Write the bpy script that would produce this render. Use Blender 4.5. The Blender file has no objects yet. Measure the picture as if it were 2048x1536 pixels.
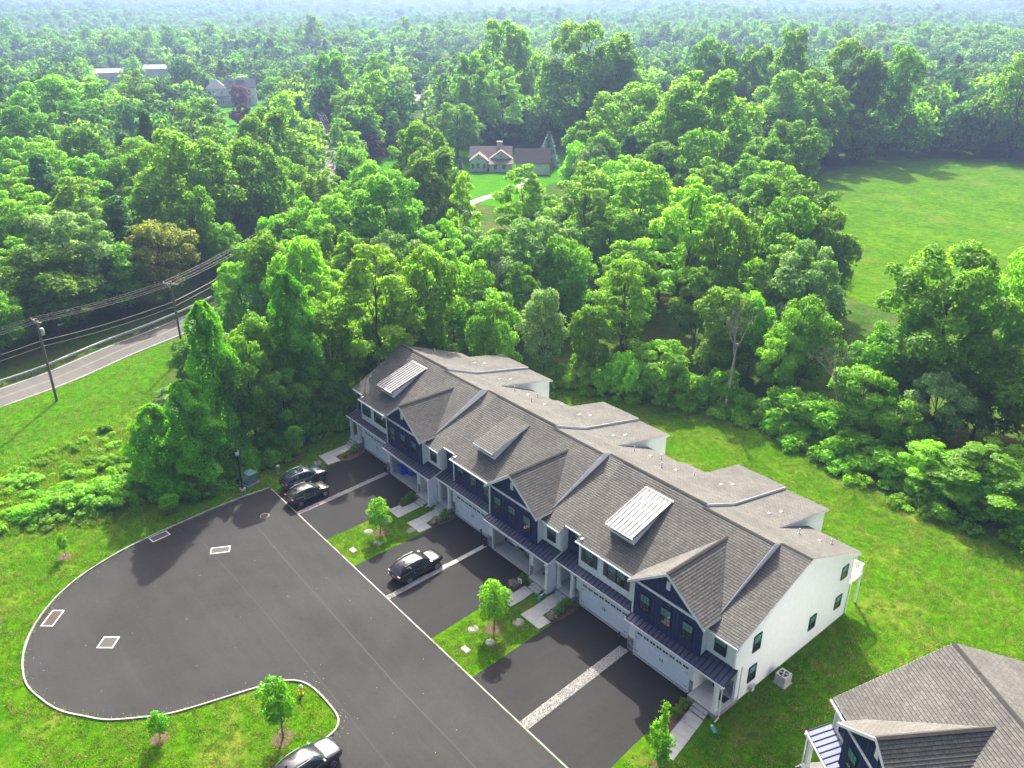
import bpy, bmesh, math, random
import numpy as np
from mathutils import Vector, Matrix
from math import radians, sin, cos, pi, sqrt, atan2

# ------------------------------------------------------------------ camera, sky, sun, exposure
scene = bpy.context.scene
COL = scene.collection
CAM = (65.15, -26.8, 43.9)
cam_data = bpy.data.cameras.new("camera")
cam = bpy.data.objects.new("camera", cam_data)
COL.objects.link(cam)
cam.location = CAM
cam.rotation_euler = (radians(90 - 24.56), 0, radians(50.11))
cam_data.sensor_width = 36
cam_data.lens = 36 * 1619.7 / 2048
cam_data.clip_start = 0.5
cam_data.clip_end = 20000
scene.camera = cam

SUN_AZ, SUN_EL = 139.5, 40.0          # degrees, counter-clockwise from +X
world = bpy.data.worlds.new("World")
scene.world = world
world.use_nodes = True
wn = world.node_tree
wn.nodes.clear()
sky = wn.nodes.new("ShaderNodeTexSky")
sky.sky_type = 'NISHITA'
sky.sun_disc = False
sky.sun_elevation = radians(SUN_EL)
sky.sun_rotation = radians(90 - SUN_AZ)
sky.altitude = 100
sky.air_density = 0.6
sky.dust_density = 10.0
sky.ozone_density = 0.6
bg = wn.nodes.new("ShaderNodeBackground")
bg.inputs['Strength'].default_value = 0.14
wo = wn.nodes.new("ShaderNodeOutputWorld")
wn.links.new(sky.outputs[0], bg.inputs[0])
wn.links.new(bg.outputs[0], wo.inputs[0])

sun_data = bpy.data.lights.new("sun", 'SUN')
sun_data.energy = 5.0
sun_data.angle = radians(0.6)
sun_data.color = (1.0, 0.94, 0.82)
sun = bpy.data.objects.new("sun", sun_data)
COL.objects.link(sun)
sdir = Vector((cos(radians(SUN_EL)) * cos(radians(SUN_AZ)), cos(radians(SUN_EL)) * sin(radians(SUN_AZ)), sin(radians(SUN_EL))))
sun.rotation_euler = (-sdir).to_track_quat('-Z', 'Y').to_euler()
sun.location = (0, 40, 120)

vs = scene.view_settings
vs.view_transform = 'Standard'
vs.look = 'None'
vs.gamma = 1
vs.exposure = 1.65
vs.use_curve_mapping = False
scene.render.engine = 'CYCLES'
cy = scene.cycles
cy.use_denoising = True
cy.max_bounces = 6
cy.diffuse_bounces = 3
cy.glossy_bounces = 2
cy.transmission_bounces = 3
cy.volume_bounces = 0
cy.transparent_max_bounces = 4
cy.caustics_reflective = False
cy.caustics_refractive = False
cy.use_adaptive_sampling = True
cy.adaptive_threshold = 0.02

rng = np.random.default_rng(7)
random.seed(7)

# ------------------------------------------------------------------ material helpers
def new_mat(name):
    m = bpy.data.materials.new(name)
    m.use_nodes = True
    m.node_tree.nodes.clear()
    return m, m.node_tree.nodes, m.node_tree.links

def out_surface(n, l, sock):
    o = n.new("ShaderNodeOutputMaterial")
    l.new(sock, o.inputs['Surface'])

def coords(n, l, scale=1.0, kind='Object'):
    tc = n.new("ShaderNodeTexCoord")
    mp = n.new("ShaderNodeMapping")
    s = scale if isinstance(scale, (tuple, list)) else (scale,) * 3
    mp.inputs['Scale'].default_value = s
    l.new(tc.outputs[kind], mp.inputs[0])
    return mp.outputs[0]

def noise(n, l, vec, scale, detail=4, rough=0.6):
    t = n.new("ShaderNodeTexNoise")
    t.inputs['Scale'].default_value = scale
    t.inputs['Detail'].default_value = detail
    t.inputs['Roughness'].default_value = rough
    l.new(vec, t.inputs['Vector'])
    return t.outputs['Fac']

def ramp(n, l, fac, stops):
    r = n.new("ShaderNodeValToRGB")
    e = r.color_ramp.elements
    while len(e) < len(stops):
        e.new(0.5)
    for i, (p, c) in enumerate(stops):
        e[i].position = p
        e[i].color = (*c, 1) if len(c) == 3 else c
    l.new(fac, r.inputs[0])
    return r.outputs[0]

def mix(n, l, fac, a, b, mode='MIX'):
    m = n.new("ShaderNodeMix")
    m.data_type = 'RGBA'
    m.blend_type = mode
    for idx, v in ((0, fac), (6, a), (7, b)):
        if isinstance(v, (int, float)):
            m.inputs[idx].default_value = v
        elif isinstance(v, tuple):
            m.inputs[idx].default_value = (*v, 1)
        else:
            l.new(v, m.inputs[idx])
    return m.outputs[2]

def principled(n, l, color, rough=0.6, metal=0.0, spec=0.5, bump=None, bump_str=0.3, bump_dist=0.02):
    b = n.new("ShaderNodeBsdfPrincipled")
    if isinstance(color, tuple):
        b.inputs['Base Color'].default_value = (*color, 1)
    else:
        l.new(color, b.inputs['Base Color'])
    if isinstance(rough, (int, float)):
        b.inputs['Roughness'].default_value = rough
    else:
        l.new(rough, b.inputs['Roughness'])
    b.inputs['Metallic'].default_value = metal
    b.inputs['Specular IOR Level'].default_value = spec
    if bump is not None:
        bp = n.new("ShaderNodeBump")
        bp.inputs['Strength'].default_value = bump_str
        bp.inputs['Distance'].default_value = bump_dist
        l.new(bump, bp.inputs['Height'])
        l.new(bp.outputs[0], b.inputs['Normal'])
    return b

def plain(name, color, rough=0.5, metal=0.0, spec=0.5, vary=0.12, nscale=3.0):
    """paint / plastic / metal with faint dirt variation"""
    m, n, l = new_mat(name)
    v = coords(n, l)
    f = noise(n, l, v, nscale, 5)
    dark = tuple(c * (1 - vary) for c in color)
    light = tuple(min(1, c * (1 + vary * 0.6)) for c in color)
    c = ramp(n, l, f, [(0.3, dark), (0.7, light)])
    out_surface(n, l, principled(n, l, c, rough, metal, spec).outputs[0])
    return m

MAT = {}
# white siding, slightly weathered
MAT['white'] = plain('white_siding', (0.74, 0.75, 0.76), 0.55, vary=0.05)
MAT['trim'] = plain('white_trim', (0.72, 0.72, 0.72), 0.45, vary=0.05)
MAT['navy'] = plain('navy_board', (0.003, 0.017, 0.090), 0.65, vary=0.15)
MAT['garage'] = plain('garage_door_white', (0.72, 0.75, 0.78), 0.45, vary=0.04)
MAT['black'] = plain('black_frame', (0.012, 0.012, 0.014), 0.4)
MAT['shutter'] = plain('shutter_slate', (0.06, 0.07, 0.085), 0.5)
MAT['concrete'] = plain('concrete', (0.36, 0.36, 0.345), 0.85, vary=0.15, nscale=2.0)
MAT['concrete_dark'] = plain('old_concrete', (0.30, 0.29, 0.27), 0.9, vary=0.25, nscale=3.0)
MAT['slab'] = plain('porch_slab', (0.46, 0.47, 0.43), 0.8, vary=0.12)
MAT['wood'] = plain('pole_wood', (0.13, 0.11, 0.085), 0.85, vary=0.3, nscale=6)
MAT['galv'] = plain('galvanised', (0.38, 0.40, 0.41), 0.45, metal=0.6, vary=0.2)
MAT['wire'] = plain('wire', (0.16, 0.15, 0.14), 0.5)
MAT['green_box'] = plain('utility_green', (0.10, 0.22, 0.20), 0.45)
MAT['green_pipe'] = plain('drain_green', (0.02, 0.28, 0.18), 0.5)
MAT['hydrant'] = plain('hydrant_yellow', (0.75, 0.62, 0.02), 0.4)
MAT['bin_blue'] = plain('bin_blue', (0.01, 0.06, 0.55), 0.4)
MAT['acgrey'] = plain('ac_grey', (0.48, 0.48, 0.46), 0.5)
MAT['rust'] = plain('grate_rust', (0.055, 0.028, 0.018), 0.8, vary=0.4)
MAT['grate'] = plain('grate_iron', (0.03, 0.028, 0.027), 0.7, vary=0.3)
MAT['cover'] = plain('access_cover', (0.20, 0.21, 0.19), 0.8, vary=0.2)
MAT['vent'] = plain('roof_vent', (0.16, 0.16, 0.155), 0.6)
MAT['pipe'] = plain('vent_pipe', (0.42, 0.42, 0.42), 0.5)
MAT['rubber'] = plain('rubber', (0.02, 0.02, 0.02), 0.8)
MAT['rim'] = plain('alloy', (0.45, 0.46, 0.48), 0.3, metal=0.8)
MAT['tail'] = plain('tail_light', (0.35, 0.01, 0.02), 0.2)
MAT['headlight'] = plain('head_light', (0.75, 0.78, 0.8), 0.15)
MAT['straw'] = plain('bare_wood', (0.30, 0.27, 0.23), 0.9, vary=0.25)
MAT['paintline'] = plain('road_paint', (0.46, 0.46, 0.45), 0.7, vary=0.15, nscale=8)
MAT['yellowline'] = plain('road_paint_yellow', (0.22, 0.17, 0.08), 0.7, vary=0.2)
MAT['kerb'] = plain('kerb_concrete', (0.27, 0.265, 0.255), 0.85, vary=0.35, nscale=1.5)
MAT['mat_dark'] = plain('door_mat', (0.02, 0.02, 0.025), 0.95)
MAT['brownroof'] = plain('brown_shingle', (0.15, 0.115, 0.105), 0.9, vary=0.25, nscale=4)
MAT['greyroof'] = plain('grey_far_roof', (0.13, 0.15, 0.17), 0.8, vary=0.2)
MAT['cream'] = plain('cream_wall', (0.62, 0.60, 0.56), 0.7)

def metal_roof(name, col, rough):
    m, n, l = new_mat(name)
    v = coords(n, l)
    f = noise(n, l, v, 2.0, 4)
    c = ramp(n, l, f, [(0.3, tuple(x * 0.85 for x in col)), (0.7, tuple(min(1, x * 1.1) for x in col))])
    out_surface(n, l, principled(n, l, c, rough, 0.55, 0.5).outputs[0])
    return m
MAT['seam_dark'] = metal_roof('standing_seam_navy', (0.040, 0.052, 0.100), 0.50)
MAT['seam_rib'] = metal_roof('standing_seam_rib', (0.006, 0.007, 0.012), 0.5)
MAT['seam_bronze'] = metal_roof('standing_seam_dormer', (0.26, 0.26, 0.27), 0.38)

def glass_mat(name, col, rough=0.06):
    m, n, l = new_mat(name)
    v = coords(n, l)
    f = noise(n, l, v, 0.7, 2)
    c = ramp(n, l, f, [(0.35, tuple(x * 0.6 for x in col)), (0.65, tuple(min(1, x * 1.3) for x in col))])
    b = principled(n, l, c, rough, 0.0, 0.8)
    b.inputs['Coat Weight'].default_value = 0.4
    b.inputs['Coat Roughness'].default_value = 0.03
    out_surface(n, l, b.outputs[0])
    return m
MAT['pane_teal'] = glass_mat('pane_with_blind', (0.10, 0.31, 0.30))
MAT['pane_dark'] = glass_mat('pane_dark', (0.012, 0.022, 0.03))
MAT['car_glass'] = glass_mat('car_glass', (0.012, 0.035, 0.035), 0.03)

def shingle_mat(name, c1, c2, cm):
    m, n, l = new_mat(name)
    tc = n.new("ShaderNodeTexCoord")
    br = n.new("ShaderNodeTexBrick")
    br.offset = 0.37
    br.offset_frequency = 2
    br.inputs['Color1'].default_value = (*c1, 1)
    br.inputs['Color2'].default_value = (*c2, 1)
    br.inputs['Mortar'].default_value = (*cm, 1)
    br.inputs['Scale'].default_value = 1.0
    br.inputs['Mortar Size'].default_value = 0.012
    br.inputs['Mortar Smooth'].default_value = 0.3
    br.inputs['Bias'].default_value = 0.0
    br.inputs['Brick Width'].default_value = 0.33
    br.inputs['Row Height'].default_value = 0.2
    l.new(tc.outputs['UV'], br.inputs['Vector'])
    f = noise(n, l, tc.outputs['Object'], 0.35, 5)
    stain = ramp(n, l, f, [(0.3, (0.80, 0.80, 0.80)), (0.7, (1.12, 1.1, 1.08))])
    f2 = noise(n, l, tc.outputs['Object'], 9.0, 3)
    gr = ramp(n, l, f2, [(0.3, (0.82, 0.82, 0.82)), (0.7, (1.15, 1.15, 1.15))])
    c = mix(n, l, 1.0, mix(n, l, 1.0, br.outputs['Color'], stain, 'MULTIPLY'), gr, 'MULTIPLY')
    b = principled(n, l, c, 0.9, 0, 0.06, bump=f2, bump_str=0.3, bump_dist=0.01)
    out_surface(n, l, b.outputs[0])
    return m
MAT['shingle'] = shingle_mat('asphalt_shingle', (0.128, 0.127, 0.119), (0.098, 0.097, 0.092), (0.055, 0.054, 0.052))

def stone_mat(name):
    m, n, l = new_mat(name)
    v = coords(n, l)
    f = noise(n, l, v, 5, 5)
    oi = n.new("ShaderNodeObjectInfo")
    c = ramp(n, l, f, [(0.3, (0.11, 0.12, 0.135)), (0.7, (0.30, 0.31, 0.33))])
    hs = n.new("ShaderNodeHueSaturation")
    mr = n.new("ShaderNodeMapRange")
    mr.inputs[3].default_value = 0.55
    mr.inputs[4].default_value = 1.5
    l.new(oi.outputs['Random'], mr.inputs[0])
    l.new(mr.outputs[0], hs.inputs['Value'])
    l.new(c, hs.inputs['Color'])
    out_surface(n, l, principled(n, l, hs.outputs[0], 0.85, bump=f, bump_str=0.5).outputs[0])
    return m
MAT['stone'] = stone_mat('ledge_stone')

def gravel_mat():
    m, n, l = new_mat('river_gravel')
    at = n.new("ShaderNodeAttribute")
    at.attribute_name = 'leaf'
    c = ramp(n, l, at.outputs['Fac'], [(0.0, (0.20, 0.19, 0.18)), (0.5, (0.42, 0.40, 0.37)), (1.0, (0.62, 0.60, 0.57))])
    out_surface(n, l, principled(n, l, c, 0.8).outputs[0])
    return m
MAT['gravel'] = gravel_mat()

def asphalt_mat(name, base, var, swirl=False, along='x'):
    m, n, l = new_mat(name)
    v = coords(n, l)
    big = noise(n, l, v, 0.10, 5, 0.6)
    fine = noise(n, l, v, 14, 4, 0.7)
    c = ramp(n, l, big, [(0.25, tuple(x * (1 - var) for x in base)), (0.75, tuple(x * (1 + var) for x in base))])
    c = mix(n, l, 0.7, c, ramp(n, l, fine, [(0.3, (0.72, 0.72, 0.72)), (0.75, (1.25, 1.25, 1.25))]), 'MULTIPLY')
    st = noise(n, l, coords(n, l, (0.05, 0.7, 1) if along == 'x' else (0.8, 0.06, 1)), 1.3, 5, 0.65)
    spk = noise(n, l, v, 3.0, 6, 0.75)
    c = mix(n, l, 0.5, c, ramp(n, l, spk, [(0.3, (0.82, 0.82, 0.82)), (0.7, (1.16, 1.16, 1.15))]), 'MULTIPLY')
    oil = noise(n, l, coords(n, l, 1.0), 0.55, 3, 0.5)
    c = mix(n, l, ramp(n, l, oil, [(0.66, (0, 0, 0)), (0.76, (0.45, 0.45, 0.45))]), c, tuple(x * 0.55 for x in base))
    c = mix(n, l, 0.55, c, ramp(n, l, st, [(0.35, (0.86, 0.86, 0.86)), (0.7, (1.14, 1.14, 1.14))]), 'MULTIPLY')
    if swirl:                                   # pale turning marks left by cars in the round end of the court
        mp = n.new("ShaderNodeMapping")
        mp.inputs['Location'].default_value = (-12.0, 12.5, 0)
        tc = n.new("ShaderNodeTexCoord")
        l.new(tc.outputs['Object'], mp.inputs[0])
        w = n.new("ShaderNodeTexWave")
        w.wave_type = 'RINGS'
        w.rings_direction = 'Z'
        w.inputs['Scale'].default_value = 0.13
        w.inputs['Distortion'].default_value = 14.0
        w.inputs['Detail'].default_value = 4
        w.inputs['Detail Scale'].default_value = 0.35
        l.new(mp.outputs[0], w.inputs['Vector'])
        c = mix(n, l, 0.16, c, ramp(n, l, w.outputs['Fac'], [(0.2, (0.88, 0.88, 0.88)), (0.95, (1.12, 1.11, 1.10))]), 'MULTIPLY')
    b = principled(n, l, c, 0.85, 0, 0.10, bump=fine, bump_str=0.5, bump_dist=0.01)
    out_surface(n, l, b.outputs[0])
    return m
MAT['court'] = asphalt_mat('court_asphalt', (0.031, 0.031, 0.0315), 0.28, True)
MAT['drive'] = asphalt_mat('driveway_asphalt', (0.024, 0.024, 0.0245), 0.20, False, 'y')
MAT['road'] = asphalt_mat('old_road_asphalt', (0.095, 0.093, 0.090), 0.16)

def grass_mat(name, a, b, dry, dry_amt, sc=1.0):
    m, n, l = new_mat(name)
    v = coords(n, l)
    f1 = noise(n, l, v, 0.35 * sc, 6, 0.65)
    f2 = noise(n, l, v, 3.2 * sc, 5, 0.7)
    f3 = noise(n, l, coords(n, l, (1.0, 1.6, 1)), 11 * sc, 3, 0.7)
    c = ramp(n, l, f1, [(0.3, a), (0.7, b)])
    c = mix(n, l, 1.0, c, ramp(n, l, f2, [(0.28, (0.50, 0.56, 0.45)), (0.72, (1.45, 1.36, 1.4))]), 'MULTIPLY')
    c = mix(n, l, 1.0, c, ramp(n, l, f3, [(0.25, (0.62, 0.66, 0.6)), (0.75, (1.35, 1.3, 1.3))]), 'MULTIPLY')
    f4 = noise(n, l, v, 1.1 * sc, 4, 0.6)
    c = mix(n, l, 1.0, c, ramp(n, l, f4, [(0.3, (0.80, 0.84, 0.8)), (0.7, (1.18, 1.14, 1.15))]), 'MULTIPLY')
    d = noise(n, l, coords(n, l, (1.0, 1.35, 1)), 0.16 * sc, 8, 0.72)
    dm = ramp(n, l, d, [(0.62 - dry_amt, (0, 0, 0)), (0.80 - dry_amt * 0.5, (1, 1, 1))])
    c = mix(n, l, dm, c, dry)
    bs = principled(n, l, c, 1.0, 0, 0.0, bump=f3, bump_str=0.9, bump_dist=0.12)
    out_surface(n, l, bs.outputs[0])
    return m
MAT['lawn'] = grass_mat('lawn_grass', (0.0317, 0.1250, 0.0018), (0.0774, 0.1892, 0.0026), (0.1848, 0.1848, 0.0396), 0.11, 1.0)
MAT['lawn_rich'] = grass_mat('lawn_rich_grass', (0.0342, 0.1620, 0.0018), (0.0675, 0.2115, 0.0027), (0.1260, 0.1890, 0.0180), 0.02, 1.0)
MAT['meadow'] = grass_mat('meadow_grass', (0.0374, 0.1170, 0.0023), (0.0718, 0.1560, 0.0039), (0.1092, 0.1326, 0.0273), 0.08, 0.25)
MAT['scrub'] = grass_mat('scrub_grass', (0.055, 0.16, 0.004), (0.12, 0.22, 0.008), (0.2, 0.18, 0.05), 0.15, 1.0)
MAT['floor'] = grass_mat('forest_floor', (0.030, 0.080, 0.012), (0.060, 0.115, 0.018), (0.13, 0.105, 0.050), 0.14, 0.5)

def mulch_mat():
    m, n, l = new_mat('mulch')
    v = coords(n, l)
    f = noise(n, l, v, 16, 5, 0.8)
    c = ramp(n, l, f, [(0.3, (0.035, 0.02, 0.014)), (0.75, (0.16, 0.10, 0.06))])
    out_surface(n, l, principled(n, l, c, 0.95, bump=f, bump_str=1.0, bump_dist=0.05).outputs[0])
    return m
MAT['mulch'] = mulch_mat()

def leaf_mat(name, c1, c2, trans=0.66, vary=0.22, hue=0.009, gloss=0.012, curve=1.0):
    m, n, l = new_mat(name)
    at = n.new("ShaderNodeAttribute")
    at.attribute_name = 'leaf'
    oi = n.new("ShaderNodeObjectInfo")
    fac = at.outputs['Fac']
    if curve != 1.0:
        pw = n.new("ShaderNodeMath")
        pw.operation = 'POWER'
        pw.inputs[1].default_value = curve
        l.new(fac, pw.inputs[0])
        fac = pw.outputs[0]
    c = ramp(n, l, fac, [(0.0, c1), (1.0, c2)])
    hs = n.new("ShaderNodeHueSaturation")
    mh = n.new("ShaderNodeMapRange")
    mh.inputs[3].default_value = 0.5 - hue
    mh.inputs[4].default_value = 0.5 + hue
    mv = n.new("ShaderNodeMapRange")
    mv.inputs[3].default_value = 1 - vary
    mv.inputs[4].default_value = 1 + vary
    wn_ = n.new("ShaderNodeTexWhiteNoise")
    wn_.noise_dimensions = '1D'
    l.new(oi.outputs['Random'], wn_.inputs['W'])
    l.new(oi.outputs['Random'], mh.inputs[0])
    l.new(wn_.outputs['Value'], mv.inputs[0])
    l.new(mh.outputs[0], hs.inputs['Hue'])
    l.new(mv.outputs[0], hs.inputs['Value'])
    l.new(c, hs.inputs['Color'])
    d = n.new("ShaderNodeBsdfDiffuse")
    t = n.new("ShaderNodeBsdfTranslucent")
    g = n.new("ShaderNodeBsdfGlossy")
    g.inputs['Roughness'].default_value = 0.45
    l.new(hs.outputs[0], d.inputs[0])
    tint = mix(n, l, 1.0, hs.outputs[0], (1.25, 1.2, 0.55), 'MULTIPLY')
    l.new(tint, t.inputs[0])
    ms = n.new("ShaderNodeMixShader")
    ms.inputs[0].default_value = trans
    l.new(d.outputs[0], ms.inputs[1])
    l.new(t.outputs[0], ms.inputs[2])
    ms2 = n.new("ShaderNodeMixShader")
    ms2.inputs[0].default_value = gloss
    l.new(ms.outputs[0], ms2.inputs[1])
    l.new(g.outputs[0], ms2.inputs[2])
    out_surface(n, l, ms2.outputs[0])
    return m
LEAF = {
    'M': leaf_mat('leaf_mid', (0.095, 0.255, 0.008), (0.260, 0.540, 0.024)),
    'L': leaf_mat('leaf_bright', (0.120, 0.350, 0.008), (0.310, 0.660, 0.028)),
    'Y': leaf_mat('leaf_yellowgreen', (0.140, 0.350, 0.010), (0.350, 0.660, 0.040)),
    'P': leaf_mat('leaf_pale', (0.130, 0.320, 0.026), (0.340, 0.600, 0.090)),
    'K': leaf_mat('leaf_dark', (0.030, 0.120, 0.016), (0.090, 0.250, 0.030), 0.40),
    'G': leaf_mat('leaf_blossom', (0.080, 0.240, 0.020), (0.420, 0.580, 0.260), 0.45, curve=1.8),
    'T': leaf_mat('leaf_tall', (0.100, 0.260, 0.010), (0.275, 0.530, 0.030)),
    'O': leaf_mat('leaf_olive', (0.110, 0.160, 0.014), (0.280, 0.340, 0.045)),
    'R': leaf_mat('leaf_copper', (0.070, 0.022, 0.026), (0.230, 0.070, 0.065), 0.3),
    'S': leaf_mat('needle_blue', (0.050, 0.115, 0.095), (0.190, 0.310, 0.290), 0.1),
    'V': leaf_mat('leaf_ivy', (0.065, 0.260, 0.006), (0.190, 0.560, 0.018), 0.55),
    'H': leaf_mat('leaf_shrub', (0.125, 0.350, 0.010), (0.330, 0.660, 0.032)),
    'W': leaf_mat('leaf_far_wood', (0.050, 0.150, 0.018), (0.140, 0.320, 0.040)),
    'B': leaf_mat('grass_blade', (0.070, 0.215, 0.003), (0.190, 0.370, 0.010), 0.45, vary=0.3, hue=0.015),
    'D': leaf_mat('grass_straw', (0.150, 0.190, 0.030), (0.340, 0.330, 0.110), 0.3, vary=0.2),
    'F': leaf_mat('leaf_flower', (0.110, 0.180, 0.050), (0.600, 0.480, 0.420), 0.3),
}
BARK = plain('bark', (0.095, 0.078, 0.060), 0.9, vary=0.35, nscale=5)
BARK_PALE = plain('bark_pale', (0.20, 0.18, 0.155), 0.9, vary=0.3, nscale=5)

def paint_mat(name, col, flake=0.5):
    m, n, l = new_mat(name)
    v = coords(n, l)
    f = noise(n, l, v, 1.5, 3)
    c = ramp(n, l, f, [(0.3, tuple(x * 0.9 for x in col)), (0.7, tuple(x * 1.1 for x in col))])
    b = principled(n, l, c, 0.28, flake, 0.5)
    b.inputs['Coat Weight'].default_value = 1.0
    b.inputs['Coat Roughness'].default_value = 0.05
    out_surface(n, l, b.outputs[0])
    return m
PAINT = {
    'navy': paint_mat('paint_navy', (0.035, 0.042, 0.065)),
    'graphite': paint_mat('paint_graphite', (0.035, 0.034, 0.033)),
    'black': paint_mat('paint_black', (0.010, 0.009, 0.009), 0.2),
    'slate': paint_mat('paint_slate', (0.022, 0.023, 0.030), 0.3),
    'silver': paint_mat('paint_silver', (0.42, 0.44, 0.46), 0.7),
    'white': paint_mat('paint_white', (0.7, 0.7, 0.7), 0.0),
    'red': paint_mat('paint_red', (0.3, 0.02, 0.02), 0.2),
}

# ------------------------------------------------------------------ mesh helpers
class MB:
    """collects polygons; build() links them as ONE mesh object"""
    def __init__(self):
        self.v, self.f, self.mi, self.uv, self.sm = [], [], [], {}, []
    def add(self, pts, faces, mi=0, smooth=False):
        o = len(self.v)
        self.v += [tuple(p) for p in pts]
        for f in faces:
            self.f.append(tuple(i + o for i in f))
            self.mi.append(mi)
            self.sm.append(smooth)
    def box(self, x0, x1, y0, y1, z0, z1, mi=0):
        p = [(x0, y0, z0), (x1, y0, z0), (x1, y1, z0), (x0, y1, z0), (x0, y0, z1), (x1, y0, z1), (x1, y1, z1), (x0, y1, z1)]
        self.add(p, [(0, 3, 2, 1), (4, 5, 6, 7), (0, 1, 5, 4), (1, 2, 6, 5), (2, 3, 7, 6), (3, 0, 4, 7)], mi)
    def prism(self, poly, d, mi=0, mi_side=None):
        """planar polygon extruded by the vector d"""
        n = len(poly)
        a = [Vector(p) for p in poly]
        b = [p + Vector(d) for p in a]
        nrm = Vector((0, 0, 0))
        for i in range(n):
            nrm += a[i].cross(a[(i + 1) % n])
        flip = nrm.dot(Vector(d)) < 0
        top, bot = tuple(range(n, 2 * n)), tuple(reversed(range(n)))
        sides = [(i, (i + 1) % n, n + (i + 1) % n, n + i) for i in range(n)]
        if flip:
            top, bot = tuple(reversed(top)), tuple(reversed(bot))
            sides = [tuple(reversed(s)) for s in sides]
        self.add(a + b, [top, bot], mi)
        self.add(a + b, sides, mi if mi_side is None else mi_side)
    def tube(self, p0, p1, r0, r1=None, n=8, mi=0, cap=True, smooth=True):
        r1 = r0 if r1 is None else r1
        p0, p1 = Vector(p0), Vector(p1)
        d = (p1 - p0).normalized()
        a = d.orthogonal().normalized()
        b = d.cross(a)
        pts = [p0 + (a * cos(2 * pi * i / n) + b * sin(2 * pi * i / n)) * r0 for i in range(n)]
        pts += [p1 + (a * cos(2 * pi * i / n) + b * sin(2 * pi * i / n)) * r1 for i in range(n)]
        self.add(pts, [(i, (i + 1) % n, n + (i + 1) % n, n + i) for i in range(n)], mi, smooth)
        if cap:
            self.add(pts, [tuple(reversed(range(n))), tuple(range(n, 2 * n))], mi)
    def path(self, pts, radii, n=6, mi=0):
        for i in range(len(pts) - 1):
            self.tube(pts[i], pts[i + 1], radii[i], radii[i + 1], n, mi, cap=(i == len(pts) - 2))
    def loft(self, rings, mi=0, smooth=True, close=True, caps=True):
        n = len(rings[0])
        pts = [p for r in rings for p in r]
        fs = []
        for k in range(len(rings) - 1):
            for i in range(n if close else n - 1):
                j = (i + 1) % n
                fs.append((k * n + i, k * n + j, (k + 1) * n + j, (k + 1) * n + i))
        self.add(pts, fs, mi, smooth)
        if caps and close:
            self.add(pts, [tuple(reversed(range(n))), tuple(range((len(rings) - 1) * n, len(rings) * n))], mi)
    def lathe(self, prof, c=(0, 0), n=12, mi=0):
        rings = [[(c[0] + r * cos(2 * pi * i / n), c[1] + r * sin(2 * pi * i / n), z) for i in range(n)] for r, z in prof]
        self.loft(rings, mi)
    def mesh(self, name, mats):
        me = bpy.data.meshes.new(name)
        me.from_pydata(self.v, [], self.f)
        for m in (mats if isinstance(mats, (list, tuple)) else [mats]):
            me.materials.append(m)
        me.polygons.foreach_set('material_index', self.mi)
        me.polygons.foreach_set('use_smooth', self.sm)
        if self.uv:
            ul = me.uv_layers.new(name='UVMap')
            for p in me.polygons:
                if p.index in self.uv:
                    for li, uv in zip(p.loop_indices, self.uv[p.index]):
                        ul.data[li].uv = uv
        me.update()
        return me
    def build(self, name, mats, parent=None, loc=(0, 0, 0), origin=(0, 0, 0)):
        if origin != (0, 0, 0):
            ox, oy, oz = origin
            self.v = [(x - ox, y - oy, z - oz) for x, y, z in self.v]
        return link(name, self.mesh(name, mats), parent, loc)

def link(name, data, parent=None, loc=(0, 0, 0), rot=(0, 0, 0), scale=(1, 1, 1)):
    o = bpy.data.objects.new(name, data)
    COL.objects.link(o)
    o.parent = parent
    o.location = loc
    o.rotation_euler = rot
    o.scale = scale
    return o

def tag(o, label=None, cat=None, group=None, kind=None):
    if label: o['label'] = label
    if cat: o['category'] = cat
    if group: o['group'] = group
    if kind: o['kind'] = kind
    return o

def thing(name, label, cat, loc=(0, 0, 0), rotz=0, group=None):
    o = link(name, None, None, loc, (0, 0, rotz))
    o.empty_display_size = 0.3
    return tag(o, label, cat, group)

def clip(poly, axis, val, keep_greater):
    out = []
    n = len(poly)
    for i in range(n):
        p, q = poly[i], poly[(i + 1) % n]
        ip = (p[axis] >= val) if keep_greater else (p[axis] <= val)
        iq = (q[axis] >= val) if keep_greater else (q[axis] <= val)
        if ip: out.append(p)
        if ip != iq:
            t = (val - p[axis]) / (q[axis] - p[axis])
            out.append((p[0] + t * (q[0] - p[0]), p[1] + t * (q[1] - p[1])))
    return out

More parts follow.
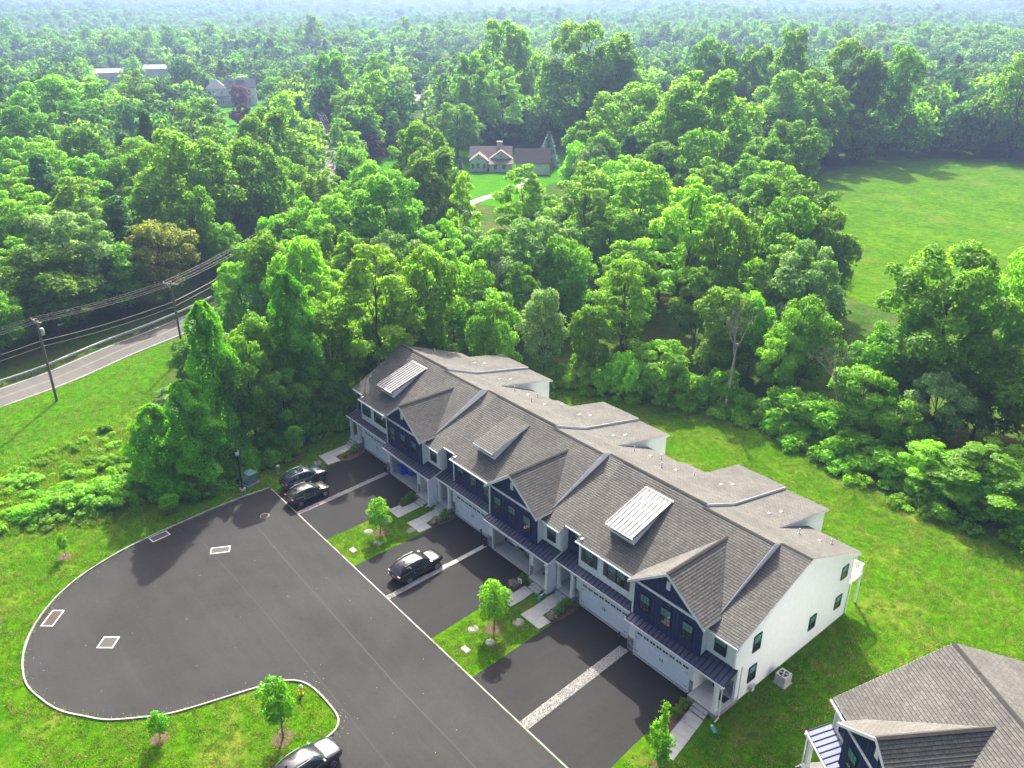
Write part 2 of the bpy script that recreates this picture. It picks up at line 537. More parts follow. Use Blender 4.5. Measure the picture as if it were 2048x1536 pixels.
def courses(mb, pts, U, expo, lift, mi=0, off=0.0):
    """lay overlapping courses over a convex planar polygon; U = along the course"""
    P = [Vector(p) for p in pts]
    nrm = Vector((0, 0, 0))
    for i in range(len(P)):
        nrm += P[i].cross(P[(i + 1) % len(P)])
    nrm.normalize()
    U = Vector(U).normalized()
    V = nrm.cross(U)
    if V.z < 0:
        V = -V
        U = -U
    O = P[0]
    a2 = [((p - O).dot(U), (p - O).dot(V)) for p in P]
    b0 = min(b for _, b in a2)
    b1 = max(b for _, b in a2)
    k = 0
    b = b0
    while b < b1 - 1e-4:
        t = min(b + expo, b1)
        poly = clip(clip(a2, 1, b, True), 1, t, False)
        if len(poly) >= 3:
            def up(q):
                fr = 1 - (q[1] - b) / expo
                return O + U * q[0] + V * q[1] + nrm * (off + lift * fr)
            top = [up(q) for q in poly]
            i0 = len(mb.f)
            mb.add(top, [tuple(range(len(top)))], mi)
            mb.uv[i0] = [(q[0], k * 0.2 + 0.2 * (q[1] - b) / expo) for q in poly]
            lo = [q for q in poly if abs(q[1] - b) < 1e-5]
            if len(lo) >= 2:
                lo.sort()
                p0, p1 = up(lo[0]), up(lo[-1])
                d = nrm * (off + lift)
                i0 = len(mb.f)
                mb.add([p0 - d, p1 - d, p1, p0], [(0, 1, 2, 3)], mi)
                mb.uv[i0] = [(lo[0][0], k * 0.2)] * 4
        b = t
        k += 1

def roof_plane(mb, pts, U, thick=0.16, expo=0.22, lift=0.025):
    """shingled plane (material 0) over a white edged deck (material 1)"""
    P = [Vector(p) for p in pts]
    nrm = Vector((0, 0, 0))
    for i in range(len(P)):
        nrm += P[i].cross(P[(i + 1) % len(P)])
    if nrm.z < 0:
        pts = list(reversed(pts))
    mb.prism(pts, (0, 0, -thick), 1)
    courses(mb, pts, U, expo, lift, 0, 0.006)

# ------------------------------------------------------------------ terrain
def hgt(x, y):
    """height of the land: flat round the houses, low wooded hills far off"""
    d = math.hypot(x - 20, y - 20)
    t = min(max((d - 420) / 2600, 0), 1)
    t = t * t * (3 - 2 * t)
    n = sin(x * 0.0031 + 1.7) * cos(y * 0.0027 - 0.6) + 0.5 * sin(x * 0.0071 - y * 0.0049 + 2.0) + 0.3 * sin(x * 0.013 + y * 0.011)
    return t * 26 + min(max((d - 420) / 900, 0), 1) * (15 * n)

def grid_coord(n, near, far):
    """grid lines dense near the centre and sparse far out"""
    s = np.linspace(-1, 1, n)
    return np.sign(s) * (near * np.abs(s) + far * np.abs(s) ** 4)

def make_ground():
    g = grid_coord(141, 700, 7300)
    xs, ys = g + 20, g + 20
    mb = MB()
    N = len(g)
    mb.v = [(x, y, hgt(x, y) - 0.03) for y in ys for x in xs]
    mb.f = [(j * N + i, j * N + i + 1, (j + 1) * N + i + 1, (j + 1) * N + i) for j in range(N - 1) for i in range(N - 1)]
    mb.mi = [0] * len(mb.f)
    mb.sm = [True] * len(mb.f)
    o = mb.build('ground', MAT['floor'])
    tag(o, 'dark leafy forest floor under the woodland', kind='structure')
make_ground()

def catmull(pts, n=6, closed=True):
    out = []
    N = len(pts)
    rngk = range(N if closed else N - 1)
    for i in rngk:
        p0, p1, p2, p3 = (pts[(i - 1) % N], pts[i], pts[(i + 1) % N], pts[(i + 2) % N])
        if not closed:
            p0 = pts[max(i - 1, 0)]
            p3 = pts[min(i + 2, N - 1)]
        for k in range(n):
            t = k / n
            out.append(tuple(0.5 * ((2 * b) + (-a + c) * t + (2 * a - 5 * b + 4 * c - d) * t * t + (-a + 3 * b - 3 * c + d) * t ** 3)
                             for a, b, c, d in zip(p0, p1, p2, p3)))
    if not closed:
        out.append(tuple(pts[-1]))
    return out

def sheet(name, poly, z, mat, label=None, kind='structure', wob=0.0):
    """a flat outline laid as a sheet (triangulated)"""
    bm = bmesh.new()
    vs = [bm.verts.new((x, y, z)) for x, y in poly]
    f = bm.faces.new(vs)
    if f.normal.z < 0:
        bmesh.ops.reverse_faces(bm, faces=[f])
    f.normal_update()
    if f.normal.z < 0:
        f.normal_flip()
    bmesh.ops.triangulate(bm, faces=bm.faces[:])
    me = bpy.data.meshes.new(name)
    bm.to_mesh(me)
    bm.free()
    me.materials.append(mat)
    o = link(name, me)
    return tag(o, label, kind=kind)

def ribbon(mb, pts, w0, w1, z, mi=0, zfun=None):
    """strip along a polyline between offsets w0 and w1 (left positive)"""
    n = len(pts)
    L, Rr = [], []
    for i in range(n):
        a = Vector(pts[max(i - 1, 0)]).to_2d()
        b = Vector(pts[min(i + 1, n - 1)]).to_2d()
        t = (b - a).normalized()
        nn = Vector((-t.y, t.x))
        p = Vector(pts[i]).to_2d()
        zz = z + (zfun(p.x, p.y) if zfun else 0)
        L.append((*(p + nn * w1), zz))
        Rr.append((*(p + nn * w0), zz))
    mb.add(Rr + L, [(i, i + 1, n + i + 1, n + i) for i in range(n - 1)], mi)

SITE = [(-5, 38.2), (-9, 27), (-11, 19), (-12, 13), (-9.0, 3), (-7.4, -3), (-9.5, -8.5), (-19, -7), (-33, -3), (-48, 6), (-51.5, 5.5), (-49.5, -2), (-45.3, -10.7), (-43.6, -17.8),
        (-40, -30), (-36, -70), (120, -70), (120, 56), (75, 50), (49, 47.5), (38, 46), (30, 46.2), (25.7, 47.6), (18, 49), (12, 47.6), (4, 42.6)]
sheet('lawn', catmull(SITE, 3), 0.0, MAT['lawn'], 'mown green lawn with dry patches around the townhouses')
ROADLAWN = [(-52.2, 5.5), (-49.2, -2), (-45.0, -10.7), (-43.3, -17.8), (-40, -30), (-31, -30), (-27, -17), (-30, -10), (-36, -4), (-46, 5)]
sheet('verge', catmull(ROADLAWN, 3), 0.004, MAT['lawn_rich'], 'bright smooth grass verge beside the road')
SCRUB = [(-31, -9), (-20, -7), (-10.5, -9), (-8.5, -12), (-9, -16), (-11, -19), (-13, -23), (-20, -24), (-26, -19)]
sheet('scrub', catmull(SCRUB, 3), 0.006, MAT['scrub'], 'rough weedy grass between the verge and the court')
MEADOW = [(-56, 186), (-66, 206), (-66, 232), (-56, 262), (-30, 275), (10, 285), (60, 270), (90, 220), (80, 160), (40, 125), (18, 104), (4, 100), (-8, 112), (-18, 130), (-32, 158)]
sheet('meadow', catmull(MEADOW, 4), 0.02, MAT['meadow'], 'sunlit open meadow enclosed by woods')
CAPELAWN = [(-98, 98), (-112, 94), (-137, 100), (-165, 110), (-176, 122), (-172, 150), (-150, 178), (-118, 178), (-104, 160), (-108, 138), (-100, 118), (-94, 108), (-92, 102)]
sheet('garden_lawn', catmull(CAPELAWN, 3), 0.01, MAT['lawn_rich'], 'green garden lawn around the tan cottage')
HOUSELAWN = [(-262, 104), (-300, 112), (-330, 116), (-372, 122), (-394, 140), (-390, 172), (-352, 168), (-318, 150), (-290, 134), (-264, 118)]
sheet('garden_lawn', catmull(HOUSELAWN, 3), 0.012, MAT['lawn_rich'], 'green front lawn below the white house')

# the court: asphalt with a round end, kerb all round, an island of grass at the bottom
COURT_EDGE = [(-4.7, -0.5), (-4.8, -3.6), (-4.6, -6.7), (-4.2, -9.8), (-3.9, -12.1), (-3.3, -15.0), (-2.5, -17.3), (-1.6, -19.2), (-0.3, -21.0), (1.5, -22.7), (3.7, -24.1),
              (6.2, -25.0), (8.8, -25.3), (10.9, -24.9), (13.1, -24.1), (14.8, -22.9), (16.2, -21.7), (17.6, -19.6), (18.3, -18.3), (18.9, -16.4), (19.8, -13.0), (20.5, -11.0),
              (21.5, -10.0), (22.9, -9.6), (24.7, -9.5), (26.1, -9.6), (26.9, -10.2), (27.2, -11.3), (27.4, -14.4), (27.6, -19.0), (27.8, -30.0)]
edge = COURT_EDGE[:1] + catmull(COURT_EDGE[1:], 4, False)
court_poly = edge + [(27.8, -40), (60, -40), (60, -0.6), (1.5, -0.4)]
sheet('court', court_poly, 0.010, MAT['court'], 'grey asphalt turning court')
kb = MB()
ke = [Vector((x, y)) for x, y in edge]
def kerb_profile(mb, pts, w=0.13, h=0.12):
    rings = []
    n = len(pts)
    for i in range(n):
        a, b = pts[max(i - 1, 0)], pts[min(i + 1, n - 1)]
        t = (b - a).normalized()
        nn = Vector((t.y, -t.x))          # away from the asphalt
        p = pts[i]
        q = p + nn * w
        rings.append([(p.x, p.y, 0.002), (p.x + nn.x * 0.02, p.y + nn.y * 0.02, h), (q.x, q.y, h), (q.x, q.y, 0.002)])
    mb.loft(rings, 0, False)
kerb_profile(kb, ke)
tag(kb.build('kerb', MAT['kerb']), 'pale concrete kerb around the turning court', kind='structure')
kb = MB()
kb.box(-4.6, 44.5, -0.46, -0.36, 0.002, 0.030)
tag(kb.build('kerb', MAT['kerb']), 'flush pale concrete kerb line across the driveway mouths', kind='structure')

jn = MB()
ribbon(jn, [(-0.3, -4.3), (8, -4.6), (14, -4.75), (19, -4.85), (26, -5.0), (33, -4.9), (45, -5.0)], -0.03, 0.03, 0.0135)
ribbon(jn, [(-1.0, -9.2), (8, -9.0), (14, -8.9), (22, -8.95), (33, -9.1), (45, -9.2)], -0.02, 0.02, 0.0135)
tag(jn.build('paving_joint', MAT['rubber']), 'thin dark paving seams along the court', kind='structure')
# driveways, one pair on each side of every gravel strip
PAIRS = [0.0, 17.06, 34.12]
STRIPS = [((1.3, -0.36), (0.35, 10.3)), ((17.5, -0.36), (17.0, 10.3)), ((34.75, -0.36), (34.05, 10.3))]
def drive(poly, label):
    sheet('driveway', poly, 0.012, MAT['drive'], label)
drive([(-3.2, -0.36), (1.3, -0.36), (0.35, 11.5), (-5.7, 11.5), (-5.2, 8.0), (-4.5, 3.0)], 'black asphalt driveway left of the first gravel strip')
drive([(1.3, -0.36), (6.9, -0.36), (6.5, 6.8), (6.3, 10.7), (0.35, 10.7)], 'black asphalt driveway before the open garage with blue bin')
drive([(12.0, -0.36), (17.5, -0.36), (17.0, 11.5), (11.25, 11.5), (11.7, 7.0)], 'black asphalt driveway under the black car')
drive([(17.5, -0.36), (23.75, -0.36), (23.2, 6.8), (22.9, 10.7), (17.0, 10.7)], 'black asphalt driveway before the open garage with parked cars')
drive([(29.0, -0.36), (34.75, -0.36), (34.05, 11.5), (28.3, 11.5), (28.6, 6.8)], 'black asphalt driveway on the church-side of the third gravel strip')
drive([(34.75, -0.36), (41.1, -0.36), (40.6, 4.0), (40.1, 10.7), (34.05, 10.7)], 'black asphalt driveway beside the corner lawn')

def walkway(polys, label):
    """concrete slabs, one object for each slab"""
    root = None
    for i, q in enumerate(polys):
        mb = MB()
        cx = sum(p[0] for p in q) / len(q)
        cyy = sum(p[1] for p in q) / len(q)
        sh = [((x - cx) * 0.985, (y - cyy) * 0.985, 0.0) for x, y in q]
        mb.prism(sh, (0, 0, 0.06))
        if root is None:
            root = link('walkway', None, None, (cx, cyy, 0.004))
            tag(root, label, kind='structure')
        mb.build('slab', MAT['concrete'], root, (cx - root.location.x, cyy - root.location.y, 0.0))
def seg(a0, a1, b0, b1, n):
    """split the quad a0-a1 / b0-b1 into n slabs from a to b"""
    out = []
    for i in range(n):
        t0, t1 = i / n, (i + 1) / n
        L = lambda p, q, t: (p[0] + (q[0] - p[0]) * t, p[1] + (q[1] - p[1]) * t)
        out.append([L(a0, b0, t0), L(a1, b1, t0), L(a1, b1, t1), L(a0, b0, t1)])
    return out
walkway(seg((-8.0, 10.8), (-6.8, 10.8), (-7.6, 7.6), (-6.2, 7.8), 3) + [[(-7.6, 7.6), (-6.2, 7.8), (-6.3, 6.4), (-7.5, 6.4)], [(-6.2, 7.8), (-5.1, 7.8), (-5.1, 6.3), (-6.3, 6.4)]],
        'L-shaped concrete walk to the porch beside the woods')
walkway(seg((6.9, 9.3), (8.0, 9.3), (6.9, 7.9), (8.1, 7.9), 2) + [[(6.9, 7.9), (8.1, 7.9), (8.2, 6.6), (6.9, 6.6)], [(6.4, 7.9), (6.87, 7.9), (6.87, 6.6), (6.4, 6.6)]],
        'short concrete walk from the porch nearest the blue bin')
walkway(seg((9.2, 10.4), (10.3, 10.4), (9.4, 8.2), (10.6, 8.2), 3) + [[(9.4, 8.2), (10.6, 8.2), (10.6, 6.8), (9.4, 6.8)], [(10.6, 8.2), (11.5, 8.2), (11.5, 6.8), (10.6, 6.8)]],
        'L-shaped concrete walk beside the flowering shrubs, second porch pair')
walkway(seg((23.6, 9.3), (24.7, 9.3), (23.7, 8.0), (24.9, 8.0), 2) + [[(23.7, 8.0), (24.9, 8.0), (24.9, 6.7), (23.7, 6.7)], [(23.1, 8.0), (23.67, 8.0), (23.67, 6.7), (23.1, 6.7)]],
        'concrete walk beside the small white sign')
walkway(seg((25.9, 10.4), (27.1, 10.4), (26.1, 8.0), (27.35, 8.0), 3) + [[(26.1, 8.0), (27.35, 8.0), (27.4, 6.7), (26.1, 6.7)], [(27.35, 8.0), (28.35, 8.0), (28.35, 6.7), (27.4, 6.7)]],
        'L-shaped concrete walk along the row of flowering shrubs')
walkway(seg((41.05, 9.3), (42.3, 9.3), (41.9, 4.6), (43.1, 5.2), 4), 'straight concrete walk to the corner porch')

# gravel strips between paired driveways
def gravel_strip(p0, p1, w, label, pave=None):
    a, b = Vector(p0), Vector(p1)
    d = b - a
    L = d.length
    t = d / L
    nn = Vector((-t.y, t.x))
    root = thing('gravel_strip', label, 'gravel strip', (a.x, a.y, 0.012), 0, 'gravel strips between paired driveways')
    mb = MB()
    q = [a - nn * w / 2, a + nn * w / 2, b + nn * w / 2, b - nn * w / 2]
    mb.prism([(p.x - a.x, p.y - a.y, 0) for p in q], (0, 0, 0.02))
    mb.build('bed', MAT['concrete_dark'], root)
    n = int(L * w * 300)
    pts, fs, lf = [], [], []
    k = 0
    for i in range(n):
        s = rng.uniform(0, L)
        if pave and pave[0] < s < pave[1]:
            continue
        c = t * s + nn * rng.uniform(-w / 2, w / 2) * 0.96
        r = rng.uniform(0.025, 0.06)
        e = rng.uniform(0.55, 1.0, 3) * r
        z = 0.02 + rng.uniform(0, 0.035)
        an = rng.uniform(0, pi)
        ca, sa = cos(an), sin(an)
        o = len(pts)
        for (x, y, zz) in ((1, 0, 0), (0, 1, 0), (-1, 0, 0), (0, -1, 0), (0.2, 0.1, 1)):
            X, Y = x * e[0] * 1.3, y * e[1]
            pts.append((c.x + X * ca - Y * sa, c.y + X * sa + Y * ca, z + zz * e[2]))
        for q4 in ((0, 1, 4), (1, 2, 4), (2, 3, 4), (3, 0, 4)):
            fs.append(tuple(o + i2 for i2 in q4))
        g = rng.uniform()
        lf += [g] * 4
    me = bpy.data.meshes.new('gravel')
    me.from_pydata(pts, [], fs)
    me.materials.append(MAT['gravel'])
    at = me.attributes.new('leaf', 'FLOAT', 'FACE')
    at.data.foreach_set('value', lf)
    tag(link('gravel', me, root), kind='stuff')
    if pave:
        m = 8
        for i in range(m):
            s0 = pave[0] + (pave[1] - pave[0]) * i / m
            s1 = pave[0] + (pave[1] - pave[0]) * (i + 1) / m - 0.03
            pm = MB()
            j = rng.uniform(-0.05, 0.05)
            c = t * s0
            wq = w * 0.45
            qq = [(-nn * (wq + j)), (nn * (wq - j)), (t * (s1 - s0) + nn * (wq - j)), (t * (s1 - s0) - nn * (wq + j))]
            pm.prism([(p.x, p.y, 0) for p in qq], (0, 0, 0.05))
            pm.build('paver', MAT['concrete'], root, (c.x, c.y, 0.022))
gravel_strip(*STRIPS[0], 0.55, 'narrow pale gravel strip beside the two parked dark cars')
gravel_strip(*STRIPS[1], 0.5, 'gravel strip partly covered with flat grey pavers, beside the black car', (2.2, 10.6))
gravel_strip(*STRIPS[2], 0.85, 'widest pale gravel strip, between the two closed garages near the corner lawn')

# ------------------------------------------------------------------ windows
_wcache = {}
def window_meshes(w, h, grid):
    key = (round(w, 2), round(h, 2), grid)
    if key in _wcache:
        return _wcache[key]
    fr = MB()
    t, d = 0.06, 0.07
    fr.box(-w / 2, -w / 2 + t, -d, 0, 0, h)
    fr.box(w / 2 - t, w / 2, -d, 0, 0, h)
    fr.box(-w / 2 + t, w / 2 - t, -d, 0, 0, t)
    fr.box(-w / 2 + t, w / 2 - t, -d, 0, h - t, h)
    fr.box(-w / 2 + t, w / 2 - t, -d * 0.9, 0, h / 2 - 0.03, h / 2 + 0.03)
    frame = fr.mesh('window', MAT['black'])
    pn = MB()
    pn.box(-w / 2 + t, w / 2 - t, -0.03, -0.012, 0, h / 2 - t - 0.03)
    up = pn.mesh('pane', MAT['pane_teal'])
    lo = up.copy()
    lo.materials[0] = MAT['pane_dark']
    mu = MB()
    iw = w - 2 * t
    ih = h / 2 - t - 0.03
    for i in (1, 2):
        x = -iw / 2 + iw * i / 3
        mu.box(x - 0.011, x + 0.011, -0.046, -0.031, 0, ih)
    mu.box(-iw / 2, iw / 2, -0.050, -0.0465, ih / 2 - 0.011, ih / 2 + 0.011)
    mun = mu.mesh('muntin', MAT['black'])
    _wcache[key] = (frame, up, lo, mun, t, ih)
    return _wcache[key]

def window(parent, x, y, z, w=0.95, h=1.45, rot=0.0, grid=True, shutters=None):
    fr, up, lo, mun, t, ih = window_meshes(w, h, grid)
    o = link('window', fr, parent, (x, y, z), (0, 0, rot))
    link('pane', up, o, (0, 0, h / 2 + 0.03))
    link('pane', lo, o, (0, 0, t))
    if grid:
        link('muntin', mun, o, (0, 0, h / 2 + 0.03))
        link('muntin', mun, o, (0, 0, t))
    return o

_shut = None
def shutter(parent, x, y, z, h):
    global _shut
    if _shut is None:
        mb = MB()
        w = 0.38
        mb.box(-w / 2, -w / 2 + 0.05, -0.045, 0, 0, 1.45)
        mb.box(w / 2 - 0.05, w / 2, -0.045, 0, 0, 1.45)
        mb.box(-w / 2 + 0.05, w / 2 - 0.05, -0.045, 0, 0, 0.07)
        mb.box(-w / 2 + 0.05, w / 2 - 0.05, -0.045, 0, 1.38, 1.45)
        for i in range(18):
            z0 = 0.08 + i * 0.072
            mb.box(-w / 2 + 0.05, w / 2 - 0.05, -0.035, -0.004, z0, z0 + 0.055)
        _shut = mb.mesh('shutter', MAT['shutter'])
    return link('shutter', _shut, parent, (x, y, z))

def garage_door(parent, x0, x1, y, h=2.3):
    """white carriage style door: four sections, a row of small panes and two handles"""
    w = x1 - x0
    mb = MB()
    mb.box(0, w, -0.02, 0.02, 0, h)
    door = mb.build('garage_door', MAT['garage'], parent, (x0, y, 0.02))
    sec = MB()
    sh = h / 4
    sec.box(0.01, w - 0.01, -0.045, -0.021, 0.012, sh - 0.012)
    sm = sec.mesh('door_section', MAT['garage'])
    for i in range(4):
        link('door_section', sm, door, (0, 0, i * sh))
    st = MB()
    st.box(-0.05, 0.05, -0.062, -0.046, 0.02, h - 0.02)
    stm = st.mesh('stile', MAT['garage'])
    for i in range(9):
        link('stile', stm, door, (0.06 + (w - 0.12) * i / 8, 0, 0))
    pm = MB()
    pm.box(-0.10, 0.10, -0.058, -0.0465, 0, 0.17)
    pme = pm.mesh('pane', MAT['pane_dark'])
    for i in range(8):
        cx = 0.06 + (w - 0.12) * (i + 0.5) / 8
        for s in (-0.125, 0.125):
            link('pane', pme, door, (cx + s, 0, h - 0.38))
    hm = MB()
    hm.box(-0.015, 0.015, -0.10, -0.0635, 0, 0.26)
    hme = hm.mesh('handle', MAT['black'])
    for s in (-0.10, 0.10):
        link('handle', hme, door, (w / 2 + s, 0, 0.95))
    km = MB()
    km.box(0, 0.32, -0.075, -0.0635, 0, 0.03)
    kme = km.mesh('hinge', MAT['black'])
    for zz in (0.35, 1.55):
        link('hinge', kme, door, (0.03, 0, zz))
        link('hinge', kme, door, (w - 0.35, 0, zz))
    return door

# ------------------------------------------------------------------ townhouses
OY = 10.5
RV = 22.35
def zF(v): return 5.75 + 0.53 * (v - 11.45)               # common front roof plane
def zR(v, hi): return 9.05 - 0.39 * (v - 19.3) + (0.25 if hi else 0)   # rear plane
def zBump(v, hi): return zR(RV, hi) - 0.2 * (v - RV)
def zPorch(v): return 5.70 + 0.419 * (v - 11.3)               # lower porch-bay plane
VA = (9.05 + 0.25 + 0.39 * 19.3 - 5.75 + 0.53 * 11.45) / 0.92
VB = (9.05 + 0.39 * 19.3 - 5.75 + 0.53 * 11.45) / 0.92

class Unit:
    """builder for one unit in pair coordinates (x along the row, y away from the street); mirror flips x"""
    def __init__(self, root, mir=1):
        self.root, self.m = root, mir
    def put(self, mb, name, mats, parent=None):
        mb.v = [(x * self.m, y - OY, z) for x, y, z in mb.v]
        if self.m < 0:
            k = len(mb.f)
            mb.f = [tuple(reversed(f)) for f in mb.f]
            mb.uv = {i: list(reversed(u)) for i, u in mb.uv.items()}
        return mb.build(name, mats, parent or self.root)
    def win(self, x, y, z, w=0.95, h=1.45, rot=0.0, grid=True):
        return window(self.root, x * self.m, y - OY, z, w, h, rot * self.m, grid)
    def shut(self, x, y, z, h=1.45):
        return shutter(self.root, x * self.m, y - OY, z, h)

def pent_roof(U, pts_list, x0, x1, spacing=0.42):
    """metal lean-to roof: pts_list = [(xa, xb, yfront, yback)], slope 0.36 from z0; every seam a part"""
    mb = MB()
    root_o = None
    for (xa, xb, yf, yb, z0) in pts_list:
        zb = z0 + 0.36 * (yb - yf)
        mb.prism([(xa, yf, z0), (xb, yf, z0), (xb, yb, zb), (xa, yb, zb)], (0, 0, -0.07))
    pr = U.put(mb, 'porch_roof', MAT['seam_dark'])
    sm = MB()
    sm.box(-0.018, 0.018, 0, 1, 0, 0.045)
    sme = sm.mesh('seam', MAT['seam_rib'])
    x = x0 + 0.05
    while x < x1:
        for (xa, xb, yf, yb, z0) in pts_list:
            if xa <= x < xb:
                L = sqrt((yb - yf) ** 2 + (0.36 * (yb - yf)) ** 2)
                o = link('seam', sme, pr, (x * U.m, yf - OY, z0 + 0.001), (math.atan(0.36), 0, 0), (1, L, 1))
                break
        x += spacing
    fb = MB()
    yf, z0 = pts_list[0][2], pts_list[0][4]
    fb.box(x0, x1, yf + 0.03, yf + 0.10, z0 - 0.26, z0 - 0.06)
    U.put(fb, 'fascia', MAT['trim'])
    gt = MB()
    gt.box(x0 - 0.05, x1 + 0.05, yf - 0.09, yf + 0.025, z0 - 0.17, z0 - 0.06)
    U.put(gt, 'gutter', MAT['trim'])
    return pr

def batten_wall(U, x0, x1, y, z0, ztop, mat, name, spacing=0.32):
    """board wall whose top follows ztop(x), each batten a sub-part"""
    mb = MB()
    xs = [x0]
    N = 12
    xs = [x0 + (x1 - x0) * i / N for i in range(N + 1)]
    for a, b in zip(xs[:-1], xs[1:]):
        mb.prism([(a, y, z0), (b, y, z0), (b, y, ztop(b)), (a, y, ztop(a))], (0, 0.15, 0))
    w = U.put(mb, name, mat)
    bm_ = MB()
    bm_.box(-0.025, 0.025, -0.03, 0, 0, 1)
    bme = bm_.mesh('batten', mat)
    x = x0 + 0.06
    while x < x1 - 0.02:
        link('batten', bme, w, (x * U.m, y - OY, z0), (0, 0, 0), (1, 1, max(0.05, ztop(x) - z0 - 0.01)))
        x += spacing
    return w

def lap_wall(U, pts, name='wall', mat=None, Udir=(1, 0, 0), thick=(0, 0.15, 0), expo=0.19):
    """lap siding: boards laid as overlapping courses over a backing wall"""
    mb = MB()
    mb.prism(pts, thick)
    P = [Vector(p) for p in pts]
    nrm = Vector((0, 0, 0))
    for i in range(len(P)):
        nrm += P[i].cross(P[(i + 1) % len(P)])
    if nrm.dot(Vector(thick)) > 0:
        pts = list(reversed(pts))
    courses(mb, pts, Udir, expo, 0.034, 0, 0.004)
    return U.put(mb, name, mat or MAT['white'])

def stone_panel(U, x0, x1, y, z0, z1, name='stone_veneer'):
    """ledge stone veneer: every stone a piece"""
    mb = MB()
    mb.box(x0, x1, y - 0.02, y + 0.02, z0, z1)
    base = U.put(mb, name, MAT['concrete_dark'])
    z = z0 + 0.01
    k = 0
    while z < z1 - 0.05:
        hh = min(0.13 + 0.05 * ((k * 7) % 3), z1 - z)
        x = x0 + 0.01
        while x < x1 - 0.04:
            ww = min(0.22 + 0.08 * ((k * 5 + int(x * 10)) % 4), x1 - x - 0.01)
            sb = MB()
            dpt = 0.05 + 0.012 * ((k * 3 + int(x * 7)) % 4)
            sb.box(x + 0.008, x + ww - 0.008, y - dpt, y - 0.019, z + 0.006, z + hh - 0.006)
            U.put(sb, 'stone', MAT['stone'], base)
            x += ww
            k += 1
        z += hh
        k += 1

def downspout(U, x, y, z0, z1, lean=0.3):
    mb = MB()
    mb.tube((x, y - 0.25, z1), (x, y - 0.06, z1 - 0.35), 0.045, n=6)
    mb.tube((x, y - 0.06, z1 - 0.35), (x, y - 0.06, z0 + 0.2), 0.045, n=6)
    mb.tube((x, y - 0.06, z0 + 0.2), (x, y - lean, z0 + 0.04), 0.045, n=6)
    U.put(mb, 'downspout', MAT['trim'])

def porch(U, x0, x1, yf, yb, sx0, sx1, door_x, cols, stone_x):
    mb = MB()
    mb.box(x0, x1, yf, yb, 0, 0.42)
    U.put(mb, 'porch_base', MAT['concrete_dark'])
    mb = MB()
    mb.box(x0 - 0.03, x1 + 0.03, yf - 0.03, yb, 0.422, 0.46)
    U.put(mb, 'porch_slab', MAT['slab'])
    for i in range(2):
        st = MB()
        st.box(sx0, sx1, yf - 0.04 - 0.30 * (2 - i), yf - 0.035, 0.0, 0.15 * (i + 1))
        U.put(st, 'step', MAT['concrete'])
    bw = MB()
    bw.box(x0, x1, yb, yb + 0.15, 0.42, 3.1)
    U.put(bw, 'porch_wall', MAT['white'])
    d = MB()
    d.box(door_x - 0.46, door_x + 0.46, yb - 0.05, yb - 0.002, 0.46, 2.5)
    dr = U.put(d, 'front_door', MAT['navy'])
    dp = MB()
    for i in range(2):
        dp.box(door_x - 0.30, door_x + 0.30, yb - 0.065, yb - 0.051, 0.62 + i * 0.75, 1.25 + i * 0.75)
    U.put(dp, 'door_panel', MAT['shutter'], dr)
    dh = MB()
    dh.tube((door_x + 0.36, yb - 0.06, 1.42), (door_x + 0.36, yb - 0.11, 1.42), 0.03)
    U.put(dh, 'handle', MAT['galv'], dr)
    dt = MB()
    dt.box(door_x - 0.60, door_x - 0.46, yb - 0.035, yb - 0.001, 0.46, 2.62)
    dt.box(door_x + 0.46, door_x + 0.60, yb - 0.035, yb - 0.001, 0.46, 2.62)
    dt.box(door_x - 0.46, door_x + 0.46, yb - 0.035, yb - 0.001, 2.5, 2.62)
    U.put(dt, 'door_trim', MAT['trim'])
    for cx in cols:
        c = MB()
        c.box(cx - 0.13, cx + 0.13, yf + 0.12, yf + 0.38, 0.46, 2.86)
        c.box(cx - 0.17, cx + 0.17, yf + 0.08, yf + 0.42, 0.462, 0.70)
        c.box(cx - 0.16, cx + 0.16, yf + 0.09, yf + 0.41, 2.66, 2.84)
        U.put(c, 'column', MAT['trim'])
    be = MB()
    be.box(x0, x1, yf + 0.13, yf + 0.37, 2.865, 3.02)
    U.put(be, 'porch_beam', MAT['trim'])
    if stone_x:
        stone_panel(U, stone_x[0], stone_x[1], yb, 0.46, 1.5)

def ridge_cap(U, a, b, mb):
    """row of folded cap shingles along a ridge"""
    a, b = Vector(a), Vector(b)
    L = (b - a).length
    t = (b - a) / L
    s = t.cross(Vector((0, 0, 1))).normalized()
    n = max(1, int(L / 0.25))
    for i in range(n):
        p, q = a + t * (L * i / n), a + t * (L * (i + 1) / n)
        up = Vector((0, 0, 0.05))
        lo = Vector((0, 0, -0.035))
        mb.add([p + s * 0.16 + lo, p + up, p - s * 0.16 + lo, q + s * 0.16 + lo + up * .3, q + up * 1.3, q - s * 0.16 + lo + up * .3],
               [(0, 1, 4, 3), (1, 2, 5, 4), (0, 2, 1), (3, 4, 5)], 0)

def roof_bits(U, spots):
    """small vents and pipes standing on the rear roof"""
    for (x, y, hi, kind) in spots:
        z = zR(y, hi) if kind != 'b' else zBump(y, hi)
        mb = MB()
        if kind == 'p':
            mb.lathe([(0.14, z - 0.08), (0.13, z + 0.06), (0.055, z + 0.09), (0.055, z + 0.5), (0.0, z + 0.5)], (x, y), 8)
            U.put(mb, 'vent_pipe', MAT['pipe'])
        else:
            mb.box(x - 0.12, x + 0.12, y - 0.12, y + 0.12, z - 0.08, z + 0.08)
            mb.box(x - 0.10, x + 0.10, y - 0.16, y - 0.121, z - 0.02, z + 0.07)
            U.put(mb, 'roof_vent', MAT['shutter' if kind == 'v' else 'vent'])

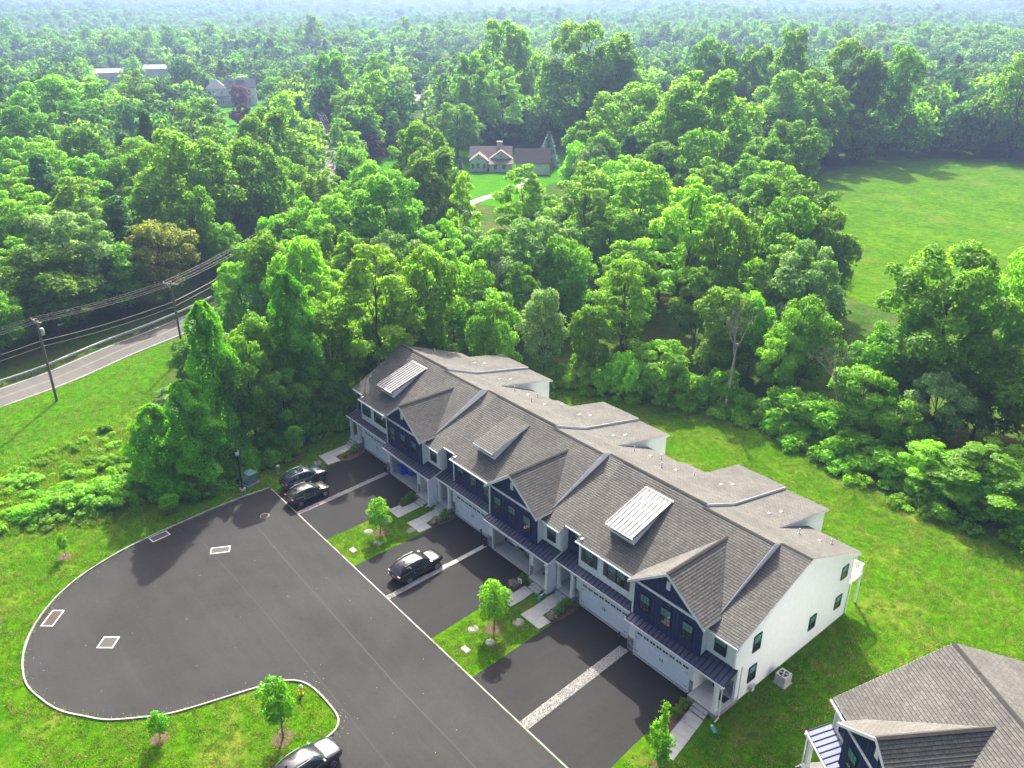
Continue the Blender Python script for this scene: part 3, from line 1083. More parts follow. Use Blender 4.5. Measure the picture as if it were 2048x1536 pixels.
def unit_A(root, navy_upper=False, metal_dormer=True, end_left=False, mir=1):
    U = Unit(root, mir)
    xl = -8.53
    over = 0.3 if end_left else 0.0
    up = MAT['navy'] if navy_upper else MAT['white']
    # upper walls
    if navy_upper:
        batten_wall(U, -6.45, -0.02, 11.6, 3.2, lambda x: 5.72, up, 'upper_wall')
    else:
        batten_wall(U, -6.45, -0.02, 11.6, 3.2, lambda x: 5.72, up, 'upper_wall', 0.4)
    batten_wall(U, xl, -6.46, 12.3, 3.3, lambda x: 6.12, MAT['navy'], 'bay_wall')
    mb = MB()
    mb.box(-6.45, -6.30, 11.61, 12.45, 3.2, 6.0)
    U.put(mb, 'side_wall', MAT['white'])
    cb = MB()
    cb.box(-6.50, -6.36, 11.555, 11.597, 3.25, 5.72)
    U.put(cb, 'corner_board', MAT['trim'])
    # windows
    wy = 11.565
    if navy_upper:
        for x in (-5.3, -3.35, -1.4):
            U.win(x, wy, 4.12)
    else:
        U.win(-5.34, wy, 4.12)
        U.shut(-6.02, wy, 4.12)
        U.shut(-4.66, wy, 4.12)
        U.win(-2.90, wy, 4.12)
        U.win(-1.92, wy, 4.12)
        U.shut(-3.58, wy, 4.12)
        U.shut(-1.24, wy, 4.12)
    U.win(-7.25, 12.265, 4.45)
    # garage front
    mb = MB()
    mb.box(-6.46, -5.86, 11.35, 11.55, 0, 3.15)
    mb.box(-0.77, -0.02, 11.35, 11.55, 0, 3.15)
    mb.box(-5.86, -0.77, 11.35, 11.55, 2.32, 3.15)
    U.put(mb, 'garage_wall', MAT['white'])
    tr = MB()
    tr.box(-5.98, -5.86, 11.31, 11.349, 0.03, 2.42)
    tr.box(-0.77, -0.65, 11.31, 11.349, 0.03, 2.42)
    tr.box(-5.86, -0.77, 11.31, 11.349, 2.32, 2.42)
    U.put(tr, 'garage_trim', MAT['trim'])
    dd = garage_door(U.root, (-5.86 if mir > 0 else 0.77), (-0.77 if mir > 0 else 5.86), 11.43 - OY)
    stone_panel(U, -6.44, -6.0, 11.345, 0.0, 1.25)
    # garage step
    mb = MB()
    mb.box(-5.9, -0.7, 11.2, 11.35, 0, 0.03)
    U.put(mb, 'threshold', MAT['concrete'])
    pent_roof(U, [(-8.75 if end_left else -8.50, -6.47, 10.9, 12.29, 3.14), (-6.47, 0.0, 10.9, 11.59, 3.14)], -8.75 if end_left else -8.5, 0.0)
    porch(U, -8.45, -6.48, 10.85, 13.1, -8.1, -7.0, -7.3, [-8.2, -6.62], None)
    # party wall behind and end wall
    if end_left:
        lap_wall(U, [(xl, 12.3, 0), (xl, 26.6, 0), (xl, 26.6, zR(26.6, True) - 0.2), (xl, VA, zF(VA) - 0.2), (xl, 12.3, zF(12.3) - 0.2)], 'end_wall', MAT['white'], (0, 1, 0), (0.15, 0, 0))
    # rear walls
    mb = MB()
    mb.box(xl + 0.15, -4.66, 26.6, 26.75, 0, 6.2)
    mb.box(-4.8, -4.65, 22.5, 29.75, 0, zBump(29.8, True) - 0.15)
    mb.box(-4.65, 0, 29.6, 29.75, 0, zBump(29.8, True) - 0.15)
    U.put(mb, 'rear_wall', MAT['white'])
    # roof
    r = MB()
    roof_plane(r, [(-6.75, 11.45, zF(11.45)), (0, 11.45, zF(11.45)), (0, VA, zF(VA)), (-6.75, VA, zF(VA))], (1, 0, 0))
    roof_plane(r, [(xl - over, 12.033, zF(12.033)), (-6.75, 12.033, zF(12.033)), (-6.75, VA, zF(VA)), (xl - over, VA, zF(VA))], (1, 0, 0))
    fr = U.put(r, 'front_roof', [MAT['shingle'], MAT['trim']])
    r = MB()
    roof_plane(r, [(xl - over, VA, zR(VA, True)), (-4.9, VA, zR(VA, True)), (-4.9, 27.0, zR(27.0, True)), (xl - over, 27.0, zR(27.0, True))], (1, 0, 0))
    roof_plane(r, [(-4.9, VA, zR(VA, True)), (0.06, VA, zR(VA, True)), (0.06, RV, zR(RV, True)), (-4.9, RV, zR(RV, True))], (1, 0, 0))
    roof_plane(r, [(-4.9, RV, zR(RV, True)), (0.06, RV, zR(RV, True)), (0.06, 30.1, zBump(30.1, True)), (-4.9, 30.1, zBump(30.1, True))], (1, 0, 0))
    # step down to the neighbour at the party line
    U.put(r, 'rear_roof', [MAT['shingle'], MAT['trim']])
    st = MB()
    for a, b, fz in ((VA, RV, zR), (RV, 30.0, zBump)):
        st.prism([(0.062, a, fz(a, False)), (0.062, b, fz(b, False)), (0.062, b, fz(b, True) + 0.01), (0.062, a, fz(a, True) + 0.01)], (0.03, 0, 0))
    U.put(st, 'step_flashing', MAT['trim'])
    rc = MB()
    ridge_cap(U, (xl - over, VA, zF(VA)), (0, VA, zF(VA)), rc)
    U.put(rc, 'ridge_cap', MAT['shingle'])
    # rake between this roof and the lower bay roof of the next house
    rk = MB()
    rk.prism([(xl + 0.005, 12.1, zF(12.1) - 0.5), (xl + 0.005, VA, zPorch(VA) - 0.3), (xl + 0.005, VA, zF(VA) - 0.1), (xl + 0.005, 12.1, zF(12.1) - 0.1)], (0.05, 0, 0))
    U.put(rk, 'rake_board', MAT['trim'])
    gt = MB()
    gt.box(-6.8, -0.25, 11.34, 11.445, 5.56, 5.69)
    gt.box(xl - over, -6.8, 11.92, 12.025, 5.87, 6.00)
    U.put(gt, 'gutter', MAT['trim'])
    downspout(U, -6.55, 12.28, 3.75, 6.0)
    # dormer
    dm = MB()
    x0, x1 = -4.95, -2.42
    yv = 13.35
    zb = zF(yv) + 0.03
    zt = 7.66
    ye = 17.5
    zr = lambda v: 7.66 + (zF(ye) - 7.66) * (v - yv) / (ye - yv)
    dm.prism([(x0, yv, zb), (x1, yv, zb), (x1, yv, zt), (x0, yv, zt)], (0, 0.1, 0))
    for x in (x0, x1 - 0.1):
        dm.prism([(x, yv + 0.1, zF(yv + 0.1)), (x, yv + 0.1, zt), (x, ye - 0.05, zF(ye) - 0.02)], (0.1, 0, 0))
    dr = U.put(dm, 'dormer', MAT['white'])
    yo = yv - 0.35
    zo = zr(yo)
    if metal_dormer:
        rr = MB()
        q = [(x0 - 0.15, yo, zo + 0.06), (x1 + 0.15, yo, zo + 0.06), (x1 + 0.15, ye, zF(ye) + 0.06), (x0 - 0.15, ye, zF(ye) + 0.06)]
        rr.prism(q, (0, 0, -0.08))
        mr = U.put(rr, 'dormer_roof', MAT['seam_bronze'], dr)
        sm = MB()
        ang = math.atan2(zF(ye) - zo, ye - yo)
        L = math.hypot(zF(ye) - zo, ye - yo)
        sm.box(-0.02, 0.02, 0, L, 0, 0.05)
        sme = sm.mesh('seam', MAT['seam_rib'])
        for i in range(8):
            x = x0 - 0.10 + (x1 - x0 + 0.2) * i / 7
            link('seam', sme, mr, (x * U.m, yo - OY, zo + 0.061), (ang, 0, 0))
        tr = MB()
        tr.box(x0 - 0.17, x1 + 0.17, ye - 0.05, ye + 0.12, zF(ye) + 0.02, zF(ye) + 0.12)
        U.put(tr, 'flashing', MAT['trim'], dr)
        tr = MB()
        tr.prism([(x0 - 0.2, yo, zo + 0.02), (x0 - 0.152, yo, zo + 0.02), (x0 - 0.152, ye, zF(ye) + 0.02), (x0 - 0.2, ye, zF(ye) + 0.02)], (0, 0, 0.07))
        U.put(tr, 'flashing', MAT['trim'], dr)
    else:
        rr = MB()
        roof_plane(rr, [(x0 - 0.15, yo, zo + 0.08), (x1 + 0.15, yo, zo + 0.08), (x1 + 0.15, ye, zF(ye) + 0.06), (x0 - 0.15, ye, zF(ye) + 0.06)], (1, 0, 0), 0.1)
        U.put(rr, 'dormer_roof', [MAT['shingle'], MAT['trim']], dr)
    g = MB()
    g.box(x0 - 0.18, x1 + 0.18, yo - 0.08, yo - 0.005, zo - 0.08, zo + 0.03)
    U.put(g, 'gutter', MAT['trim'], dr)
    w3 = (x1 - x0 - 0.5) / 3
    for i in range(3):
        wm = MB()
        xa = x0 + 0.25 + i * w3
        wm.box(xa + 0.03, xa + w3 - 0.03, yv - 0.03, yv - 0.002, zb + 0.22, zt - 0.14)
        U.put(wm, 'pane', MAT['pane_dark'], dr)
    roof_bits(U, [(-7.2, 22.0, True, 'p'), (-6.6, 23.2, True, 'v'), (-5.6, 24.6, True, 'p'), (-2.7, 24.4, True, 'b'), (-2.2, 25.4, True, 'b')])

def unit_B(root, open_garage=False, end_right=False, mir=1, flush=False):
    U = Unit(root, mir)
    zP = zF if flush else zPorch
    PR, PE = (VB, 11.45) if flush else (19.3, 11.3)
    xr = 8.53
    over = 0.3 if end_right else 0.0
    gx, ghw, gz, gs = 3.1, 3.48, 8.82, 0.75          # gable centre, half width, apex, slope
    zg = lambda x: gz - gs * abs(x - gx)
    # navy front with gable
    batten_wall(U, 0.0, 6.2, 10.85, 3.2, lambda x: zg(x) - 0.16, MAT['navy'], 'gable_wall')
    band = MB()
    band.box(0.0, 6.2, 10.78, 10.83, 6.18, 6.38)
    U.put(band, 'band_board', MAT['trim'])
    cb = MB()
    cb.box(-0.05, 0.09, 10.775, 10.829, 3.25, 6.17)
    U.put(cb, 'corner_board', MAT['trim'])
    vt = MB()
    vt.box(gx - 0.17, gx + 0.17, 10.76, 10.815, 7.25, 7.95)
    for i in range(6):
        vt.box(gx - 0.13, gx + 0.13, 10.74, 10.758, 7.30 + i * 0.1, 7.37 + i * 0.1)
    U.put(vt, 'gable_vent', MAT['trim'])
    for x in (1.13, 3.08, 5.03):
        U.win(x, 10.815, 4.12, 0.98, 1.45)
    sw = MB()
    sw.box(6.05, 6.2, 11.0, 11.75, 3.2, 6.15)
    U.put(sw, 'side_wall', MAT['white'])
    sw = MB()
    sw.box(-0.0, 0.15, 11.0, 11.75, 3.2, 6.3)
    U.put(sw, 'side_wall', MAT['navy'])
    batten_wall(U, 6.2, xr - 0.02, 11.6, 3.3, lambda x: 5.70, MAT['white'], 'bay_wall', 0.4)
    U.win(7.33, 11.565, 4.05, 0.98, 1.45)
    # garage front
    mb = MB()
    mb.box(0.02, 0.75, 10.55, 10.75, 0, 3.12)
    mb.box(5.76, 6.2, 10.55, 10.75, 0, 3.12)
    mb.box(0.75, 5.76, 10.55, 10.75, 2.32, 3.12)
    mb.box(6.05, 6.2, 10.75, 12.55, 0, 3.12)
    U.put(mb, 'garage_wall', MAT['white'])
    tr = MB()
    tr.box(0.63, 0.75, 10.51, 10.549, 0.03, 2.42)
    tr.box(5.76, 5.88, 10.51, 10.549, 0.03, 2.42)
    tr.box(0.75, 5.76, 10.51, 10.549, 2.32, 2.42)
    U.put(tr, 'garage_trim', MAT['trim'])
    stone_panel(U, 0.03, 0.62, 10.545, 0.0, 1.25)
    stone_panel(U, 5.9, 6.18, 10.545, 0.0, 1.25)
    if open_garage:
        mb = MB()
        mb.box(0.3, 6.0, 16.5, 16.6, 0, 2.9)
        mb.box(0.3, 0.4, 10.8, 16.5, 0, 2.9)
        mb.box(5.9, 6.0, 10.8, 16.5, 0, 2.9)
        mb.box(0.3, 6.0, 10.8, 16.6, 2.9, 3.0)
        U.put(mb, 'garage_interior', MAT['cream'])
        mb = MB()
        mb.box(0.4, 5.9, 10.5, 16.5, 0.0, 0.035)
        U.put(mb, 'garage_floor', MAT['slab'])
    else:
        garage_door(U.root, (0.75 if mir > 0 else -5.76), (5.76 if mir > 0 else -0.75), 10.63 - OY)
        mb = MB()
        mb.box(0.7, 5.8, 10.4, 10.55, 0, 0.03)
        U.put(mb, 'threshold', MAT['concrete'])
    xe = 8.85 if end_right else 8.50
    pent_roof(U, [(-0.05, 6.22, 10.15, 10.84, 3.08), (6.22, xe, 10.15, 11.59, 3.08)], -0.05, xe)
    porch(U, 6.23, 8.62 if end_right else 8.45, 10.0, 12.55, 6.9, 8.1, 6.95, [8.3], (7.5, 8.4))
    # wing wall at the party line (end wall below the bay on the free end)
    if end_right:
        lap_wall(U, [(xr, 12.0, 0), (xr, 26.6, 0), (xr, 26.6, zR(26.6, False) - 0.2), (xr, PR, zP(PR) - 0.2), (xr, 11.6, zP(11.6) - 0.2), (xr, 11.6, 3.1), (xr, 12.0, 3.1)][:5]
                 if False else [(xr, 12.1, -0.3), (xr, 26.6, -0.3), (xr, 26.6, 3.2), (xr, 12.1, 3.2)], 'end_wall', MAT['white'], (0, 1, 0), (-0.15, 0, 0))
        lap_wall(U, [(xr, 11.6, 3.2), (xr, 26.6, 3.2), (xr, 26.6, zR(26.6, False) - 0.17), (xr, PR, zP(PR) - 0.17), (xr, 11.6, zP(11.6) - 0.17)], 'end_wall', MAT['white'], (0, 1, 0), (-0.15, 0, 0))
        fd = MB()
        fd.box(xr - 0.16, xr + 0.03, 12.1, 26.62, -0.4, 0.12)
        U.put(fd, 'foundation', MAT['concrete_dark'])
        cb = MB()
        cb.box(xr + 0.027, xr + 0.05, 11.58, 11.72, 3.2, 5.6)
        cb.box(xr + 0.027, xr + 0.05, 26.48, 26.63, 0.1, 6.0)
        cb.box(xr + 0.027, xr + 0.05, 12.08, 12.22, 0.1, 3.2)
        cb.box(xr - 0.12, xr + 0.02, 11.54, 11.598, 3.3, 5.6)
        U.put(cb, 'corner_board', MAT['trim'])
        for (y, z, h) in ((14.0, 3.75, 1.45), (13.95, 1.05, 1.4), (21.55, 1.4, 1.3), (25.3, 4.25, 1.2), (25.2, 1.45, 1.2)):
            U.win(xr + 0.035, y, z, 0.9, h, pi / 2, False)
        rk = MB()
        for dz in (0,):
            rk.prism([(xr + over, PE, zP(PE) - 0.24), (xr + over, PR, zP(PR) - 0.24), (xr + over, PR, zP(PR) - 0.02), (xr + over, PE, zP(PE) - 0.02)], (0.03, 0, 0))
            rk.prism([(xr + over, 26.95, zR(26.95, False) - 0.24), (xr + over, PR, zR(PR, False) - 0.24), (xr + over, PR, zR(PR, False) - 0.02), (xr + over, 26.95, zR(26.95, False) - 0.02)], (0.03, 0, 0))
        U.put(rk, 'rake_board', MAT['trim'])
        downspout(U, xr + 0.08, 26.9, -0.1, 5.8, -0.1)
        downspout(U, 8.75, 10.25, 0.0, 2.95, 0.45)
    else:
        wg = MB()
        wg.box(xr - 0.12, xr + 0.02, 9.98, 12.9, 0, 3.05)
        wg.prism([(xr - 0.12, 10.2, 3.05), (xr - 0.12, 11.6, 3.05), (xr - 0.12, 11.6, 3.55)], (0.14, 0, 0))
        w = U.put(wg, 'wing_wall', MAT['white'])
        bb = MB()
        bb.box(xr + 0.021, xr + 0.045, -0.025, 0.025, 0.05, 3.0)
        bme = bb.mesh('batten', MAT['white'])
        for y in (10.05, 10.35, 10.65, 10.95):
            link('batten', bme, w, (0, y - OY, 0))
        sw = MB()
        sw.box(xr - 0.15, xr, 11.75, 12.4, 3.2, 5.9)
        U.put(sw, 'side_wall', MAT['white'])
        downspout(U, 8.35, 10.1, 0.0, 2.95, 0.45)
        downspout(U, 8.42, 11.6, 3.7, 5.55, 0.1)
    # rear walls
    mb = MB()
    mb.box(4.05, xr - 0.15, 26.6, 26.75, 0, 5.9)
    mb.box(3.9, 4.05, 22.5, 29.75, 0, zBump(29.8, False) - 0.15)
    mb.box(0, 3.9, 29.6, 29.75, 0, zBump(29.8, False) - 0.15)
    for a, b in ((22.5, 29.75),):
        mb.prism([(4.05, 22.6, zBump(22.6, False) - 0.25), (4.05, 29.75, zBump(29.75, False) - 0.25), (4.05, 29.75, zBump(29.75, False) - 0.12), (4.05, 22.6, zBump(22.6, False) - 0.12)], (-0.15, 0, 0))
        mb.prism([(4.052, 22.6, zR(22.6, False) - 0.3), (4.052, 29.7, zR(29.7, False) - 0.3), (4.052, 29.7, zBump(29.7, False) - 0.12), (4.052, 22.6, zBump(22.6, False) - 0.12)], (-0.1, 0, 0))
    U.put(mb, 'rear_wall', MAT['white'])
    # roofs
    r = MB()
    roof_plane(r, [(0, 11.45, zF(11.45)), (6.3, 11.45, zF(11.45)), (6.3, VB, zF(VB)), (0, VB, zF(VB))], (1, 0, 0))
    U.put(r, 'front_roof', [MAT['shingle'], MAT['trim']])
    r = MB()
    roof_plane(r, [(6.3, PE, zP(PE)), (xr + over, PE, zP(PE)), (xr + over, PR, zP(PR)), (6.3, PR, zP(PR))], (1, 0, 0))
    U.put(r, 'bay_roof', [MAT['shingle'], MAT['trim']])
    r = MB()
    roof_plane(r, [(4.2, VB, zR(VB, False)), (6.3, VB, zR(VB, False)), (6.3, 26.95, zR(26.95, False)), (4.2, 26.95, zR(26.95, False))], (1, 0, 0))
    roof_plane(r, [(6.3, PR, zR(PR, False)), (xr + over, PR, zR(PR, False)), (xr + over, 26.95, zR(26.95, False)), (6.3, 26.95, zR(26.95, False))], (1, 0, 0))
    roof_plane(r, [(0.1, VB, zR(VB, False)), (4.2, VB, zR(VB, False)), (4.2, RV, zR(RV, False)), (0.1, RV, zR(RV, False))], (1, 0, 0))
    roof_plane(r, [(0.1, RV, zR(RV, False)), (4.2, RV, zR(RV, False)), (4.2, 30.1, zBump(30.1, False)), (0.1, 30.1, zBump(30.1, False))], (1, 0, 0))
    U.put(r, 'rear_roof', [MAT['shingle'], MAT['trim']])
    for a, b in (((0.0, VB, zF(VB)), (6.3, VB, zF(VB))), ((6.35, PR, zP(PR)), (xr + over, PR, zP(PR))), ((gx, 10.5, gz + 0.01), (gx, 11.45 + (gz - 5.75) / 0.53, gz + 0.01))):
        rc = MB()
        ridge_cap(U, a, b, rc)
        U.put(rc, 'ridge_cap', MAT['shingle'])
    rk = MB()
    rk.prism([(6.3, 11.6, zF(11.6) - 0.2), (6.3, VB, zP(VB) - 0.1), (6.3, VB + 0.9, zR(VB + 0.9, False) - 0.05), (6.3, VB, zF(VB) + 0.0), (6.3, 11.45, zF(11.45) + 0.0)], (0.04, 0, 0))
    if not flush: U.put(rk, 'rake_board', MAT['trim'])
    # gable roof
    g = MB()
    yv_r = 11.45 + (gz - 5.75) / 0.53
    ze = gz - gs * ghw
    yv_e = 11.45 + (ze - 5.75) / 0.53
    for s in (-1, 1):
        xe_ = gx + s * ghw
        roof_plane(g, [(gx, 10.5, gz), (xe_, 10.5, ze), (xe_, yv_e, ze), (gx, yv_r, gz)], (0, 1, 0), 0.12)
    U.put(g, 'gable_roof', [MAT['shingle'], MAT['trim']])
    bb = MB()
    for s in (-1, 1):
        xe_ = gx + s * ghw
        bb.prism([(gx, 10.46, gz - 0.02), (xe_, 10.46, ze - 0.02), (xe_, 10.46, ze - 0.24), (gx, 10.46, gz - 0.26)], (0, 0.035, 0))
        bb.prism([(gx, 10.5, gz - 0.16), (xe_, 10.5, ze - 0.16), (xe_, 10.84, ze - 0.16), (gx, 10.84, gz - 0.16)], (0, 0, -0.02))
    U.put(bb, 'barge_board', MAT['trim'])
    gt = MB()
    gt.box(6.45, xr + over, 11.19, 11.295, 5.50, 5.63)
    U.put(gt, 'gutter', MAT['trim'])
    roof_bits(U, [(5.3, 23.6, False, 'p'), (6.6, 24.4, False, 'v'), (7.2, 25.2, False, 'p'), (2.3, 24.0, False, 'b'), (2.6, 25.3, False, 'b')])

house_labels = [
    'white townhouse with metal dormer and black shutters at the wooded end of the row',
    'navy gabled townhouse with an open garage holding a blue bin',
    'navy townhouse with shingled dormer, in the middle of the row',
    'navy gabled townhouse with an open garage holding parked cars',
    'white townhouse with metal dormer and slate shutters, beside the corner house',
    'navy gabled corner townhouse with long white siding end wall',
]
for k, u0 in enumerate(PAIRS):
    ra = thing('townhouse', house_labels[2 * k], 'townhouse', (u0, OY, 0), 0, 'townhouses joined in one row')
    unit_A(ra, navy_upper=(k == 1), metal_dormer=(k != 1), end_left=(k == 0))
    rb = thing('townhouse', house_labels[2 * k + 1], 'townhouse', (u0, OY, 0), 0, 'townhouses joined in one row')
    unit_B(rb, open_garage=(k < 2), end_right=(k == 2))
# the next row, turned away: only its first house shows
na = radians(-34)
rn = thing('townhouse', 'navy gabled townhouse of the next row with shingled roof filling the corner lawn edge', 'townhouse',
           (50.2 - sin(na) * OY, -2.2 + cos(na) * OY, 0), na)
unit_B(rn, end_right=True, mir=-1, flush=True)

# rear deck of the corner house
dk = thing('deck', 'small white railed deck behind the corner townhouse', 'deck', (40.9, 27.6, 0))
mb = MB()
mb.box(-1.9, 1.7, -0.75, 1.3, 2.75, 2.9)
mb.build('floor', MAT['trim'], dk)
for sx in (-1.8, 1.6):
    mb = MB()
    mb.box(sx - 0.07, sx + 0.07, 1.1, 1.24, 0, 3.85)
    mb.build('post', MAT['trim'], dk)
for (x0, x1, y0, y1) in ((-1.9, 1.7, 1.2, 1.28), (1.62, 1.7, -0.75, 1.2), (-1.9, -1.82, -0.75, 1.2)):
    mb = MB()
    mb.box(x0, x1, y0, y1, 3.72, 3.82)
    mb.box(x0, x1, y0, y1, 3.0, 3.06)
    mb.build('rail', MAT['trim'], dk)
bal = MB()
bal.box(-0.025, 0.025, -0.025, 0.025, 3.06, 3.72)
bme = bal.mesh('baluster', MAT['trim'])
for i in range(24):
    link('baluster', bme, dk, (-1.8 + i * 0.15, 1.24, 0))
for i in range(12):
    link('baluster', bme, dk, (1.66, -0.65 + i * 0.15, 0))

# ------------------------------------------------------------------ cars
_wheel = {}
def wheel_mesh(r):
    if r in _wheel: return _wheel[r]
    t = MB()
    n = 20
    prof = [(r * 0.62, -0.10), (r * 0.94, -0.11), (r, -0.07), (r, 0.07), (r * 0.94, 0.11), (r * 0.62, 0.10)]
    rings = [[(x, rr * cos(2 * pi * i / n), rr * sin(2 * pi * i / n)) for i in range(n)] for rr, x in prof]
    t.loft(rings, 0, True, True, True)
    tm = t.mesh('tyre', MAT['rubber'])
    w = MB()
    for i in range(5):
        a = 2 * pi * i / 5
        c, s = cos(a), sin(a)
        for off in (-0.25, 0.25):
            p = [(0.116, r * 0.12 * cos(a + off * 3), r * 0.12 * sin(a + off * 3)), (0.116, r * 0.60 * cos(a + off), r * 0.60 * sin(a + off)),
                 (0.116, r * 0.60 * cos(a + off + 0.14), r * 0.60 * sin(a + off + 0.14)), (0.116, r * 0.12 * cos(a + off * 3 + 0.6), r * 0.12 * sin(a + off * 3 + 0.6))]
            w.prism(p, (0.012, 0, 0))
    n = 20
    ring = [[(0.112, rr * cos(2 * pi * i / n), rr * sin(2 * pi * i / n)) for i in range(n)] for rr in (r * 0.66, r * 0.57)]
    ring += [[(0.128, rr * cos(2 * pi * i / n), rr * sin(2 * pi * i / n)) for i in range(n)] for rr in (r * 0.57, r * 0.66)]
    w.loft(ring + [ring[0]], 0, True, True, False)
    w.tube((0.10, 0, 0), (0.135, 0, 0), r * 0.14, n=10)
    wm = w.mesh('rim', MAT['rim'])
    _wheel[r] = (tm, wm)
    return _wheel[r]

def car(label, loc, rotz, paint, kind='suv', cat='car', group='cars parked by the townhouses', pano=False):
    """nose towards +y; body and cabin lofted from cross sections"""
    P = PAINT[paint]
    root = thing('parked_car', label, cat, loc, rotz, group)
    if kind == 'suv':
        L, W, H, belt, wb, wr = 4.75, 1.88, 1.70, 1.08, 2.80, 0.37
        #  y, half width, z bottom, z shoulder, z deck
        st = [(-L/2, .72, .48, .80, .92), (-L/2+.08, .84, .36, .95, 1.04), (-L/2+.35, .92, .30, 1.02, 1.12), (-1.35, .94, .28, 1.04, 1.13), (-.5, .94, .26, 1.02, 1.10), (.4, .94, .26, 1.0, 1.07),
              (.95, .94, .28, .98, 1.06), (1.45, .93, .30, .96, 1.05), (1.95, .90, .32, .90, .99), (L/2-.18, .82, .36, .80, .90), (L/2-.03, .70, .42, .70, .80), (L/2, .58, .48, .62, .70)]
        cab = [(-2.22, 1.10, .80), (-1.80, 1.60, .62), (-.9, 1.70, .66), (-.1, 1.69, .67), (.30, 1.62, .66), (1.15, 1.07, .80)]
    else:
        L, W, H, belt, wb, wr = 4.25, 1.78, 1.56, 1.0, 2.62, 0.33
        st = [(-L/2, .70, .46, .80, .95), (-L/2+.08, .80, .34, .92, 1.02), (-L/2+.35, .87, .28, .97, 1.06), (-1.25, .89, .26, .98, 1.06), (-.4, .89, .25, .96, 1.03), (.4, .89, .25, .93, 1.0),
              (.9, .89, .27, .91, .98), (1.3, .88, .29, .87, .95), (1.7, .84, .31, .80, .87), (L/2-.16, .76, .35, .70, .78), (L/2-.03, .64, .40, .62, .70), (L/2, .5, .46, .56, .63)]
        cab = [(-2.02, 1.04, .76), (-1.45, 1.47, .58), (-.6, 1.56, .62), (.0, 1.56, .63), (.30, 1.50, .62), (1.2, .99, .76)]
    mb = MB()
    rings = []
    for (y, w, zb, zs, zd) in st:
        half = [(w * .86, zb), (w * .97, zb + .12), (w, zb + (zs - zb) * .55), (w * .985, zs), (w * .90, zd - .02), (w * .6, zd + .015), (0, zd + .03)]
        ring = [(x, y, z) for x, z in half] + [(-x, y, z) for x, z in reversed(half[:-1])]
        rings.append(ring)
    mb.loft(rings, 0, True, True, True)
    body = mb.build('body', P, root)
    # cabin: shell in body colour, glass panels just proud of it
    mb = MB()
    cr = []
    for (y, zt, w) in cab:
        zb = belt - 0.06
        wb_ = (.80 if kind == 'suv' else .76) + .08
        half = [(wb_, zb), (w + (wb_ - w) * .12, zb + (zt - zb) * .80), (w * .93, zt - .035), (w * .55, zt), (0, zt + .012)]
        cr.append([(x, y, z) for x, z in half] + [(-x, y, z) for x, z in reversed(half[:-1])])
    mb.loft(cr, 0, True, True, True)
    mb.build('cabin', P, root)
    def quad(name, q, mat, d=0.012):
        m = MB()
        nrm = (Vector(q[1]) - Vector(q[0])).cross(Vector(q[2]) - Vector(q[0])).normalized()
        a = [Vector(p) + nrm * d for p in q]
        m.prism(a, -nrm * 0.02)
        return m.build(name, mat, root)
    c = cab
    wb_ = (.80 if kind == 'suv' else .76) + .08
    def at(i, f, side):           # point on cabin side at station i, height fraction f
        y, zt, w = c[i]
        zb = belt - 0.06
        return (side * (wb_ + (w + (wb_ - w) * .12 - wb_) * f / .80), y, zb + (zt - zb) * f)
    for s in (-1, 1):
        # front and rear side windows following the cabin
        for (i0, i1, f0) in ((3, 4, .2), (2, 3, .2), (1, 2, .22)):
            q = [at(i0, f0, s), at(i1, f0, s), at(i1, .78, s), at(i0, .78, s)]
            if i0 == 1:
                q = [at(2, f0, s), at(2, .78, s), (at(1, .78, s)[0], at(1, .78, s)[1] + .1, at(1, .74, s)[2]), (at(1, .45, s)[0], at(1, .3, s)[1] + .02, at(1, .42, s)[2])]
                if s < 0: q = list(reversed(q))
                q = list(reversed(q)) if (Vector(q[1]) - Vector(q[0])).cross(Vector(q[2]) - Vector(q[0])).x * s < 0 else q
            elif s < 0:
                q = list(reversed(q))
            if (Vector(q[1]) - Vector(q[0])).cross(Vector(q[2]) - Vector(q[0])).x * s < 0:
                q = list(reversed(q))
            q = [Vector(p) for p in q]
            mid = sum(q, Vector()) / 4
            q = [mid + (p - mid) * .97 for p in q]
            quad('side_window', q, MAT['car_glass'], 0.02)
        y4, z4, w4 = c[4]
        y5, z5, w5 = c[5]
        q = [at(4, .25, s), (at(4, .25, s)[0], y4 + .62, at(4, .22, s)[2]), at(4, .72, s)]
        q = [Vector(p) for p in q]
        if (q[1] - q[0]).cross(q[2] - q[0]).x * s < 0: q.reverse()
        quad('quarter_window', q, MAT['car_glass'], 0.02)
    y4, z4, w4 = c[4]
    y5, z5, w5 = c[5]
    lerp = lambda a, b, t: a + (b - a) * t
    ws = lambda t, sx: (sx * lerp(w4 * .90, wb_ * .92, t), lerp(y4, y5, t) + 0.0, lerp(z4, z5 + .01, t))
    quad('windshield', [ws(.06, -1), ws(.94, -1), ws(.94, 1), ws(.06, 1)], MAT['car_glass'], 0.03)
    y1, z1, w1 = c[1]
    y0, z0, w0 = c[0]
    rw = lambda t, sx: (sx * lerp(w1 * .88, wb_ * .80, t), lerp(y1, y0, t), lerp(z1, z0 + .02, t))
    quad('rear_window', [rw(.10, 1), rw(.82, 1), rw(.82, -1), rw(.10, -1)], MAT['car_glass'], 0.03)
    zt = c[2][1]
    if pano:
        mb = MB()
        mb.prism([(-.46, -1.5, zt - .035), (.46, -1.5, zt - .035), (.48, -.1, zt + .022), (-.48, -.1, zt + .022)], (0, 0, .012))
        mb.build('sunroof', MAT['car_glass'], root)
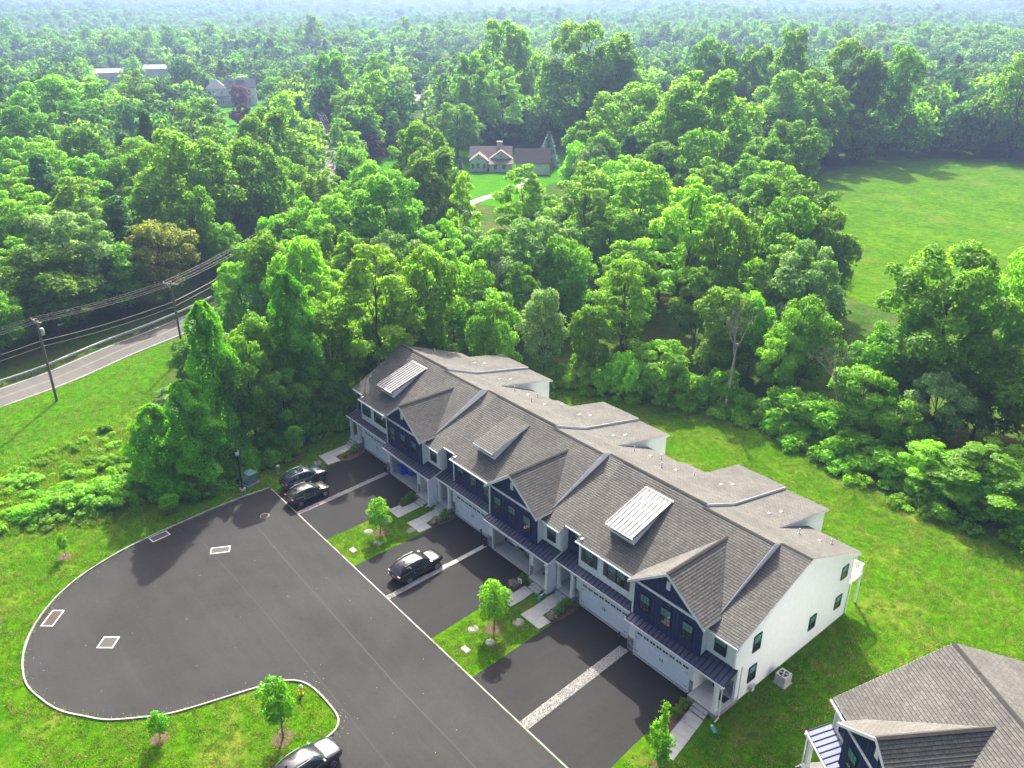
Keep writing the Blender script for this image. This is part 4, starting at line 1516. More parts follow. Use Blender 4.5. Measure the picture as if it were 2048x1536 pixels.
    for s in (-1, 1):
        mb = MB()
        mb.tube((s * .60, -1.55, c[1][1] + .02), (s * .64, -.9, zt + .03), .018, n=5)
        mb.tube((s * .64, -.9, zt + .03), (s * .64, .1, zt - .01), .018, n=5)
        mb.build('roof_rail', MAT['galv'], root)
        mb = MB()
        mb.box(s * .93 - .12, s * .93 + .12, .82, .94, belt - .01, belt + .13)
        mb.build('mirror', P, root)
        for yy in (-.95, .15):
            mb = MB()
            mb.box(s * .945 - .02, s * .945 + .02, yy, yy + .2, belt - .22, belt - .185)
            mb.build('handle', MAT['galv'], root)
        mb = MB()
        mb.box(s * .70 - .14, s * .70 + .14, -L/2 + .0, -L/2 + .16, .82, 1.0)
        mb.build('taillight', MAT['tail'], root)
        mb = MB()
        mb.prism([(s * .50, L/2 - .10, .74), (s * .82, L/2 - .36, .80), (s * .80, L/2 - .42, .90), (s * .50, L/2 - .16, .84)], (0, .03, .02))
        mb.build('headlight', MAT['headlight'], root)
        for yy in (-wb / 2 - .02, wb / 2 + .05):
            ar = MB()
            ar.tube((s * .60, yy, wr), (s * .955, yy, wr), wr + .07, n=18)
            ar.build('wheel_arch', MAT['rubber'], root)
            tm, rm = wheel_mesh(wr)
            w = link('wheel', tm, root, (s * .865, yy, wr), (0, 0, 0 if s > 0 else pi))
            link('rim', rm, w)
    mb = MB()
    mb.box(-.84, .84, -L/2 - .01, -L/2 + .12, .50, .60)
    mb.build('rear_bumper', MAT['black'], root)
    mb = MB()
    mb.box(-.26, .26, -L/2 - .03, -L/2 + .05, .66, .78)
    mb.build('plate', MAT['paintline'], root)
    mb = MB()
    mb.box(-.42, .42, L/2 - .06, L/2 + .012, .46, .66)
    mb.build('grille', MAT['black'], root)
    mb = MB()
    mb.box(-.02, .02, -1.35, -1.2, c[2][1] - .02, c[2][1] + .08)
    mb.build('antenna', MAT['black'], root)
    return root

car('dark navy car with glass roof parked nearest the woods', (-3.45, 2.75, 0.014), radians(2), 'navy', 'suv', pano=True)
car('dark grey hatchback parked beside the first gravel strip', (-0.55, 1.70, 0.014), radians(3), 'graphite', 'hatch')
car('black car parked alone beside the strip with flat pavers', (16.15, 3.45, 0.014), radians(2), 'black', 'suv')
car('dark slate car parked against the island kerb', (28.75, -13.4, 0.014), radians(6), 'slate', 'suv')
car('silver car inside the open garage', (18.9, 13.9, 0.04), radians(180), 'silver', 'hatch')
car('black car inside the open garage beside the silver car', (21.55, 14.0, 0.04), radians(180), 'black', 'suv')

# ------------------------------------------------------------------ street and yard furniture
def street_lamp(x, y, h, label):
    r = thing('street_lamp', label, 'street lamp', (x, y, 0))
    mb = MB()
    mb.lathe([(0.30, 0), (0.30, 0.28), (0.26, 0.30), (0, 0.30)], n=14)
    mb.build('footing', MAT['concrete'], r)
    mb = MB()
    mb.lathe([(0.13, 0.30), (0.13, 0.6), (0.075, 0.75), (0.06, h - 0.75), (0.10, h - 0.72), (0.0, h - 0.70)], n=10)
    mb.build('post', MAT['black'], r)
    mb = MB()
    mb.lathe([(0.08, h - 0.70), (0.17, h - 0.58), (0.21, h - 0.22), (0.0, h - 0.20)], n=8)
    lt = mb.build('lantern', MAT['headlight'], r)
    mb = MB()
    mb.lathe([(0.24, h - 0.20), (0.12, h - 0.06), (0.04, h), (0.0, h + 0.06)], n=8)
    mb.build('cap', MAT['black'], lt)
street_lamp(-6.1, -2.75, 4.75, 'black lantern street lamp on a round footing by the court kerb')

r = thing('transformer_box', 'green utility transformer box beside the street lamp', 'utility box', (-7.1, -1.6, 0), radians(12))
mb = MB(); mb.box(-0.75, 0.75, -0.75, 0.75, 0, 0.12); mb.build('pad', MAT['concrete_dark'], r)
mb = MB()
mb.prism([(-0.6, -0.6, 0.12), (-0.6, 0.6, 0.12), (-0.6, 0.6, 1.15), (-0.6, -0.35, 1.15), (-0.6, -0.6, 0.85)], (1.2, 0, 0))
mb.build('cabinet', MAT['green_box'], r)
mb = MB(); mb.box(-0.64, 0.64, -0.38, 0.64, 1.152, 1.20); mb.build('lid', MAT['green_box'], r)
mb = MB(); mb.box(-0.14, 0.14, -0.615, -0.601, 0.45, 0.72); mb.build('notice', MAT['paintline'], r)

r = thing('pedestal', 'small pale utility pedestal in the grass behind the navy car', 'utility box', (-6.9, 1.5, 0))
mb = MB(); mb.lathe([(0.16, 0), (0.16, 0.75), (0.19, 0.76), (0.19, 0.95), (0.1, 1.02), (0, 1.03)], n=8); mb.build('case', MAT['acgrey'], r)
mb = MB(); mb.box(-0.22, 0.22, -0.22, 0.22, 0, 0.05); mb.build('base', MAT['concrete_dark'], r)

def hydrant(x, y):
    r = thing('fire_hydrant', 'yellow fire hydrant on the grass island', 'hydrant', (x, y, 0))
    mb = MB(); mb.lathe([(0.16, 0), (0.16, 0.06), (0.11, 0.08), (0.11, 0.58), (0.15, 0.60), (0.15, 0.66), (0.11, 0.68)], n=12); mb.build('barrel', MAT['hydrant'], r)
    mb = MB(); mb.lathe([(0.13, 0.68), (0.12, 0.76), (0.05, 0.84), (0.03, 0.90), (0, 0.90)], n=12); mb.build('bonnet', MAT['trim'], r)
    for s in (-1, 1):
        mb = MB(); mb.tube((s * 0.08, 0, 0.48), (s * 0.20, 0, 0.48), 0.06, n=8); mb.build('outlet', MAT['hydrant'], r)
    mb = MB(); mb.tube((0, -0.08, 0.42), (0, -0.20, 0.42), 0.075, n=8); mb.build('outlet', MAT['hydrant'], r)
hydrant(22.5, -10.6)

def grate(x, y, rot, w, l, label, m='grate'):
    r = thing('storm_grate', label, 'grate', (x, y, 0.014), rot, 'storm grates in the court')
    mb = MB()
    t = 0.10
    mb.box(-w/2-t, w/2+t, -l/2-t, -l/2, 0, 0.008); mb.box(-w/2-t, w/2+t, l/2, l/2+t, 0, 0.008)
    mb.box(-w/2-t, -w/2, -l/2, l/2, 0, 0.008); mb.box(w/2, w/2+t, -l/2, l/2, 0, 0.008)
    mb.build('painted_border', MAT['paintline'], r)
    mb = MB(); mb.box(-w/2, w/2, -l/2, l/2, 0, 0.003); mb.build('pit', MAT['black'], r)
    b = MB(); b.box(-0.022, 0.022, -l/2, l/2, 0.0035, 0.012); bm_ = b.mesh('bar', MAT[m])
    n = int(w / 0.095)
    for i in range(n):
        link('bar', bm_, r, (-w/2 + w * (i + .5) / n, 0, 0))
    b = MB(); b.box(-w/2, w/2, -0.018, 0.018, 0.0125, 0.017); bm2 = b.mesh('cross_bar', MAT[m])
    for i in (-1, 0, 1):
        link('cross_bar', bm2, r, (0, i * l / 4, 0))
grate(-3.45, -11.9, radians(98), 1.5, 0.75, 'long storm grate set against the kerb below the woods')
grate(2.2, -8.4, radians(62), 1.5, 0.75, 'storm grate in the court between tree shadows')
grate(2.45, -22.2, radians(140), 1.7, 0.8, 'rusty storm grate by the kerb in the round end', 'rust')
grate(8.2, -19.6, radians(50), 1.05, 1.05, 'square storm grate in the open round end of the court')

def disc(name, label, cat, x, y, r0, mat, group, z=0.012):
    r = thing(name, label, cat, (x, y, z), 0, group)
    mb = MB(); mb.lathe([(r0 + 0.07, 0), (r0 + 0.07, 0.012), (r0, 0.014)], n=20); mb.build('ring', MAT['cover'], r)
    mb = MB(); mb.lathe([(r0 - 0.01, 0.0), (r0 - 0.01, 0.022), (r0 * 0.6, 0.026), (0, 0.026)], n=20); mb.build('lid', mat, r)
disc('manhole_cover', 'round iron manhole cover near the hatchback', 'manhole', -0.4, -3.0, 0.38, MAT['rust'], 'manholes')
for (x, y, rr, m, lab) in [(26.7, 6.0, 0.42, 'cover', 'pale round access cover in the lawn by the flowering shrub walk'), (25.0, 2.8, 0.36, 'cover', 'round concrete cover at the shadow edge, lawn before the middle pair'),
                           (27.0, 2.9, 0.33, 'concrete_dark', 'brown round cover ringed by dry grass'), (8.0, 6.1, 0.0, 'acgrey', ''), (10.7, 6.4, 0.42, 'cover', 'pale round access cover by the black car driveway'),
                           (8.3, 3.3, 0.38, 'cover', 'round concrete cover at the shadow edge, lawn nearest the blue bin'), (10.4, 3.0, 0.36, 'concrete_dark', 'brown round cover in the shaded lawn nearest the blue bin'),
                           (7.9, 5.6, 0.42, 'cover', 'pale round access cover under the young tree by the blue bin'), (-6.3, 5.6, 0.42, 'cover', 'pale round access cover beside the navy car')]:
    if rr:
        disc('access_cover', lab, 'cover', x, y, rr, MAT[m], 'round covers set in the lawns', 0.004)
for (x, y, rot, lab) in ((26.4, 1.0, 0.05, 'white rectangular utility lid in the lawn by the widest strip'), (9.9, 0.75, 0.05, 'white rectangular utility lid in the lawn by the black car')):
    r = thing('utility_cover', lab, 'cover', (x, y, 0.004), rot, 'rectangular utility lids')
    mb = MB(); mb.box(-0.36, 0.36, -0.24, 0.24, 0, 0.03); mb.build('frame', MAT['cover'], r)
    mb = MB(); mb.box(-0.33, 0.33, -0.21, 0.21, 0.0305, 0.04); mb.build('lid', MAT['concrete'], r)

for (x, y, lab) in ((0.15, 10.2, 'black bollard post at the garage end of the narrow gravel strip'), (16.0, 10.6, 'black bollard post by the closed garage beside the paver strip'), (17.0, 10.15, 'black bollard post at the head of the paver strip'), (33.45, 10.35, 'black bollard post at the head of the widest gravel strip')):
    r = thing('bollard', lab, 'bollard', (x, y, 0.012), 0, 'black bollards by the garages')
    mb = MB(); mb.lathe([(0.09, 0), (0.075, 0.03), (0.075, 1.05), (0.085, 1.06), (0.085, 1.12), (0, 1.15)], n=10); mb.build('post', MAT['black'], r)
    mb = MB(); mb.lathe([(0.077, 0.8), (0.077, 0.88)], n=10); mb.build('band', MAT['galv'], r)

# air conditioner, gas meter and drain by the end wall
r = thing('air_conditioner', 'grey air conditioner with fan grille beside the long white wall', 'air conditioner', (43.75, 16.5, 0))
mb = MB(); mb.box(-0.5, 0.5, -0.5, 0.5, 0, 0.08); mb.build('pad', MAT['concrete'], r)
mb = MB()
mb.box(-0.42, 0.42, -0.42, 0.42, 0.08, 0.16); mb.box(-0.42, 0.42, -0.42, 0.42, 0.82, 0.9)
for sx in (-1, 1):
    for sy in (-1, 1):
        mb.box(sx * 0.38 - 0.04, sx * 0.38 + 0.04, sy * 0.38 - 0.04, sy * 0.38 + 0.04, 0.16, 0.82)
mb.build('casing', MAT['acgrey'], r)
mb = MB(); mb.box(-0.38, 0.38, -0.38, 0.38, 0.161, 0.819); mb.build('coil', MAT['concrete_dark'], r)
lv = MB()
for i in range(16):
    z = 0.19 + i * 0.04
    lv.box(-0.40, 0.40, -0.405, -0.385, z, z + 0.014); lv.box(0.385, 0.405, -0.40, 0.40, z, z + 0.014)
lv.build('louvre', MAT['acgrey'], r)
mb = MB(); mb.lathe([(0.34, 0.905), (0.34, 0.915), (0.0, 0.915)], n=20); mb.build('fan_well', MAT['black'], r)
mb = MB()
for i in range(4):
    a = i * pi / 2
    mb.prism([(0.05 * cos(a), 0.05 * sin(a), 0.925), (0.31 * cos(a), 0.31 * sin(a), 0.925), (0.31 * cos(a + .6), 0.31 * sin(a + .6), 0.935), (0.05 * cos(a + .6), 0.05 * sin(a + .6), 0.93)], (0, 0, 0.008))
mb.lathe([(0.07, 0.92), (0.07, 0.95), (0, 0.95)], n=10)
mb.build('fan_blade', MAT['acgrey'], r)
r = thing('gas_meter', 'small grey gas meter with pipe at the foot of the long white wall', 'meter', (42.85, 13.9, 0))
mb = MB(); mb.box(-0.12, 0.18, -0.16, 0.16, 0.35, 0.7); mb.build('case', MAT['acgrey'], r)
mb = MB(); mb.path([(0.05, -0.25, 0), (0.05, -0.25, 0.5), (0.05, -0.1, 0.55)], [0.03, 0.03, 0.03]); mb.path([(0.05, 0.1, 0.6), (0.05, 0.4, 0.6), (-0.1, 0.4, 0.6)], [0.03, 0.03, 0.03]); mb.build('pipe', MAT['galv'], r)
for (x, y, a, lab) in ((43.1, 9.3, -0.5, 'green drain pipe end in the corner lawn below the downspout'), (25.5, 9.4, -1.2, 'green drain pipe end in the shaded grass between two walks')):
    r = thing('drain_outlet', lab, 'drain pipe', (x, y, 0), a)
    mb = MB(); mb.box(-0.1, 0.45, -0.14, 0.14, 0, 0.10); mb.build('tray', MAT['green_pipe'], r)
    mb = MB(); mb.box(-0.22, -0.09, -0.08, 0.08, 0, 0.14); mb.build('elbow', MAT['trim'], r)

# porch and garage contents
def porch_chair(x, y, z, rot, lab):
    r = thing('porch_chair', lab, 'chair', (x, y, z), rot)
    mb = MB()
    rings = []
    for zz, rr in ((0.40, 0.16), (0.42, 0.27), (0.55, 0.30), (0.72, 0.30), (0.86, 0.27)):
        rings.append([(rr * cos(t), rr * 0.95 * sin(t) , zz - (0.0 if sin(t) > -0.2 else 0.20 * (zz - 0.4) / 0.46 * 2)) for t in [2 * pi * i / 14 for i in range(14)]])
    mb.loft(rings, 0, True, True, False)
    mb.lathe([(0.27, 0.43), (0, 0.43)], n=14)
    mb.build('shell', MAT['black'], r)
    for sx in (-1, 1):
        for sy in (-1, 1):
            mb = MB(); mb.tube((sx * 0.12, sy * 0.12, 0.41), (sx * 0.22, sy * 0.22, 0), 0.015, n=5); mb.build('leg', MAT['cream'], r)
porch_chair(41.35, 11.9, 0.46, 0.3, 'black shell chair on the corner porch')
porch_chair(23.7, 11.9, 0.46, 0.3, 'black shell chair on the porch beside the parked-car garage')
for (x, y, lab) in ((42.0, 11.6, 'dark door mat on the corner porch'), (24.2, 11.5, 'dark patterned mat on the porch beside the parked-car garage')):
    r = thing('door_mat', lab, 'mat', (x, y, 0.462), 0)
    mb = MB(); mb.box(-0.45, 0.45, -0.3, 0.3, 0, 0.015); mb.build('pile', MAT['mat_dark'], r)
    mb = MB(); mb.box(-0.47, 0.47, -0.32, 0.32, 0, 0.008); mb.build('edge', MAT['rubber'], r)
def bin_(x, y, lab):
    r = thing('recycling_bin', lab, 'bin', (x, y, 0.036), 0, 'blue bins in the open garage')
    mb = MB(); mb.loft([[(-.26, -.3, 0), (.26, -.3, 0), (.26, .3, 0), (-.26, .3, 0)], [(-.33, -.38, 1.0), (.33, -.38, 1.0), (.33, .38, 1.0), (-.33, .38, 1.0)]], 0, False); mb.build('tub', MAT['bin_blue'], r)
    mb = MB(); mb.prism([(-.35, -.42, 1.0), (.35, -.42, 1.0), (.35, .40, 1.0), (-.35, .40, 1.0)], (0, 0, 0.07)); mb.build('lid', MAT['bin_blue'], r)
    for s in (-1, 1):
        mb = MB(); mb.tube((s * .27, .34, .1), (s * .33, .34, .1), .1, n=10); mb.build('wheel', MAT['rubber'], r)
bin_(1.55, 11.5, 'blue wheeled recycling bin just inside the open garage')
bin_(2.35, 12.1, 'second blue wheeled bin standing deeper in the open garage')
r = thing('reel', 'yellow hose reel on the wall inside the parked-car garage', 'hose reel', (17.55, 12.3, 0.04))
mb = MB(); mb.tube((0, -0.1, 0.6), (0, 0.1, 0.6), 0.28, n=14); mb.build('drum', MAT['hydrant'], r)
mb = MB(); mb.box(-0.04, 0.04, -0.12, 0.12, 0, 0.6); mb.build('stand', MAT['black'], r)
r = thing('yard_sign', 'small white yard sign in the mulch beside the walk', 'sign', (23.35, 9.0, 0), radians(10))
mb = MB(); mb.box(-0.2, 0.2, -0.015, 0.015, 0.35, 0.8); mb.build('board', MAT['trim'], r)
mb = MB(); mb.box(-0.08, 0.08, -0.022, -0.016, 0.48, 0.58); mb.box(-0.03, 0.03, -0.022, -0.016, 0.60, 0.70); mb.build('print', MAT['rust'], r)
for s in (-1, 1):
    mb = MB(); mb.tube((s * 0.15, 0, 0), (s * 0.15, 0, 0.36), 0.008, n=4); mb.build('stake', MAT['galv'], r)

# mulch beds (part of the ground)
def mulch(poly, lab='dark mulch bed', z=0.02):
    o = sheet('mulch_bed', catmull(poly, 5), z, MAT['mulch'], lab)
def mulch_ring(x, y, r, lab):
    pts = [(x + r * (1 + 0.12 * sin(5 * i + x)) * cos(i * pi / 5), y + r * (1 + 0.12 * cos(3 * i + y)) * sin(i * pi / 5)) for i in range(10)]
    mulch(pts, lab)
mulch([(-6.6, 10.7), (-5.2, 10.9), (-4.6, 8.4), (-6.1, 8.0)], 'mulch bed by the porch beside the woods')
mulch([(5.6, 9.9), (6.7, 9.8), (6.7, 8.1), (6.0, 8.1)], 'mulch bed by the blue bin porch')
mulch([(10.5, 10.7), (11.7, 10.7), (11.5, 8.4), (10.8, 8.4)], 'mulch bed with shrubs, second porch pair')
mulch([(22.3, 9.8), (23.5, 9.8), (23.5, 8.1), (22.8, 8.1)], 'mulch bed with the yard sign')
mulch([(27.3, 10.7), (28.5, 10.7), (28.5, 8.1), (27.5, 8.1)], 'mulch bed with flowering shrubs')
mulch([(40.1, 9.8), (40.9, 9.6), (41.5, 6.6), (40.7, 6.4)], 'mulch bed by the corner porch')

# ------------------------------------------------------------------ roads, poles, guard rail
ROAD = [(-30, -75), (-41.0, -35), (-46.6, -17.2), (-49.0, -9.8), (-53.5, -0.9), (-57.2, 7.8), (-64, 20), (-74, 32), (-86, 45), (-107, 59.5), (-137, 77), (-166, 93.5), (-204, 112), (-250, 131), (-310, 157), (-410, 202), (-560, 268)]
rp = catmull(ROAD, 5, False)
mb = MB(); ribbon(mb, rp, -3.0, 3.0, 0.022, 0, hgt); tag(mb.build('road', MAT['road']), 'grey two-lane road running off through the woods', kind='structure')
mb = MB()
for o in (-0.12, 0.06): ribbon(mb, rp, o, o + 0.07, 0.027, 0, hgt)
tag(mb.build('road_marking', MAT['yellowline']), 'faded yellow centre line', kind='structure')
mb = MB()
for o in (-2.75, 2.65): ribbon(mb, rp, o, o + 0.10, 0.027, 0, hgt)
tag(mb.build('road_marking', MAT['paintline']), 'white edge lines', kind='structure')
LANE = catmull([(-90, 92), (-97, 92), (-103, 104), (-107, 118), (-116, 132)], 5, False)
mb = MB(); ribbon(mb, LANE, -1.4, 1.4, 0.03); tag(mb.build('drive', MAT['concrete']), 'pale driveway to the tan cottage', kind='structure')
LANE2 = catmull([(-128, 72.5), (-133, 84), (-142, 97), (-158, 118), (-175, 140)], 5, False)
mb = MB(); ribbon(mb, LANE2, -1.3, 1.3, 0.03); tag(mb.build('drive', MAT['road']), 'grey drive leaving the road', kind='structure')
LANE3 = catmull([(-300, 152), (-325, 152), (-350, 162), (-375, 172)], 5, False)
mb = MB(); ribbon(mb, LANE3, -5, 5, 0.03); tag(mb.build('car_park', MAT['road']), 'car park before the white house', kind='structure')

gr = thing('guardrail', 'galvanised guardrail along the wooded side of the road', 'guardrail', (-56.0, 0, 0))
gp = [p for p in rp if -27 < p[1] < 22]
rail = MB()
def gpt(i, off):
    a = Vector(gp[max(i - 1, 0)]); b = Vector(gp[min(i + 1, len(gp) - 1)])
    t = (b - a).normalized(); nn = Vector((-t.y, t.x))
    return Vector(gp[i]) + nn * off
rr = []
for i in range(len(gp)):
    p = gpt(i, 3.7)
    q = gpt(i, 3.78)
    ring = []
    for z, s in ((0.45, 0), (0.52, 1), (0.60, 0), (0.68, 1), (0.76, 0)):
        pp = p if s else q
        ring.append((pp.x + 56.0, pp.y, z))
    for z, s in ((0.76, 0), (0.45, 0)):
        pp = gpt(i, 3.82)
        ring.append((pp.x + 56.0, pp.y, z))
    rr.append(ring)
rail.loft(rr, 0, False)
rail.build('rail', MAT['galv'], gr)
pm = MB(); pm.box(-0.08, 0.08, -0.06, 0.06, 0, 0.7); pme = pm.mesh('post', MAT['galv'])
for i in range(len(gp)):
    p = gpt(i, 3.93)
    link('post', pme, gr, (p.x + 56.0, p.y, 0))

POLES = [(-36.5, -30.0), (-41.0, -12.0), (-45.6, 5.4), (-79.0, 41.5), (-137.7, 81.6), (-174.5, 99.3), (-214.0, 117.0), (-262, 139.5), (-318, 163)]
plab = ['wooden utility pole', 'wooden utility pole with crossarm standing in the bright road verge', 'wooden utility pole with crossarm rising behind the ivy columns',
        'wooden utility pole with crossarm where the road enters the woods', 'leaning-looking utility pole with crossarm beside the far stretch of road',
        'far utility pole with crossarm just before the road bend', 'far utility pole with crossarm nearest the white house road junction', 'far utility pole near the end of the visible road', 'last utility pole up the road by the big round tree']
tops = []
for k, (x, y) in enumerate(POLES):
    a = Vector(POLES[min(k + 1, len(POLES) - 1)]) - Vector(POLES[max(k - 1, 0)])
    ang = atan2(a.y, a.x)
    H = 10.9
    z0 = hgt(x, y)
    if k > 0:
        r = thing('utility_pole', plab[k], 'utility pole', (x, y, z0), ang, 'utility poles along the road')
        mb = MB(); mb.tube((0, 0, -0.3), (0, 0, H), 0.17, 0.12, 10); mb.build('pole', MAT['wood'], r)
        for zz in (H - 0.35,):
            mb = MB(); mb.box(-0.06, 0.06, -1.25, 1.25, zz - 0.07, zz + 0.07); mb.build('crossarm', MAT['straw'], r)
            for yy in (-1.15, -0.45, 0.45, 1.15):
                mb = MB(); mb.lathe([(0.05, zz + 0.07), (0.065, zz + 0.16), (0.035, zz + 0.25), (0, zz + 0.26)], (0, yy), 8); mb.build('insulator', MAT['acgrey'], r)
        mb = MB()
        for s in (-1, 1): mb.tube((0.08, s * 0.1, H - 1.1), (0.08, s * 0.75, H - 0.45), 0.02, n=4)
        mb.build('brace', MAT['galv'], r)
        if k in (1, 3, 5):
            mb = MB(); mb.lathe([(0.2, H - 2.2), (0.23, H - 2.15), (0.23, H - 1.4), (0.15, H - 1.32), (0, H - 1.3)], (0.36, 0), 12); mb.build('transformer', MAT['acgrey'], r)
    nn = Vector((-sin(ang), cos(ang)))
    tops.append([(x + nn.x * o, y + nn.y * o, z0 + zz) for o, zz in ((-1.15, H - 0.12), (-0.45, H - 0.12), (0.45, H - 0.12), (1.15, H - 0.12), (0.16, H - 2.9), (0.16, H - 3.6))])
wl = ['outermost bare power line on the verge side', 'inner bare power line on the verge side', 'inner bare power line on the woods side', 'outermost bare power line on the woods side', 'thick telephone cable slung below the power lines', 'lowest thin cable on the utility poles']
for w in range(6):
    mb = MB()
    rad = (0.018, 0.018, 0.018, 0.018, 0.034, 0.022)[w]
    for k in range(len(tops) - 1):
        a, b = Vector(tops[k][w]), Vector(tops[k + 1][w])
        L = (b - a).length
        sag = L * 0.018
        n = 10
        pts = []
        for i in range(n + 1):
            t = i / n
            p = a.lerp(b, t)
            p.z -= 4 * sag * t * (1 - t)
            pts.append(p)
        for i in range(n):
            mb.tube(pts[i], pts[i + 1], rad * (1 + L / 400), n=4, cap=False)
    tag(mb.build('power_line' if w < 4 else 'cable', MAT['wire']), wl[w], 'power line', 'lines along the utility poles')

# ------------------------------------------------------------------ far buildings
def gable_block(root, x0, x1, y0, y1, ze, zr, wall, roofm, axis='x', hip=False, ov=0.4):
    """walls and a pitched roof as parts"""
    mb = MB(); mb.box(x0, x1, y0, y1, 0, ze)
    if not hip:
        if axis == 'x':
            ym = (y0 + y1) / 2
            for x in (x0, x1 - 0.1): mb.prism([(x, y0, ze), (x, y1, ze), (x, ym, zr)], (0.1, 0, 0))
        else:
            xm = (x0 + x1) / 2
            for y in (y0, y1 - 0.1): mb.prism([(x0, y, ze), (x1, y, ze), (xm, y, zr)], (0, 0.1, 0))
    w = mb.build('wall', wall, root)
    r = MB()
    X0, X1, Y0, Y1 = x0 - ov, x1 + ov, y0 - ov, y1 + ov
    dz = -0.15
    if hip:
        xm, ym = (X0 + X1) / 2, (Y0 + Y1) / 2
        rx = max((X1 - X0) - (Y1 - Y0), 0) / 2
        a, b = (xm - rx, ym, zr), (xm + rx, ym, zr)
        r.prism([(X0, Y0, ze), (X1, Y0, ze), b, a], (0, 0, 0.12)); r.prism([(X1, Y1, ze), (X0, Y1, ze), a, b], (0, 0, 0.12))
        r.prism([(X0, Y1, ze), (X0, Y0, ze), a], (0, 0, 0.12)); r.prism([(X1, Y0, ze), (X1, Y1, ze), b], (0, 0, 0.12))
    elif axis == 'x':
        ym = (Y0 + Y1) / 2
        r.prism([(X0, Y0, ze + dz), (X1, Y0, ze + dz), (X1, ym, zr), (X0, ym, zr)], (0, 0, 0.15)); r.prism([(X1, Y1, ze + dz), (X0, Y1, ze + dz), (X0, ym, zr), (X1, ym, zr)], (0, 0, 0.15))
    else:
        xm = (X0 + X1) / 2
        r.prism([(X0, Y1, ze + dz), (X0, Y0, ze + dz), (xm, Y0, zr), (xm, Y1, zr)], (0, 0, 0.15)); r.prism([(X1, Y0, ze + dz), (X1, Y1, ze + dz), (xm, Y1, zr), (xm, Y0, zr)], (0, 0, 0.15))
    r.build('roof', roofm, root)
    return w
def far_window(root, x, y, z, w, h, side=False):
    mb = MB()
    if side: mb.box(y - 0.05 if False else x - 0.06, x + 0.06, y - w / 2 - .1, y + w / 2 + .1, z - .1, z + h + .1)
    else: mb.box(x - w / 2 - .1, x + w / 2 + .1, y - 0.08, y + 0.02, z - .1, z + h + .1)
    o = mb.build('window', MAT['trim'], root)
    mb = MB()
    if side: mb.box(x + 0.061, x + 0.09, y - w / 2, y + w / 2, z, z + h)
    else: mb.box(x - w / 2, x + w / 2, y - 0.11, y - 0.081, z, z + h)
    mb.build('pane', MAT['pane_dark'], o)

wh = thing('white_house', 'large white house with grey hipped roof among copper trees', 'house', (-376, 150, 0), radians(66))
gable_block(wh, -12.5, -3.0, -6, 6, 8.6, 13.2, MAT['trim'], MAT['greyroof'], hip=True)
gable_block(wh, -3.0, 12, -4, 5, 8.8, 12.8, MAT['trim'], MAT['greyroof'], 'x')
mb = MB(); mb.prism([(-13.4, -8.6, 4.1), (11, -8.6, 4.1), (11, -6.1, 4.9), (-13.4, -6.1, 4.9)], (0, 0, 0.15)); mb.build('porch_roof', MAT['greyroof'], wh)
for i in range(9):
    mb = MB(); mb.box(-13.1 + i * 2.95, -12.8 + i * 2.95, -8.5, -8.2, 0, 4.1); mb.build('porch_column', MAT['trim'], wh)
for x in (-11, -8.5, -5): far_window(wh, x, -6.03, 5.6, 1.2, 2.0)
for x in (-1, 2, 5, 8.5): far_window(wh, x, -4.03, 5.6, 1.2, 2.0)
for x in (-10.5, -7.5, -4.5): far_window(wh, x, -6.03, 1.2, 1.4, 2.3)
for x in (0, 4, 8): far_window(wh, x, -4.03, 1.2, 1.4, 2.3)
mb = MB(); mb.box(-0.8, 0.8, -0.6, 0.6, 12, 14.6); mb.box(3.0, 7.0, -0.7, 0.9, 12.3, 13.9); mb.build('chimney', MAT['cream'], wh)
sh = thing('shed', 'small white gabled shed before the large white house', 'shed', (-338, 123, 0), radians(66))
gable_block(sh, -2.6, 2.6, -3, 3, 3.2, 5.2, MAT['trim'], MAT['cream'], 'y')
far_window(sh, 0, -3.03, 1.0, 1.2, 1.2)

ct = thing('cottage', 'tan cottage with brown roof, round gable vents and stone chimney', 'house', (-137, 134, 0), radians(50))
gable_block(ct, -6.5, 6.0, -1.5, 6.5, 3.3, 6.3, MAT['cream'], MAT['brownroof'], 'x')
gable_block(ct, -6.4, -1.2, -6.0, -1.6, 3.1, 5.2, MAT['cream'], MAT['brownroof'], 'y')
gable_block(ct, -0.4, 6.2, -4.2, -1.6, 3.4, 5.9, MAT['cream'], MAT['brownroof'], 'y')
mb = MB(); mb.prism([(-0.9, -7.4, 2.3), (6.6, -7.4, 2.3), (6.6, -4.3, 3.5), (-0.9, -4.3, 3.5)], (0, 0, 0.15)); mb.build('porch_roof', MAT['brownroof'], ct)
mb = MB(); mb.box(-0.6, 6.2, -6.9, -4.3, 0, 2.3); mb.build('wall', MAT['cream'], ct)
mb = MB(); mb.box(1.6, 3.2, 1.6, 2.9, 5.0, 7.7); mb.box(1.5, 3.3, 1.5, 3.0, 7.7, 7.85); mb.build('chimney', MAT['concrete'], ct)
for (x, y, z) in ((-3.8, -6.02, 3.7), (2.9, -4.22, 4.3)):
    mb = MB(); mb.tube((x, y, z), (x, y - 0.06, z), 0.42, n=14); o = mb.build('gable_vent', MAT['trim'], ct)
    mb = MB(); mb.tube((x, y - 0.061, z), (x, y - 0.09, z), 0.26, n=12); mb.build('louvre', MAT['black'], o)
for x in (-5.6, -4.1, -2.2): far_window(ct, x, -6.03, 1.0, 0.9, 1.5)
for x in (1.2, 3.8): far_window(ct, x, -6.93, 0.9, 1.1, 1.3)
gg = thing('garage', 'tan barn-like garage with dark brown roof beside the cottage', 'garage', (-124.5, 138.5, 0), radians(50))
gable_block(gg, -4.0, 6.0, -4.5, 3.5, 3.4, 7.0, MAT['cream'], MAT['brownroof'], 'x')
